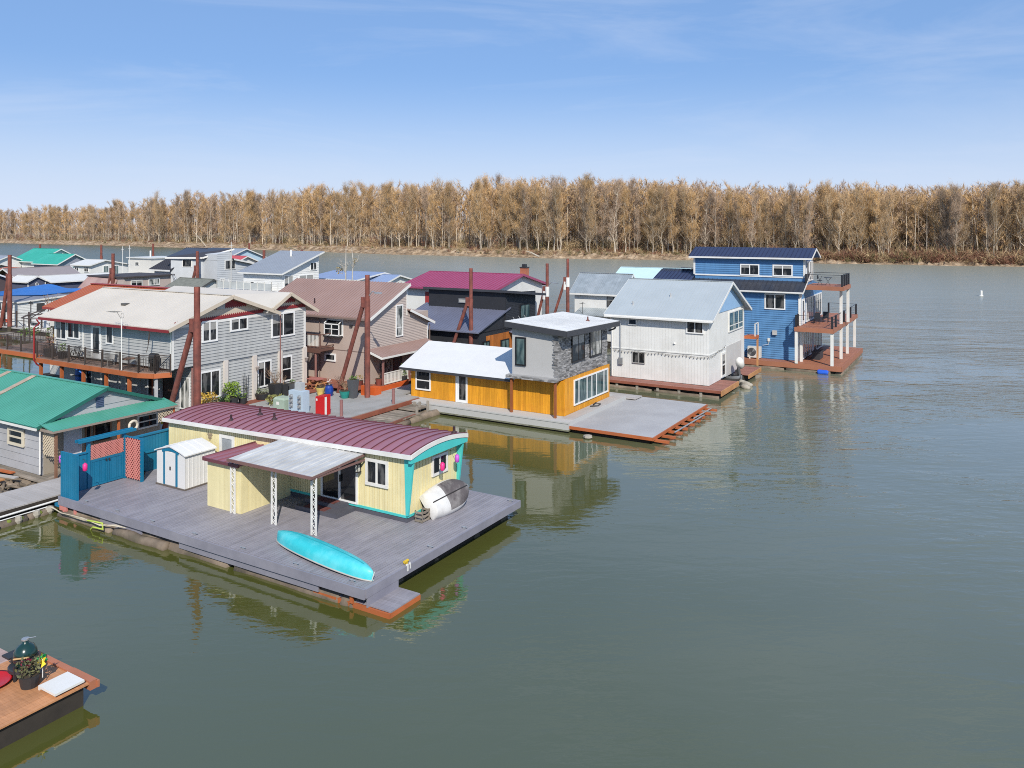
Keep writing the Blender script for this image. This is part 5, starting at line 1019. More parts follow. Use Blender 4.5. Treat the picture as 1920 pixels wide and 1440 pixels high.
r = MB(); A, B, C, D = (-29.6, 76.75, 7.12), (-14.8, 76.75, 7.12), (-14.8, 80.5, 8.78), (-29.6, 80.5, 8.78); r.slab(A, B, C, D, .1); r.ribs(A, B, C, D, .45, .035, .04); t.part('lower_roof', r, navy2); r = MB(); A, B, C, D = (-15.9, 88.2, 7.3), (-29.6, 88.2, 7.3), (-29.6, 82.4, 8.3), (-15.9, 82.4, 8.3); r.slab(A, B, C, D, .1); t.part('rear_roof', r, navy2)
r = MB(); A, B, C, D = (-26.1, 78.25, 10.22), (-14.3, 78.25, 10.22), (-14.3, 80.5, 11.10), (-26.1, 80.5, 11.10); r.slab(A, B, C, D, .1); r.ribs(A, B, C, D, .40, .035, .045); A, B = (-14.3, 82.75, 10.22), (-26.1, 82.75, 10.22); r.slab(A, B, D, C, .1); r.ribs(A, B, D, C, .40, .035, .045); t.part('upper_roof', r, navy)
r = MB(); A, B, C, D = (-29.7, 76.9, 7.5), (-25.7, 76.9, 7.5), (-25.7, 80.4, 8.70), (-29.7, 80.4, 8.70); r.slab(A, B, C, D, .06); r.ribs(A, B, C, D, .40, .035, .045); r.bar((-27.6, 80.4, 8.9), (-23.5, 80.4, 8.9), .3, .05); t.part('side_roof', r, navy)
f = MB(); f.box(-29.6, -14.8, 76.7, 76.75, 6.92, 7.10); f.bar((-14.78, 76.75, 7.02), (-14.78, 80.5, 8.68), .05, .18); f.box(-26.1, -14.3, 78.2, 78.25, 10.04, 10.20); f.bar((-14.28, 78.25, 10.12), (-14.28, 80.5, 11.0), .05, .17); f.bar((-14.28, 82.75, 10.12), (-14.28, 80.5, 11.0), .05, .17); f.rect(FV(78.7), -25.6, -15.0, 8.30, 8.44, .0, .06)
for (u, v, a, b_) in ((-15.1, 77.2, .7, 6.95), (-15.0, 78.7, 8.4, 10.15), (-25.6, 78.7, 8.4, 10.15)): f.box(u - .14, u + .05, v - .05, v, a, b_); f.box(u, u + .05, v, v + .14, a, b_)
t.part('trim', f, white)
window(t, FV(77.2), -18.35, -16.45, 5.38, 6.86, vinyl, fw=.11, mv=(.5,)); window(t, FV(78.7), -21.05, -19.2, 8.42, 9.52, vinyl, fw=.11, mv=(.5,)); window(t, FV(78.7), -17.95, -16.1, 8.42, 9.52, vinyl, fw=.11, mv=(.5,))
fu = FU(-15.08); door(t, FU(-14.98), 79.2, 80.3, 7.9, 9.9, vinyl); window(t, FU(-14.98), 80.5, 82.2, 7.95, 9.85, vinyl, fw=.1, mv=(.5,))
door(t, fu, 77.6, 78.7, 4.05, 6.4, vinyl); window(t, fu, 79.4, 83.2, 4.1, 6.4, vinyl, pale_glass, fw=.1, mv=(.25, .5, .75)); window(t, fu, 83.8, 87.4, 4.1, 6.4, vinyl, glassm, fw=.1, mv=(.33, .66)); window(t, fu, 77.8, 82.4, .8, 3.3, vinyl, pale_glass, fw=.1, mv=(.2, .4, .6, .8)); window(t, fu, 83.0, 87.4, .8, 3.3, vinyl, glassm, fw=.1, mv=(.33, .66))
b = MB(); b.boards(-20.4, -11.35, 75.85, 77.15, .62, .70, 'u', .14, .008, 2); b.boards(-15.05, -11.35, 77.15, 89.0, .62, .70, 'v', .14, .008, 2); t.part('deck', b, fresh_deck)
b = MB(); b.box(-20.4, -11.3, 75.78, 75.85, .25, .71); b.box(-11.35, -11.28, 75.78, 89.0, .25, .71); t.part('deck_fascia', b, fresh_deck); t.part('float_base', MB().box(-28.5, -11.7, 76.1, 88.8, -.4, .5), under_dark); floats(t, -20.3, -12, (75.95,), -.02, .25); floats(t, 76, 89, (-11.6,), -.05, .3, along='v')
b = MB(); b.boards(-15.05, -12.05, 75.75, 90.6, 3.92, 4.0, 'v', .14, .008, 2); b.box(-15.35, -12.0, 75.68, 75.75, 3.62, 4.01); b.box(-12.05, -11.98, 75.68, 90.6, 3.62, 4.01); b.boards(-15.35, -15.1, 75.75, 77.1, 3.92, 4.0, 'v', .14, .008, 0); t.part('middle_balcony', b, fresh_deck)
b = MB(); b.boards(-14.95, -11.6, 78.3, 82.6, 7.55, 7.62, 'v', .14, .008, 0); b.box(-14.95, -11.55, 78.23, 78.3, 7.26, 7.63); b.box(-11.6, -11.53, 78.23, 82.6, 7.26, 7.63); t.part('top_balcony', b, fresh_deck)
for (u, v, a, b_) in ((-15.2, 75.85, .7, 3.7), (-15.0, 77.05, .7, 3.7), (-12.15, 75.9, .7, 3.7), (-12.1, 80.6, .7, 7.3), (-12.1, 84.4, .7, 3.7), (-12.1, 89.3, .7, 3.7), (-11.75, 82.4, 4.0, 7.3)): t.part('post', MB().box(u - .12, u + .12, v - .12, v + .12, a, b_), white)
def cable_rail(pts, z, posts):
    for (u, v) in posts: t.part('rail_post', MB().box(u - .08, u + .08, v - .08, v + .08, z, z + 1.1), black_rail)
    q = MB()
    for i in range(len(pts) - 1):
        q.bar((*pts[i], z + 1.06), (*pts[i + 1], z + 1.06), .05, .04)
        for k in range(1, 6): q.tube((*pts[i], z + k * .17), (*pts[i + 1], z + k * .17), .006, n=4)
    t.part('cable_rail', q, black_rail)
cable_rail([(-15.25, 77.0), (-15.25, 75.9), (-12.1, 75.9), (-12.1, 90.4), (-14.9, 90.4)], 4.0, [(-15.25, 76.0), (-15.25, 76.8), (-12.15, 75.95), (-12.1, 77.6), (-12.1, 82.3), (-12.1, 86.5), (-12.1, 90.3), (-14.8, 90.3)])
cable_rail([(-14.9, 78.4), (-11.65, 78.4), (-11.65, 82.5), (-14.9, 82.5)], 7.62, [(-14.85, 78.45), (-11.7, 78.45), (-11.7, 79.8), (-11.7, 81.1), (-11.7, 82.4)])
t.part('vent_hood', MB().box(-17.6, -17.2, 76.95, 77.2, 3.0, 3.42), M('vent_hood_grey', (.45, .44, .43), .5)); t.part('isolator_box', MB().box(-18.05, -17.85, 77.05, 77.2, 2.35, 2.65).path([(-17.95, 77.1, 2.35), (-17.98, 77.08, 2.05), (-18.5, 77.05, 1.95)], .02, 5), white)
g = MB(); g.box(-29.6, -14.8, 76.62, 76.7, 6.98, 7.10); g.path([(-14.95, 76.66, 7.0), (-14.98, 77.1, 6.7), (-15.25, 77.12, 6.5), (-15.25, 77.12, .75)], .04, 7); t.part('gutter', g, white)
t = T('heat_pump', 'white heat pump unit with round fan grille beside the blue wall', 'heat pump', (-19.2, 76.6, .7)); acm = M('appliance_white', (.62, .60, .56), .45, var=.04)
t.part('casing', MB().box(-19.75, -18.55, 76.4, 76.85, .82, 1.85), acm); q = MB()
for k in range(1, 7): q.torus((-19.35, 76.39, 1.34), .065 * k, .008, 'v', 22, 4)
t.part('fan_grille', q, steel); t.part('fan_opening', MB().tube((-19.35, 76.41, 1.34), (-19.35, 76.395, 1.34), .39, n=24), dark_metal)
for u in (-19.55, -18.75): t.part('foot', MB().box(u - .06, u + .06, 76.35, 76.9, .7, .82), white)
one('storage_chest', 'dark storage chest on the lower deck under the blue house balcony', 'chest', MB().box(-14.4, -13.7, 78.8, 80.6, .7, 1.35).box(-14.45, -13.65, 78.75, 80.65, 1.35, 1.42), M('chest_dark', (.035, .035, .04), .6), (-14, 79.6, .7))
chair('black patio chair on the middle balcony of the blue house', -14.1, 79.6, 4.0, black_rail)
chair('black low chair beside the glass door of the middle balcony', -13.6, 81.2, 4.0, black_rail)
t = T('bistro_table', 'black folding bistro table on the top balcony of the blue house', 'table', (-13.2, 80.2, 7.62)); t.part('tabletop', MB().lathe((-13.2, 80.2, 8.32), [(.36, 0), (.36, .03), (0, .035)], 16), black_rail)
for s_ in (-1, 1): t.part('leg', MB().tube((-13.2 - .25 * s_, 80.0, 7.62), (-13.2 + .25 * s_, 80.4, 8.32), .018, n=5), black_rail)
t = T('folding_chair', 'black folding chair beside the bistro table on the top balcony', 'chair', (-13.9, 80.0, 7.62)); t.part('seat', MB().box(-14.1, -13.7, 79.8, 80.2, 8.05, 8.09), black_rail); t.part('backrest', MB().box(-14.12, -14.06, 79.8, 80.2, 8.2, 8.55), black_rail)
for s_ in (-1, 1): t.part('leg', MB().tube((-13.9 - .22 * s_, 80, 7.62), (-13.9 + .2 * s_, 80, 8.5), .018, n=5), black_rail)
one('blue_barrel', 'bright blue plastic barrel floating under the corner of the brown deck', 'barrel', MB().path([(-13.3, 75.45, .12), (-13.2, 75.45, .14), (-12.5, 75.45, .14), (-12.4, 75.45, .12)], [.17, .24, .24, .17], 12), M('barrel_blue', (.02, .10, .55), .4), (-12.9, 75.5, 0))

# ================================================================ DARK HOUSE, MAGENTA ROOF HOUSE
slate_roof = M('slate_blue_metal_roof', (.135, .145, .205), .42, var=.06, isl=.03, dirt=(.19, .20, .26), da=.4, ds=.3)
dark_sid = M('near_black_siding', (.024, .025, .030), .6, var=.1, isl=.05)
t = T('floating_house', 'near-black modern house with slate blue lower roof and orange wood entrance', 'floating home', (-42, 61, 0))
w = MB(); w.box(-46.5, -37.7, 57.5, 67, .4, 4.0); w.poly(FU(-37.7), [(57.4, 3.9), (62.4, 3.9), (62.4, 5.7), (57.4, 4.15)], -8.5, 0); w.hexa([(-46.2, 61.7, 3.9), (-37.6, 61.7, 3.9), (-37.6, 67.2, 3.9), (-46.2, 67.2, 3.9), (-46.2, 61.7, 7.17), (-37.6, 61.7, 7.17), (-37.6, 67.2, 6.57), (-46.2, 67.2, 6.57)]);
w.lap(FU(-37.6), [(61.7, 4.0), (67.2, 4.0), (67.2, 7.0), (61.7, 7.2)], .15, .02); t.part('wall', w, dark_sid)
r = MB(); A, B, C, D = (-47.0, 57.0, 4.10), (-37.45, 57.0, 4.10), (-37.45, 62.4, 5.80), (-47.0, 62.4, 5.80); r.slab(A, B, C, D, .1); r.ribs(A, B, C, D, .33, .035, .03); t.part('lower_roof', r, slate_roof)
r = MB(); A, B, C, D = (-46.6, 61.3, 7.42), (-36.9, 61.3, 7.42), (-36.7, 67.7, 6.75), (-46.6, 67.7, 6.75); r.slab(A, B, C, D, .22); t.part('upper_roof', r, charcoal)
cw = M('burnt_orange_cedar', (.38, .125, .025), .55, isl=.2, var=.15, grain=(12, 12, .7))
t.part('entrance_wall', MB().rect(FU(-37.7), 58.6, 64.5, .5, 3.6, 0, .02).vert(FU(-37.68), [(58.6, .5), (64.5, .5), (64.5, 3.6), (58.6, 3.6)], .18, .008, .02), cw)
window(t, FU(-37.65), 60.9, 62.3, 1.2, 3.0, blk, teal_glass, fw=.08, mv=(.5,)); window(t, FU(-37.58), 64.2, 66.0, 4.4, 5.9, blk, teal_glass, fw=.08, mv=(.5,)); window(t, FV(61.7), -42.7, -41.2, 6.05, 6.45, steel, pale_glass, fw=.05, mv=(.5,)); window(t, FV(57.5), -41.0, -39.6, 1.2, 3.0, vinyl, teal_glass, fw=.08, mv=(.5,)); door(t, FU(-37.65), 63.0, 64.0, .5, 3.0, blk, white); window(t, FU(-37.65), 58.0, 59.0, 1.0, 3.2, blk, teal_glass, fw=.08, mv=(.5,))
q = MB()
for k in range(3): q.tube((-37.5, 62.8 + k * 1.0, 4.9), (-36.6, 62.6 + k * 1.0, 4.0), .025, n=5)
t.part('awning_rod', q, steel); t.part('entry_roof', MB().slab((-36.6, 62.3, 3.35), (-36.6, 65.2, 3.35), (-37.6, 65.2, 3.65), (-37.6, 62.3, 3.65), .08), slate_roof)
t.part('float_base', MB().box(-47, -36.5, 57, 68, -.3, .5), under_dark)
mag = M('magenta_metal_roof', (.31, .06, .13), .42, var=.06, isl=.03)
t = T('floating_house', 'white house with bright magenta ribbed roof and a brick chimney', 'floating home', (-47, 70, 0))
gable(t, 'u', -53.0, -42.0, 66.9, 76.5, 71.7, .5, 7.0, 7.0, 8.15, white2, mag, so0=.5, so1=.45, to0=.7, to1=.7, rib=.42, rw=.05, rh=.05, fascia=mag, siding=None, thick=.1)
window(t, FV(66.9), -49.9, -48.3, 4.6, 6.4, white, pale_glass, fw=.10); t.part('shutter', MB().rect(FV(66.9), -50.55, -49.95, 4.6, 6.4, 0, .05), M('brick_red_shutter', (.33, .04, .04), .5)); window(t, FU(-42.0), 73.6, 74.8, 5.2, 6.3, white, fw=.08)
t.part('chimney', MB().box(-43.4, -42.7, 74.2, 74.9, 6.8, 8.75), M('chimney_brick', (.36, .13, .07), .8, var=.25)); t.part('chimney_cap', MB().box(-43.45, -42.65, 74.15, 74.95, 8.75, 8.85).box(-43.25, -42.85, 74.35, 74.75, 8.85, 9.15), dark_metal); t.part('float_base', MB().box(-53.5, -41.5, 66.5, 77, -.3, .5), under_dark)

# ================================================================ SMALL WHITE HOUSE AND PALE BLUE ROOF HOUSE
corr = M('corrugated_zinc_roof', (.36, .40, .42), .3, .35, var=.12, isl=.10, dirt=(.55, .58, .6), da=.4, ds=.6)
pale_blue = M('pale_blue_roof', (.50, .66, .69), .5, var=.03)
t = T('floating_house', 'small white two-storey house with zinc corrugated roof left of the pale blue roof', 'floating home', (-36, 83, 0))
gable(t, 'u', -40.4, -34.6, 81.3, 86.2, 83.7, .5, 5.9, 5.9, 7.75, white2, corr, so0=.45, so1=.3, to0=.4, to1=.4, rib=.22, rw=.06, rh=.03, fascia=white, siding=None)
window(t, FV(81.3), -36.4, -35.6, 4.35, 5.5, dark_metal, fw=.05); t.part('float_base', MB().box(-41, -34, 80.5, 86.8, -.3, .5), under_dark)
t.part('porch_roof', MB().slab((-39.6, 79.4, 3.5), (-33.0, 79.4, 3.5), (-33.0, 81.3, 4.1), (-39.6, 81.3, 4.1), .08).ribs((-39.6, 79.4, 3.5), (-33.0, 79.4, 3.5), (-33.0, 81.3, 4.1), (-39.6, 81.3, 4.1), .25, .05, .03), corr)
t = T('weather_vane', 'thin dark weather vane pole in front of the small white house', 'weather vane', (-38.6, 79.6, 3.5)); t.part('pole', MB().tube((-38.6, 79.6, 3.3), (-38.6, 79.6, 4.85), .025, n=6), dark_metal); t.part('arms', MB().tube((-38.95, 79.6, 4.7), (-38.25, 79.6, 4.7), .02, n=5).tube((-38.6, 79.3, 4.78), (-38.6, 79.9, 4.78), .02, n=5), dark_metal)
t = T('floating_house', 'house with plain pale blue roof rising between the zinc roof and the silver roof', 'floating home', (-32, 88, 0))
gable(t, 'u', -37.0, -29.3, 84.2, 92.0, 87.2, .5, 7.0, 6.0, 8.35, white2, pale_blue, so0=.25, so1=.45, to0=.2, to1=.4, fascia=pale_blue, ribs=False); t.part('lower_roof', MB().slab((-34.1, 79.4, 4.75), (-29.0, 79.4, 4.75), (-29.0, 84.6, 7.25), (-34.1, 84.6, 7.25), .12), pale_blue); t.part('rake_board', MB().bar((-34.13, 79.4, 4.7), (-34.13, 84.6, 7.2), .06, .24), white); t.part('lower_wall', MB().box(-33.9, -29.2, 80, 84.3, .5, 4.7), white2)
t.part('roof_box', MB().box(-33.4, -32.3, 83.0, 83.6, 7.0, 7.35), charcoal); t.part('float_base', MB().box(-37.5, -28.5, 79.5, 92.5, -.3, .5), under_dark)
# ================================================================ THE MARINA BEHIND
zgrey = M('taupe_shed_roof', (.27, .235, .235), .6, var=.06, dirt=(.33, .30, .29), da=.3, ds=.2)
pale_roof = M('pale_shed_roof', (.60, .60, .58), .55, var=.04)
navy_board = M('navy_board_wall', (.085, .095, .15), .7, var=.15, isl=.08)
tealr = M('teal_green_metal_roof', (.042, .36, .285), .45, var=.07, dirt=(.10, .50, .42), da=.3, ds=.2)
cream = M('cream_wall', (.62, .60, .55), .6, var=.04)
pinkw = M('pink_beige_wall', (.46, .38, .34), .6, var=.05)
pinkr = M('faded_pink_metal_roof', (.36, .24, .215), .5, var=.16, vs=.6, isl=.1, dirt=(.45, .33, .30), da=.5, ds=.5)
ltgrey = M('light_grey_lap_wall', (.50, .52, .54), .6, var=.04)
sgrey = M('blue_grey_metal_roof', (.26, .285, .325), .45, var=.06)
HG = 'houses moored along the back of the marina'
def far_house(label, ax, s0, s1, t0, t1, tr, ze0, ze1, zr, wall, roof, name='floating_house', z0=.5, wins=(), **k):
    t = T(name, label, 'floating home' if name != 'boathouse' else 'boathouse', ((s0 + s1) / 2, (t0 + t1) / 2, 0) if ax == 'u' else ((t0 + t1) / 2, (s0 + s1) / 2, 0), HG)
    k.setdefault('rib', .5); k.setdefault('fascia', white)
    gable(t, ax, s0, s1, t0, t1, tr, z0, ze0, ze1, zr, wall, roof, **k)
    for w in wins: window(t, *w[:5], fw=.10, mv=(.5,), gm=w[5] if len(w) > 5 else glassm)
    a = (s0, s1, t0, t1) if ax == 'u' else (t0, t1, s0, s1)
    t.part('float_base', MB().box(a[0] - .5, a[1] + .5, a[2] - .5, a[3] + .5, -.3, z0 + .02), under_dark)
    return t
t = far_house('brown-orange metal roofed house directly behind the beige roof of the grey house', 'u', -69.4, -59.5, 38.6, 46.8, 42.7, 6.3, 6.3, 7.85, cream, M('terracotta_metal_roof', (.38, .11, .05), .5, var=.06), rib=.4, fascia=M('brick_red_trim', (.30, .05, .04), .5))
t.part('ridge_cap', MB().bar((-69.8, 42.7, 8.0), (-57.5, 42.7, 8.0), .5, .08), M('brick_red_trim', (.30, .05, .04), .5))
far_house('long low barn-like boathouse with a plain taupe roof', 'v', 67.6, 77.0, -137.5, -129.0, -133.3, 4.95, 4.95, 6.55, M('dark_brown_wall', (.09, .06, .05), .7), zgrey, 'boathouse', ribs=False, so0=.8, so1=.5)
t = far_house('small navy boat shed with pale roof and a hanging anchor emblem on its gable', 'u', -127.5, -122.6, 64.9, 67.6, 66.25, 5.05, 5.05, 5.75, navy_board, pale_roof, 'boathouse', ribs=False, so0=.2, so1=.25, to0=.25, to1=.25)
t.part('door_trim', MB().rect(FU(-122.6), 64.9, 65.05, .5, 5.0, 0, .05).rect(FU(-122.6), 67.45, 67.6, .5, 5.0, 0, .05).rect(FV(64.9), -127.5, -127.35, .5, 5.0, 0, .05), white)
t.part('emblem', MB().torus((-122.55, 66.25, 4.6), .22, .04, 'u', 14, 5).tube((-122.55, 66.25, 4.25), (-122.55, 66.25, 4.95), .03, n=5), white)
far_house('long navy boarded boat shed with a pale flat roof behind the blue tarpaulin', 'v', 67.8, 78.5, -126.5, -121.5, -124.2, 4.9, 4.9, 5.65, navy_board, pale_roof, 'boathouse', ribs=False, so0=.2, so1=.3, to1=.35)
t = far_house('low white lap-sided house left behind the balcony with a blue tarpaulin roof beyond', 'u', -117, -105.9, 55.0, 63.5, 61.5, 3.55, 3.9, 4.0, white2, M('grey_flat_roof', (.20, .20, .23), .6), ribs=False, siding='lap', to0=.2, so1=.2, wins=((FV(55), -111.0, -109.8, 2.3, 3.4),))
t.part('wall_vent', MB().rect(FU(-105.9), 57.2, 58.2, 2.2, 3.3, 0, .06).rect(FV(55), -109.3, -108.4, 2.2, 3.3, 0, .05), M('vent_dark2', (.05, .05, .05), .6))
tp = M('blue_tarpaulin', (.03, .15, .46), .55, var=.12, vs=.8, bump=.3, bs=3)
q = MB(); k = 14
for i in range(k):
    a, b = i / k, (i + 1) / k; za = lambda f: 4.55 - .45 * f + .12 * math.sin(f * 9); u_ = lambda f: -119 + 10.5 * f; 
    q.slab((u_(a), 55.9 + 3.4 * a, 3.86 + .3 * a), (u_(b), 55.9 + 3.4 * b, 3.86 + .3 * b), (u_(b), 65.5, za(b) + .25), (u_(a), 65.5, za(a) + .25), .08)
t = T('boat_cover', 'bright blue tarpaulin stretched over a covered boat slip behind the low white house', 'tarpaulin', (-114, 64, 3)); t.part('cover', q, tp)
q = MB()
for u in (-118.8, -115.2, -111.8, -108.7):
    for v in (63.2, 65.4): q.tube((u, v, 0), (u, v, 3.3), .05, n=6)
t.part('frame_post', q, steel)
t = far_house('large teal roofed house at the back left of the marina beside a tall pile', 'u', -180, -170.6, 92.5, 101.5, 97.0, 6.2, 6.2, 8.5, white2, tealr, so0=.6, so1=.5, to0=.6, wins=((FV(92.5), -177.5, -176.5, 3.8, 5.2),))
t = far_house('smaller teal roofed house with grey gable before the larger teal roof', 'u', -170.5, -161.8, 91.6, 98.4, 94.9, 5.8, 5.9, 7.6, M('lavender_grey_wall', (.27, .27, .32), .6), tealr, so1=.5, to0=.4, wins=((FU(-161.8), 92.3, 93.6, 3.9, 5.2), (FU(-161.8), 94.0, 95.3, 3.9, 5.2)))
t.part('lower_roof', MB().slab((-159.8, 92.0, 4.2), (-159.8, 98.0, 4.2), (-161.8, 98.0, 5.0), (-161.8, 92.0, 5.0), .15), tealr)
t = far_house('white bungalow with shallow pale roof standing on a pale green float', 'u', -147.8, -142.3, 86.6, 94.0, 89.3, 6.2, 6.1, 7.0, white2, pale_roof, ribs=False, z0=2.6, wins=((FV(86.6), -147.3, -146.0, 4.9, 6.0), (FV(86.6), -144.3, -142.9, 4.9, 6.0), (FU(-142.3), 89.0, 90.1, 4.2, 6.0, teal_glass), (FU(-142.3), 91.0, 92.1, 4.2, 6.0, teal_glass)))
t.part('lower_storey', MB().box(-148.5, -141.0, 85.8, 95, .4, 2.6), M('pale_green_wall', (.36, .46, .37), .6)); railing(t, [(-141.2, 86), (-141.2, 95)], 2.6, 1.1, 2, .3, M('tan_rail', (.33, .22, .15), .6), .1, .06)
t = T('floating_house', 'pink beige house with a steep faded pink mansard roof in front of two crossed piles', 'floating home', (-109, 71, 0), HG)
t.part('wall', MB().box(-113, -105.3, 69.0, 76.5, .5, 6.0), pinkw); r = MB(); A, B, C, D = (-113.9, 66.8, 3.7), (-107.7, 68.2, 3.7), (-106.6, 69.2, 6.1), (-113.0, 68.6, 6.1); r.slab(A, B, C, D, .12); r.ribs(A, B, C, D, .4, .05, .04); t.part('mansard', r, pinkr)
t.part('roof', MB().slab((-113.4, 68.4, 6.15), (-104.9, 68.8, 6.15), (-104.9, 76.9, 6.15), (-113.4, 76.9, 6.15), .18), M('dark_flat_roof', (.06, .05, .05), .7))
window(t, FU(-105.3), 70.0, 71.8, 4.55, 5.55, white, fw=.1, mv=(.5,)); window(t, FU(-105.3), 72.8, 74.6, 4.65, 5.65, white, pale_glass, fw=.1, mv=(.5,)); t.part('lower_wall', MB().box(-113.2, -107.6, 67.5, 69.1, .5, 3.8), pinkw)
t.part('rake_pole', MB().tube((-105.2, 76.8, 6.1), (-103.3, 77.5, 3.2), .12, n=8).tube((-105.0, 76.6, 6.1), (-104.2, 77.0, 3.0), .12, n=8), steel)
t = T('floating_house', 'cream flat roofed two-level houseboat with a small roof pipe at the back of the marina', 'floating home', (-149, 103, 0), HG)
t.part('wall', MB().box(-152, -144.5, 100.5, 108, 3.6, 6.9), cream); t.part('lower_wall', MB().box(-158, -141, 98.5, 109, .4, 3.4), M('brown_grey_wall', (.25, .22, .20), .7)); t.part('roof', MB().box(-152.3, -144.2, 100.2, 108.3, 6.9, 7.1), pale_roof); t.part('deck_roof', MB().box(-158.6, -140.5, 97.8, 109.5, 3.42, 3.6), pale_roof); t.part('pipe', MB().tube((-148.3, 103, 7.1), (-148.3, 103, 8.4), .16, n=8), white)
window(t, FV(100.5), -149.6, -148.4, 5.5, 6.2, white); 
for i in range(4): window(t, FV(98.5), -156.5 + i * 3.6, -155 + i * 3.6, 1.4, 2.7, white)
t = T('floating_house', 'large light grey house with steep charcoal ribbed roof and raised dormer', 'floating home', (-107, 84, 0), HG)
w = MB(); w.box(-113.3, -108.9, 79.4, 90, .5, 6.6); w.hexa([(-109.0, 79.2, .5), (-104.6, 81.6, .5), (-104.6, 85.5, .5), (-109.0, 85.5, .5), (-109.0, 79.2, 8.5), (-104.6, 81.6, 8.5), (-104.6, 85.5, 8.5), (-109.0, 85.5, 8.5)])
w.box(-105.2, -101.5, 81.8, 92.5, .5, 6.6); w.lap(FV(79.4), [(-113.3, .5), (-109.0, .5), (-109.0, 6.5), (-113.3, 6.5)], .3, .03)
w.poly(FU(-101.5), [(81.8, 6.6), (92.5, 6.6), (84.6, 8.1), (81.8, 8.1)], -4, 0); w.poly(FU(-101.5), [(81.8, 8.05), (84.6, 8.05), (84.6, 9.6), (81.8, 9.0)], -4, 0); w.lap(FU(-101.5), [(81.8, .5), (92.5, .5), (92.5, 6.6), (84.6, 8.1), (81.8, 8.1)], .3, .03); w.lap(FU(-101.5), [(81.8, 8.1), (84.6, 8.1), (84.6, 9.55), (81.8, 9.0)], .3, .03); t.part('wall', w, ltgrey)
r = MB(); A, B, C, D = (-114.0, 78.9, 6.55), (-108.8, 78.9, 6.55), (-106.5, 84.0, 9.9), (-111.5, 84.0, 9.9); r.slab(A, B, C, D, .15); r.ribs(A, B, C, D, .5, .06, .06); A, B, C, D = (-109.6, 78.7, 8.55), (-104.2, 81.3, 8.55), (-101.0, 84.6, 9.9), (-111.3, 84.0, 9.9); r.slab(A, B, C, D, .15)
r.slab((-101.0, 93, 6.6), (-108, 93, 6.6), (-108, 84.6, 8.3), (-101.0, 84.6, 8.3), .15); t.part('roof', r, M('charcoal_ribbed_far', (.045, .045, .055), .4, var=.1))
f = MB(); f.bar((-114.0, 78.85, 6.42), (-108.8, 78.85, 6.42), .06, .25); f.bar((-109.6, 78.62, 8.42), (-104.2, 81.22, 8.42), .06, .25); f.bar((-100.97, 84.6, 8.17), (-100.97, 93, 6.47), .06, .25); f.bar((-104.2, 81.25, 8.42), (-100.97, 84.6, 9.75), .06, .25); t.part('fascia', f, white)
window(t, FV(79.4), -111.8, -110.0, 4.7, 6.0, white, fw=.12, mv=(.5,)); window(t, FU(-101.5), 83.2, 85.2, 6.6, 8.1, white, fw=.12, mv=(.5,)); window(t, FU(-101.5), 88.4, 90.3, 4.4, 5.8, white, fw=.12, mv=(.5,)); window(t, FU(-101.5), 82.3, 83.2, 4.1, 5.3, white, fw=.1, mv=(.5,))
dx = MB(); dx.hexa([(-107.4, 80.02, 7.0), (-106.0, 80.78, 7.0), (-106.0, 80.85, 7.0), (-107.4, 80.1, 7.0), (-107.4, 80.02, 8.2), (-106.0, 80.78, 8.2), (-106.0, 80.85, 8.2), (-107.4, 80.1, 8.2)]); dw_ = t.part('dormer_window', dx, white); dx = MB(); dx.hexa([(-107.25, 80.05, 7.1), (-106.15, 80.65, 7.1), (-106.15, 80.7, 7.1), (-107.25, 80.1, 7.1), (-107.25, 80.05, 8.1), (-106.15, 80.65, 8.1), (-106.15, 80.7, 8.1), (-107.25, 80.1, 8.1)]); t.part('pane', dx, glassm, dw_)
t = far_house('small white gabled house with moss grey shingle roof behind the beige roof ridge', 'u', -98.3, -91.8, 70.4, 76.4, 73.2, 4.55, 4.55, 5.9, white2, M('moss_grey_shingles', (.165, .17, .145), .9, var=.18, vs=2), ribs=False, so1=.3, to0=.3, fascia=M('dark_rake', (.08, .08, .08), .6))
t = far_house('white house with coral red roof and small skylight behind the light grey house', 'u', -129, -118.5, 98.5, 105.5, 102.0, 6.3, 6.4, 7.75, white2, M('coral_red_roof', (.48, .085, .095), .5, var=.05), wins=((FU(-118.5), 101.4, 102.8, 5.0, 6.2),))
t.part('skylight', MB().box(-123.2, -122.2, 99.8, 100.4, 7.05, 7.25), dark_metal)
far_house('distant pale blue peaked house seen above the coral red roof', 'u', -139, -129.2, 106, 116, 111, 7.0, 7.0, 8.8, M('pale_blue_wall', (.45, .60, .72), .6), sgrey, ribs=False)
t = far_house('white house with large blue grey shed roof and a glass railed white deck', 'u', -84.5, -77.4, 72.3, 78.8, 78.8, 7.3, 7.3, 9.6, white2, sgrey, rib=.45, so0=.6, so1=.55, to0=.5, to1=.5, fascia=white, siding='lap', board=.22, wins=((FU(-77.4), 72.6, 74.2, 5.0, 7.0), (FU(-77.4), 75.2, 77.8, 5.6, 6.9), (FU(-77.4), 77.2, 78.4, 7.4, 8.5)))
t.part('deck', MB().box(-87.5, -77.0, 70.3, 72.3, 4.7, 5.1).box(-77.4, -75.0, 70.3, 76, 4.7, 5.1), white); t.part('roof_vent', MB().tube((-81, 77.3, 9.2), (-81, 77.3, 10.1), .14, n=8), white)
railing(t, [(-87.4, 72.3), (-87.4, 70.4), (-77.2, 70.4), (-75.1, 70.6)], 5.1, 1.1, 1.3, 9, white, .08)
t.part('rail_glass', MB().box(-87.3, -77.3, 70.40, 70.42, 5.2, 6.05), M('rail_glass', (.50, .52, .52), .15)); chair('small dark chair on the white deck of the blue grey roofed house', -82.0, 71.2, 5.1, dark_metal)
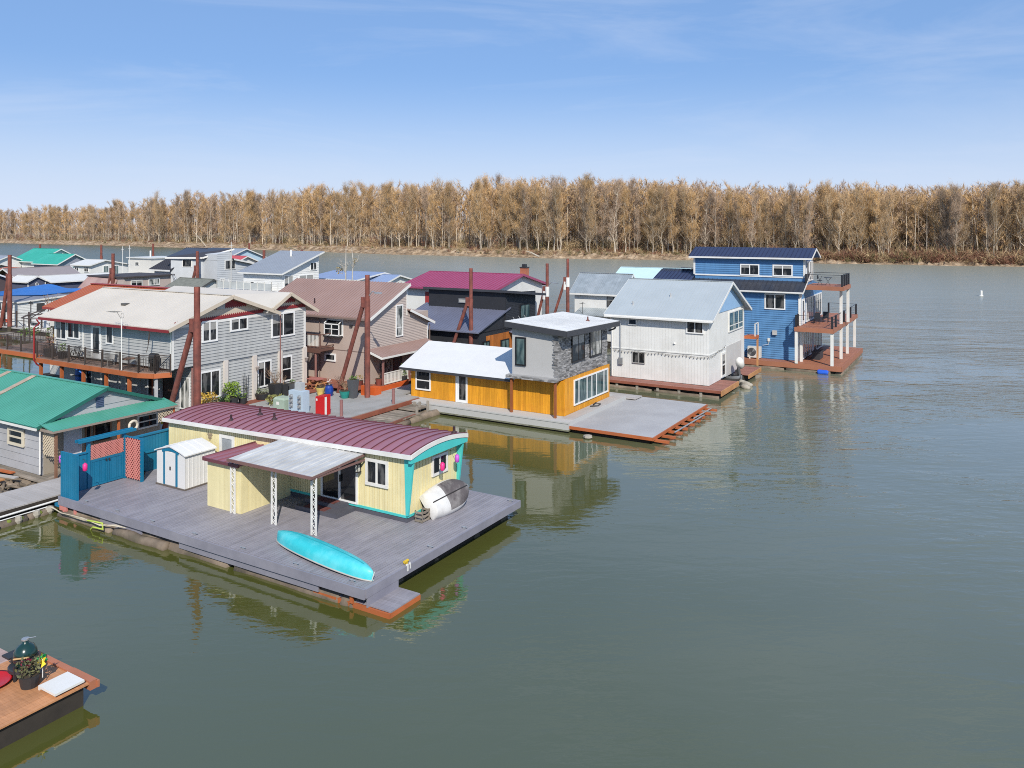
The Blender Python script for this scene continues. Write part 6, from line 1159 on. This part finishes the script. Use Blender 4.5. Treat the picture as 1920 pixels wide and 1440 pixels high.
t = far_house('low house with wide cornflower blue flat roof beyond the brown roof ridge', 'u', -83.5, -74.6, 83.0, 91, 88.5, 5.9, 6.0, 6.6, white2, M('cornflower_roof', (.24, .31, .47), .5, var=.05), so1=.5, fascia=white)
t = far_house('low white houseboat with small gable at the right end of the blue roofs', 'u', -76.5, -71.3, 85.6, 91.0, 88.0, 5.6, 5.6, 6.35, white2, M('cornflower_roof', (.24, .31, .47), .5), so1=.4)
far_house('dark brown cabin with grey roof at the far left edge of the marina', 'u', -128, -118.6, 52.5, 60, 56, 6.0, 6.0, 7.6, M('dark_brown_wall', (.09, .06, .05), .7), sgrey)
far_house('low white cabin cruiser house with orange stripe behind the left piles', 'u', -165, -152, 80, 87, 83.5, 4.7, 4.7, 5.3, cream, M('orange_flat_roof', (.45, .12, .05), .5), ribs=False)
far_house('white cottage with a pale blue grey roof at the far left behind the brown cabin', 'u', -187, -177, 86, 94, 90, 5.6, 5.6, 7.2, white2, sgrey, ribs=False)
far_house('small shed with dark flat roof between the teal roofs and the left pile', 'u', -181, -176, 85.5, 90, 87.7, 4.9, 4.9, 5.5, M('brown_grey_wall', (.25, .22, .20), .7), navy2, ribs=False)
# boats
def boat(label, u, v, L, rz, cab=True):
    t = T('motor_cruiser', label, 'boat', (u, v, 0)); t.e.rotation_euler.z = YAW
    q = MB(); hull(q, L, L * .32, L * .2, bow=.4, stern=.85); M_ = Matrix.Translation((u, v, L * .16)) @ Matrix.Rotation(rz, 4, 'Z') @ Matrix.Rotation(math.pi, 4, 'X'); place(q, M_); t.part('hull', q, white, smooth=True)
    q = MB(); q.hexa([(-L * .2, -L * .11, 0), (L * .2, -L * .12, 0), (L * .2, L * .12, 0), (-L * .2, L * .11, 0), (-L * .12, -L * .09, L * .15), (L * .18, -L * .1, L * .15), (L * .18, L * .1, L * .15), (-L * .12, L * .09, L * .15)]); place(q, Matrix.Translation((u, v, L * .15)) @ Matrix.Rotation(rz, 4, 'Z')); c = t.part('cabin', q, white)
    q = MB(); q.box(-L * .13, L * .17, -L * .113, L * .113, L * .05, L * .11); place(q, Matrix.Translation((u, v, L * .15)) @ Matrix.Rotation(rz, 4, 'Z')); t.part('pane', q, glassm, c)
    return t
boat('white motor cruiser moored beside the navy boat shed', -117.4, 69.8, 8.5, .3)
boat('small white boat moored between the pole frame and the low white house', -100.5, 54.6, 5.5, .05)
t = T('kayak', 'small orange red kayak lying on the far left dock edge', 'kayak', (-110, 54.6, .9)); q = MB(); hull(q, 3.2, .8, .35); place(q, Matrix.Translation((-109.8, 54.9, .95)) @ Matrix.Rotation(.2, 4, 'Z')); t.part('hull', q, M('orange_kayak', (.5, .07, .03), .4), smooth=True)
t = T('finger_dock', 'narrow pale dock with lamp posts and hand rails at the far left', 'dock', (-103, 55, 0)); t.part('deck', MB().boards(-116, -93, 53.6, 55.0, .5, .62, 'u', .23, .01, 2), grey_plank); t.part('float_base', MB().box(-116, -93, 53.7, 54.9, -.3, .5), under_dark)
q = MB(); q.bar((-110, 53.9, 2.2), (-96, 53.9, 2.6), .06, .06); q.bar((-110, 53.9, 1.5), (-96, 53.9, 1.6), .05, .05)
for i in range(6): q.box(-110 + i * 2.8, -109.85 + i * 2.8, 53.85, 54.0, .0, 2.7)
t.part('handrail', q, iron)
for (u, lab) in ((-101.8, 'dark lamp post with twin heads on the far left dock'), (-97.2, 'thin dark post with lantern nearer the balcony on the far left dock')):
    t = T('lamp_post', lab, 'lamp post', (u, 54.3, .6)); t.part('post', MB().tube((u, 54.3, .6), (u, 54.3, 4.0), .06, n=7), dark_metal); t.part('lamp_head', MB().tube((u - .35, 54.3, 3.85), (u + .35, 54.3, 3.85), .05, n=6).lathe((u - .35, 54.3, 3.6), [(.12, 0), (.05, .25)], 8).lathe((u + .35, 54.3, 3.6), [(.12, 0), (.05, .25)], 8), dark_metal)
t = T('gazebo_frame', 'bare dark pole frame of a round gazebo behind the balcony', 'gazebo', (-86, 47.8, .6)); c = Vector((-86, 47.8, 4.6)); q = MB()
for k in range(10): a = k * .628; q.tube(c, c + Vector((2.6 * math.cos(a), 2.6 * math.sin(a), -.95)), .05, n=5); q.tube(c + Vector((2.6 * math.cos(a), 2.6 * math.sin(a), -.95)), c + Vector((2.6 * math.cos(a + .628), 2.6 * math.sin(a + .628), -.95)), .045, n=5)
t.part('roof_frame', q, iron)
for k in range(5): a = k * 1.256; t.part('post', MB().tube((c.x + 2.6 * math.cos(a), c.y + 2.6 * math.sin(a), .4), (c.x + 2.6 * math.cos(a), c.y + 2.6 * math.sin(a), 3.65), .06, n=6), iron)
q = MB(); twigs(q, c, 1.0, 1.6, 9, .03); t.part('finial', q, twigm); t.part('deck', MB().boards(-89, -83, 44.8, 50.8, .4, .5, 'v', .2, .01, 1), old_wood); t.part('float_base', MB().box(-88.8, -83.2, 45, 50.6, -.3, .4), under_dark)
t = T('floating_dock', 'cluttered narrow dock with shrubs between the gazebo and the low white house', 'dock', (-94, 51, 0)); t.part('deck', MB().box(-102, -89, 50.2, 51.6, .35, .5), old_wood); q = MB(); plant(q, (-96, 51, .5), 1.2, .9, 160, .14); plant(q, (-91, 51, .5), .8, 1.3, 140, .14); t.part('shrub', q, leafg)
# piles and masts of the marina
for (px, u, v, d, lab, br) in ((18, -105.2, 53.55, 9.67, 'rusty pile with leaning brace beside the low white house at far left', (-107.4, 53.6, .5)), (75, -178.46, 97.14, 9.5, 'dark pile in front of the large teal roof', (-179.6, 96.8, 4)), (190, -161.57, 100.67, 9.5, 'dark pile with fittings right of the teal roofs', None), (212, -107.45, 68.7, 9.4, 'rusty pile with brace in front of the pink mansard roof', (-109.6, 68.6, 1)), (287, -162.66, 113.63, 9.5, 'thin dark pile beside the cream flat roofed houseboat', None), (350, -150.0, 130, 9.5, 'short dark pile top just above the charcoal roof', None), (370, -103.91, 80.1, 9.5, 'rusty pile with brace before the light grey house', (-106.0, 79.7, 1)), (495, -99.82, 89.49, 9.5, 'dark red pile behind the blue grey shed roof on its left', None), (566, -99.47, 97.35, 9.4, 'dark red pile behind the blue grey shed roof on its right', None)):
    pile(lab, u, v, d, .24, br, 7.2)
for (lab, u, v, h) in (('slim white mast left of the cream houseboat', -139.67, 91.22, 9.6), ('slim white mast with light right of the first mast', -138.55, 91.89, 9.8), ('white flag mast rising from the roof of the light grey house', -101.2, 84.2, 10.9)):
    t = T('mast', lab, 'mast', (u, v, .5)); t.part('pole', MB().tube((u, v, .5), (u, v, h), .07, .045, n=7), white); t.part('cross_arm', MB().tube((u - .4, v, h - .6), (u + .4, v, h - .6), .03, n=5), white)
t = T('bare_sapling', 'pale two-stemmed bare tree standing behind the brown roof ridge', 'tree', (-69.2, 75.1, .5)); q = MB()
q.path([(-69.2, 75.1, .5), (-69.15, 75.1, 5), (-69.2, 75.15, 8.5), (-69.1, 75.1, 10.8)], [.14, .11, .07, .02], 8); q.path([(-68.6, 75.4, .5), (-68.4, 75.4, 5.5), (-68.3, 75.5, 9), (-68.45, 75.4, 10.5)], [.12, .09, .05, .02], 8); tw = M('pale_bark', (.46, .43, .38), .8, var=.2); t.part('trunk', q, tw, smooth=True)
q = MB(); twigs(q, (-69.2, 75.1, 7.4), 1.1, 1.8, 9, .04); twigs(q, (-68.3, 75.5, 8.0), .9, 1.6, 8, .04); t.part('limb', q, tw); q = MB(); plant(q, (-70.1, 75.0, 7.3), .5, .9, 60, .10); plant(q, (-68.0, 75.6, 8.6), .4, .7, 40, .10); t.part('crown', q, leafy)
t = T('channel_buoy', 'white can buoy floating alone on the open river at right', 'buoy', (-1.56, 178, 0)); t.part('body', MB().lathe((-1.56, 178, 0), [(.21, -.4), (.21, .98), (.17, 1.04), (0, 1.06)], 16), white); t.part('collar', MB().lathe((-1.56, 178, 0), [(.3, -.1), (.38, .02), (.38, .08), (.22, .12)], 16), white)

# ================================================================ DECK CORNER AT BOTTOM LEFT
tan_deck = M('honey_deck_boards', (.47, .22, .10), .6, isl=.10, var=.1, grain=(2, 20, 4))
t = T('deck', 'honey brown deck corner at the water edge carrying a kamado grill', 'deck', (-23, 11.5, 0))
t.part('deck', MB().boards(-24.2, -21.1, 9.9, 12.80, .55, .60, 'v', .14, .008, 0), tan_deck); t.part('edge_board', MB().box(-24.2, -21.05, 12.80, 12.98, .40, .64).box(-22.2, -21.0, 12.98, 13.04, .42, .60), M('edge_brown', (.40, .15, .08), .6)); t.part('float_base', MB().box(-24.1, -21.2, 9.9, 12.7, -.3, .52), under_dark)
t = T('deck', 'weathered pinkish plank dock end beside the honey brown deck', 'deck', (-25.6, 11.5, 0)); t.part('deck', MB().boards(-27.5, -24.24, 9.9, 12.58, .48, .54, 'v', .16, .012, 0), M('pink_planks', (.40, .29, .26), .8, isl=.15, var=.1)); t.part('float_base', MB().box(-27.4, -24.3, 10, 12.5, -.3, .46), under_dark)
ku, kv = -23.05, 12.15
t = T('kamado_grill', 'dark green egg-shaped kamado grill in a black stand on the honey deck', 'grill', (ku, kv, .6)); km = M('green_ceramic', (.008, .035, .03), .22, var=.15, coat=.4)
t.part('bowl', MB().lathe((ku, kv, .78), [(.14, 0), (.26, .10), (.30, .26), (.30, .32)], 20), km, smooth=True); t.part('lid', MB().lathe((ku, kv, 1.11), [(.305, 0), (.29, .14), (.22, .27), (.12, .34), (.08, .36), (.08, .44), (.0, .45)], 20), km, smooth=True)
t.part('band', MB().lathe((ku, kv, 1.09), [(.315, -.03), (.32, 0), (.315, .04)], 20), dark_metal); t.part('handle', MB().tube((ku + .1, kv - .38, 1.2), (ku + .38, kv - .1, 1.2), .025, n=8), M('bamboo', (.45, .28, .12), .5)); t.part('top_vent', MB().lathe((ku, kv, 1.55), [(.10, 0), (.10, .04), (0, .05)], 12).tube((ku, kv, 1.58), (ku + .3, kv + .12, 1.66), .015, n=5), steel)
q = MB()
for a in range(4): c_, s_ = .40 * math.cos(a * 1.571 + .4), .40 * math.sin(a * 1.571 + .4); q.box(ku + c_ - .03, ku + c_ + .03, kv + s_ - .03, kv + s_ + .03, .6, 1.02)
q.lathe((ku, kv, .78), [(.40, 0), (.43, .02), (.43, .10), (.40, .12), (.33, .12)], 20); q.box(ku - .75, ku - .38, kv - .25, kv + .25, .98, 1.03); t.part('stand', q, pot_black)
t = potted('dark planter of mixed red and green flowers with a yellow pinwheel by the grill', -22.35, 11.9, .6, [(.22, 0), (.28, .32)], pot_black, ('leaf', .36, .4, 140, .06, M('mixed_foliage', (.10, .10, .04), .7, isl=.5)))
q = MB(); plant(q, (-22.5, 11.95, .95), .22, .3, 40, .06); t.part('flower', q, M('wine_flowers', (.20, .02, .05), .6, isl=.3))
t = T('pinwheel', 'yellow and green toy pinwheel standing in the flower planter', 'pinwheel', (-22.1, 12.1, .9)); t.part('stick', MB().tube((-22.1, 12.1, .8), (-22.1, 12.1, 1.3), .012, n=5), white); q = MB()
for k in range(5): a = k * 1.257; q.add([(-22.1, 12.1, 1.3), (-22.1 + .2 * math.cos(a), 12.02, 1.3 + .2 * math.sin(a)), (-22.1 + .17 * math.cos(a + .6), 12.12, 1.3 + .17 * math.sin(a + .6)), (-22.1 + .05 * math.cos(a + .9), 12.1, 1.3 + .05 * math.sin(a + .9))], [(0, 1, 2, 3)])
t.part('blade', q, M('pinwheel_yellow', (.75, .55, .02), .5)); q = MB(); plant(q, (-22.25, 12.2, 1.15), .12, .2, 22, .07); t.part('green_top', q, M('pinwheel_green', (.0, .42, .12), .5))
one('saucer_sled', 'red round plastic saucer lying on the honey deck left of the grill', 'saucer', MB().lathe((-23.35, 11.35, .6), [(.2, .0), (.5, .06), (.55, .10), (.5, .08), (.15, .03)], 24), M('saucer_red', (.48, .01, .012), .3), (-23.35, 11.35, .6), smooth=True)
one('white_board', 'white painted panel lying on the right edge of the honey deck', 'panel', MB().box(-21.95, -21.15, 11.9, 12.7, .66, .72).hexa([(-21.95, 11.9, .6), (-21.9, 11.9, .6), (-21.9, 12.7, .6), (-21.95, 12.7, .6), (-21.95, 11.9, .66), (-21.9, 11.9, .66), (-21.9, 12.7, .66), (-21.95, 12.7, .66)]), white, (-21.6, 12.3, .6))
# ================================================================ RIVER, FAR BANK, WOODS
def water_mat():
    m = bpy.data.materials.new('river_water'); m.use_nodes = True; n, l = m.node_tree.nodes, m.node_tree.links; b = n['Principled BSDF']
    b.inputs['IOR'].default_value = 2.2
    g = n.new('ShaderNodeNewGeometry')
    def noise(sx, sy, sc, det=3, rot=0.0, dist=0.0):
        p = n.new('ShaderNodeMapping'); p.inputs['Scale'].default_value = (sx, sy, 1); p.inputs['Rotation'].default_value = (0, 0, rot)
        k = n.new('ShaderNodeTexNoise'); k.inputs['Scale'].default_value = sc; k.inputs['Detail'].default_value = det; k.inputs['Distortion'].default_value = dist
        l.new(g.outputs['Position'], p.inputs['Vector']); l.new(p.outputs['Vector'], k.inputs['Vector']); return k.outputs['Fac']
    def math_(op, a, c):
        k = n.new('ShaderNodeMath'); k.operation = op
        for i, q in enumerate((a, c)):
            if isinstance(q, (int, float)): k.inputs[i].default_value = q
            else: l.new(q, k.inputs[i])
        return k.outputs[0]
    def rng(src, f0, f1, lo, hi):
        r = n.new('ShaderNodeMapRange'); r.inputs['From Min'].default_value = f0; r.inputs['From Max'].default_value = f1; r.inputs['To Min'].default_value = lo; r.inputs['To Max'].default_value = hi
        l.new(src, r.inputs['Value']); return r.outputs['Result']
    patch = rng(noise(1, 2.2, .05, 4, .3, .8), .38, .62, .30, 1.25)          # calmer and livelier patches
    h = math_('ADD', math_('MULTIPLY', noise(.55, 1.5, .55, 4, .15, .6), WAVE[0]), math_('MULTIPLY', noise(.6, 1.4, 1.9, 3, -.25, .4), WAVE[1]))
    h = math_('ADD', h, math_('MULTIPLY', noise(.8, 1.2, 6.0, 2, .5), WAVE[2]))
    sx_ = n.new('ShaderNodeSeparateXYZ'); l.new(g.outputs['Position'], sx_.inputs[0])
    open_ = math_('MAXIMUM', rng(math_('ADD', math_('MULTIPLY', sx_.outputs['X'], .9), math_('MULTIPLY', sx_.outputs['Y'], .12)), 9, 46, .10, 1.0), rng(sx_.outputs['Y'], 95, 150, .10, 1.0))
    open_ = math_('MULTIPLY', open_, rng(sx_.outputs['Y'], 90, 190, 1.0, .16))     # sheltered among the floats, open river beyond
    l.new(rng(math_('ADD', math_('MULTIPLY', sx_.outputs['X'], .35), sx_.outputs['Y']), 60, 190, .035, .34), b.inputs['Roughness'])     # ripples too fine to resolve on the open river
    h = math_('MULTIPLY', math_('MULTIPLY', h, patch), open_)
    bp = n.new('ShaderNodeBump'); bp.inputs['Strength'].default_value = 1.0; bp.inputs['Distance'].default_value = 1.0
    l.new(h, bp.inputs['Height']); l.new(bp.outputs['Normal'], b.inputs['Normal'])
    x = n.new('ShaderNodeMix'); x.data_type = 'RGBA'; x.inputs['A'].default_value = (*WCOL[0], 1); x.inputs['B'].default_value = (*WCOL[1], 1)
    l.new(rng(noise(1, 1, .02, 4), .35, .65, 0, 1), x.inputs['Factor'])
    y = n.new('ShaderNodeMix'); y.data_type = 'RGBA'; y.inputs['B'].default_value = (*WCOL[2], 1)      # sky reflection put into the colour, paler far out and to the right
    sky_sheen = math_('ADD', math_('ADD', math_('MULTIPLY', sx_.outputs['X'], .9), math_('MULTIPLY', sx_.outputs['Y'], .35)), math_('MULTIPLY', noise(1, 1.5, .05, 4, .2), 18.0))
    l.new(rng(sky_sheen, 20, 85, 0, 1), y.inputs['Factor']); l.new(x.outputs['Result'], y.inputs['A']); l.new(y.outputs['Result'], b.inputs['Base Color'])
    return m
WAVE = (.15, .075, .010)
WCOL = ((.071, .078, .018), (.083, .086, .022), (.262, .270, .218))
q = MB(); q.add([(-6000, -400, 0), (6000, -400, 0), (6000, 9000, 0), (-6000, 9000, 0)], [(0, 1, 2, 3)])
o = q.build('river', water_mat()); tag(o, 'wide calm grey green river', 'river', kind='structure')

SP = [(2700, 228), (2300, 245), (1920, 267), (1535, 295), (1300, 325), (1040, 342), (860, 371), (600, 437), (400, 513), (200, 600), (0, 706), (-250, 850), (-600, 1050), (-1400, 1500)]
SHX = [(-2000 + p) * 0 + (p - 960) / 1500 * d for p, d in SP]; SHY = [d for p, d in SP]; SPX = [p for p, d in SP]
def shore(px): # point on the far shoreline at a bearing, and its inland direction
    a = np.interp(-px, [-p for p in SPX], SHX), np.interp(-px, [-p for p in SPX], SHY)
    return Vector((a[0], a[1], 0))
INL = Vector((.57, .82, 0))
nr = np.random.default_rng(5)
cols = np.linspace(2700, -1400, 900); offs = [-6, -1.5, 0, 1.5, 3, 5, 7, 9, 13, 22, 60, 200, 1500]
base = [-1.2, -.25, .02, .25, .6, 1.3, 2.2, 2.8, 3.0, 3.1, 3.3, 3.6, 4]
vs, fs = [], []
wob = np.convolve(nr.normal(0, 1, 960), np.ones(9) / 9, 'same'); wob2 = np.convolve(nr.normal(0, 1, 960), np.ones(31) / 31, 'same')
for i, px in enumerate(cols):
    p0 = shore(px); flat = min(1, max(0, (px - 1050) / 300))
    for j, of in enumerate(offs):
        w = wob[i] * 2.2 + wob2[i] * 9 if 2 <= j <= 8 else 0
        z = base[j] * (1 - .45 * flat if j > 2 else 1) + (nr.normal(0, .22) if 3 <= j <= 9 else 0) + (.5 * wob[(i * 3) % 900] if 4 <= j <= 7 else 0)
        p = p0 + INL * (of + w * (.5 if j > 5 else 1)); vs.append((p.x, p.y, max(z, .01 * j) if j > 2 else z))
k = len(offs)
for i in range(len(cols) - 1):
    for j in range(k - 1): fs.append((i * k + j, (i + 1) * k + j, (i + 1) * k + j + 1, i * k + j + 1))
q = MB(); q.add(vs, fs)
bm_ = bpy.data.materials.new('river_bank_earth'); bm_.use_nodes = True; n, l = bm_.node_tree.nodes, bm_.node_tree.links
g = n.new('ShaderNodeNewGeometry'); a = n.new('ShaderNodeTexNoise'); a.inputs['Scale'].default_value = .28; a.inputs['Detail'].default_value = 9; a.inputs['Roughness'].default_value = .75
cr_ = n.new('ShaderNodeValToRGB'); e = cr_.color_ramp.elements; e[0].position = .36; e[0].color = (.10, .070, .045, 1); e[1].position = .62; e[1].color = (.46, .35, .24, 1); m_ = e.new(.48); m_.color = (.25, .17, .10, 1)
l.new(g.outputs['Position'], a.inputs['Vector']); l.new(a.outputs['Fac'], cr_.inputs['Fac']); l.new(cr_.outputs['Color'], n['Principled BSDF'].inputs['Base Color']); n['Principled BSDF'].inputs['Roughness'].default_value = .95
o = q.build('river_bank', bm_); tag(o, 'sandy eroded river bank on the far shore', 'bank', kind='structure')

# trees: bare cottonwoods in early spring, built as trunk with limbs, and a crown of fine twigs and buds
bark = M('cottonwood_bark', (.41, .35, .275), .9, var=.3, vs=.6, obj_rand=.35, grain=(3, 3, .4))
def twig_mat(name, col, isl=.35):
    m = M(name, col, .85, isl=isl, var=.15, vs=.15, obj_rand=.3); return m
crown_ms = [twig_mat('golden_bud_twigs', (.51, .325, .150)), twig_mat('tan_twigs', (.45, .305, .165)), twig_mat('grey_brown_twigs', (.36, .255, .178))]
def gen_tree(seed, H=30.0, nlimb=17, ntw=1500, spread=.16):
    r = random.Random(seed); tr, cr = MB(), []
    pts = []; x = y = 0
    for i in range(9):
        f = i / 8; pts.append(Vector((x, y, H * .93 * f))); x += r.gauss(0, .28) * (1 + f); y += r.gauss(0, .28) * (1 + f)
    rad = [H * .0085 * (1 - .88 * (i / 8)) for i in range(9)]; rad[0] *= 1.4; tr.path(pts, rad, 6)
    def at(f): k = min(7, int(f * 8)); return pts[k].lerp(pts[k + 1], f * 8 - k)
    ends = []
    for i in range(nlimb):
        f = r.uniform(.14, .96); p = at(f); a = r.uniform(0, 6.283); up = r.uniform(.7, 1.6); L = H * spread * (1.25 - .75 * f) * r.uniform(.6, 1.35)
        d = Vector((math.cos(a), math.sin(a), up)).normalized(); q1 = p + d * L * .5; q2 = p + (d + Vector((r.gauss(0, .15), r.gauss(0, .15), .35))).normalized() * L * 1.05
        tr.path([p, q1, q2], [H * .0050 * (1.1 - f * .5), H * .0034, H * .0012], 4); ends += [(p, q1), (q1, q2), (q1, q2)]
        for _ in range(3):
            s = p.lerp(q2, r.uniform(.3, .95)); e = s + Vector((r.gauss(0, .6), r.gauss(0, .6), r.uniform(.3, 1.2))).normalized() * L * r.uniform(.25, .5); tr.path([s, e], [H * .0016, H * .0006], 3); ends.append((s, e))
    for i in range(5, 8): ends.append((pts[i], pts[i + 1]))
    cm = MB()
    st = rnd.getstate(); rnd.seed(seed)
    for _ in range(ntw):
        a, b = r.choice(ends); s = a.lerp(b, r.random()) + Vector((r.gauss(0, .5), r.gauss(0, .5), r.gauss(0, .5))); L = r.uniform(.6, 2.2); e = s + Vector((r.gauss(0, .55), r.gauss(0, .55), r.uniform(.1, 1.7))).normalized() * L; cm.blade(s, e, r.uniform(.03, .065))
        if r.random() < .10: cm.blade(e, e + Vector((r.gauss(0, .4), r.gauss(0, .4), r.uniform(.1, .6))), .05); cm.leaf(e + Vector((r.gauss(0, .3), r.gauss(0, .3), r.gauss(0, .3))), r.uniform(.05, .09))
    rnd.setstate(st); return tr, cm
TOPY = [(-1400, 412), (-600, 400), (-100, 390), (0, 382), (100, 377), (200, 368), (300, 352), (400, 350), (600, 338), (900, 322), (1120, 325), (1250, 334), (1300, 342), (1430, 348), (1480, 331), (1600, 336), (1700, 344), (1790, 336), (1900, 330), (2700, 300)]
def hmax(px, d): return 10.5 + (428 - np.interp(px, [a for a, b in TOPY], [b for a, b in TOPY])) * d / 1500
protos = []
for i in range(9):
    kind = i % 3; tr, cm = gen_tree(100 + i, 30, 28 + i % 6, 4200 if kind < 2 else 3400, (.15, .18, .13)[kind])
    protos.append((tr.build('trunk', bark), cm.build('crown', crown_ms[kind]), kind))
TL = ('tall bare cottonwood with golden budding twigs on the far river bank', 'tall bare cottonwood with tan twigs and spreading limbs on the far river bank', 'slim bare tree with sparse grey brown twigs on the far river bank')
first = set(); NT = 300
for i in range(NT):
    px = -100 + 2040 * (i + nr.uniform(0, .9)) / NT; of = 9 + 34 * nr.random() ** 1.3; p = shore(px) + INL * of; d = p.y
    k = int(nr.integers(0, 9)); trk, crn, kind = protos[k]
    H = hmax(px, d) * nr.uniform(.78, 1.0) if nr.random() > .12 else hmax(px, d) * nr.uniform(.5, .75)
    e = bpy.data.objects.new('bare_tree', None); COL.objects.link(e); e.location = (p.x, p.y, 2.6 - (1.0 if px > 1200 else 0)); e.rotation_euler = (0, 0, nr.uniform(0, 6.28)); s = H / 30; e.scale = (s * nr.uniform(.85, 1.1), s * nr.uniform(.85, 1.1), s)
    tag(e, TL[kind], 'tree', ('golden', 'tan', 'grey brown')[kind] + ' bare trees lining the far bank')
    if k in first: a, b = trk.copy(), crn.copy(); COL.objects.link(a); COL.objects.link(b)
    else: a, b = trk, crn; first.add(k)
    a.parent = e; b.parent = e
# the wood behind them: one mass
def low_tree(seed, ntw=560):
    r = np.random.default_rng(seed); V, F = [], []
    def tri(a, b, c): k = len(V); V.extend([a, b, c]); F.append((k, k + 1, k + 2))
    top = np.array([r.normal(0, .8), r.normal(0, .8), 28.])
    for a in range(3):
        c0, c1 = (np.array([.3 * math.cos(x), .3 * math.sin(x), 0]) for x in (a * 2.094, (a + 1) * 2.094)); tri(c0, c1, top)
    for _ in range(14):
        f = r.uniform(.10, .92); p = top * f; a = r.uniform(0, 6.28); L = 30 * .17 * (1.25 - .7 * f); e = p + np.array([math.cos(a) * L, math.sin(a) * L, L * r.uniform(.8, 1.5)]); w = np.array([-math.sin(a), math.cos(a), 0]) * .09; tri(p - w, p + w, e)
        for _ in range(ntw // 14):
            s = p + (e - p) * r.uniform(.2, 1); q = r.normal(0, 1, 3); q[2] = abs(q[2]) * 1.5 + .2; q /= np.linalg.norm(q); x = np.cross(q, r.normal(0, 1, 3)); x /= np.linalg.norm(x) + 1e-6; tri(s - x * .07, s + x * .07, s + q * r.uniform(.8, 2.4))
    return np.array(V), np.array(F)
lows = [low_tree(i) for i in range(5)]
def big_mesh(name, items, mats, label, cat, mi=None):
    Vs, Fs, off, M_ = [], [], 0, []
    for V, F, m in items: Vs.append(V); Fs.append(F + off); off += len(V); M_.append(np.full(len(F), m) if np.isscalar(m) else m)
    V = np.concatenate(Vs).astype(np.float32); F = np.concatenate(Fs).astype(np.int32); M_ = np.concatenate(M_).astype(np.int32)
    me = bpy.data.meshes.new(name); me.vertices.add(len(V)); me.vertices.foreach_set('co', V.ravel()); me.loops.add(F.size); me.loops.foreach_set('vertex_index', F.ravel()); me.polygons.add(len(F)); me.polygons.foreach_set('loop_start', np.arange(0, F.size, 3, dtype=np.int32)); me.polygons.foreach_set('loop_total', np.full(len(F), 3, dtype=np.int32))
    for m in mats: me.materials.append(m)
    me.polygons.foreach_set('material_index', M_); me.update(calc_edges=True); me.validate()
    o = bpy.data.objects.new(name, me); COL.objects.link(o); tag(o, label, cat, kind='stuff'); return o
items = []
for i in range(2300):
    px = nr.uniform(-1390, 2600) if i % 4 == 0 else nr.uniform(-330, 1980); of = 16 + 120 * nr.random() ** 1.2 if -340 < px < 2000 else 9 + 90 * nr.random(); p = shore(px) + INL * of
    V, F = lows[int(nr.integers(0, 5))]; a = nr.uniform(0, 6.28); s = hmax(px, p.y) * nr.uniform(.75, .97) / 30; c, s_ = math.cos(a), math.sin(a)
    W_ = np.stack([(V[:, 0] * c - V[:, 1] * s_) * s + p.x, (V[:, 0] * s_ + V[:, 1] * c) * s + p.y, V[:, 2] * s + 2.6], 1); mm = np.full(len(F), 1 + int(nr.integers(0, 3))); mm[:3] = 0; items.append((W_, F, mm))
big_mesh('woods', items, [bark] + crown_ms, 'mass of bare brown trees filling the wood behind the front row', 'woods')
# brush along the bank
items = []
brush = [M('red_brown_brush', (.22, .105, .065), .9, isl=.4, var=.1, vs=.2), M('tan_brush', (.42, .30, .165), .9, isl=.4, var=.1, vs=.2), M('olive_brush', (.17, .145, .06), .9, isl=.4, var=.1, vs=.2)]
for i in range(4600):
    px = nr.uniform(-1380, 2600) if i % 5 == 0 else nr.uniform(-130, 1990); tall = px > 1430; back = i % 2 == 1
    of = (14 + 40 * nr.random()) if back else (6 + 12 * nr.random()) if not tall else (5 + 11 * nr.random()); p = shore(px) + INL * of; h = nr.uniform(3, 12) if back else nr.uniform(.8, 3.2) if not tall else nr.uniform(2, 6.5); nb = 60 if back else 46 if tall else 30; R = h * nr.uniform(.5, .9)
    b0 = nr.normal(0, .25, (nb, 3)) * R; b0[:, 2] = nr.uniform(0, .5, nb) * h; dr_ = nr.normal(0, 1, (nb, 3)); dr_[:, 2] = np.abs(dr_[:, 2]) * 1.1 + .2; dr_ /= np.linalg.norm(dr_, axis=1)[:, None]
    b0[:, :2] *= (.6 if back else 1); e = b0 + dr_ * (R * nr.uniform(.4, 1.1, (nb, 1))) * (.45 if back else 1); x = np.cross(dr_, nr.normal(0, 1, (nb, 3))); x /= np.linalg.norm(x, axis=1)[:, None] + 1e-6; x *= nr.uniform(.04, .10, (nb, 1))
    z0 = 1.4 if px > 1200 else 2.2
    V = np.stack([b0 - x, b0 + x, e], 1).reshape(-1, 3) + np.array([p.x, p.y, z0 - (.9 if of < 8 else 0)]); items.append((V, np.arange(nb * 3).reshape(-1, 3), int(nr.choice([0, 1, 2], p=[.30, .58, .12] if back else [.55, .35, .10] if tall else [.35, .42, .23]))))
big_mesh('undergrowth', items, brush, 'tangled brown and reddish brush along the far bank', 'undergrowth')
for i, (px, of, L, a, lab) in enumerate(((1010, 1.5, 8, .3, 'pale driftwood trunk lying on the sandy far shore'), (385, 2, 14, .9, 'long leaning dead trunk on the far left bank behind the charcoal roof'), (560, 1, 9, .2, 'grey drift log at the water line of the far bank'))):
    p = shore(px) + INL * of; q = MB(); q.path([(0, 0, 0), (L * .5 * math.cos(a), 0, L * .5 * math.sin(a) + .2), (L * math.cos(a), 0, L * math.sin(a))], [.35, .28, .12], 7)
    o = q.build('drift_log', M('pale_drift', (.48, .42, .34), .9, var=.2)); o.location = (p.x, p.y, .6); o.rotation_euler = (0, 0, 2.4 + i); tag(o, lab, 'log')
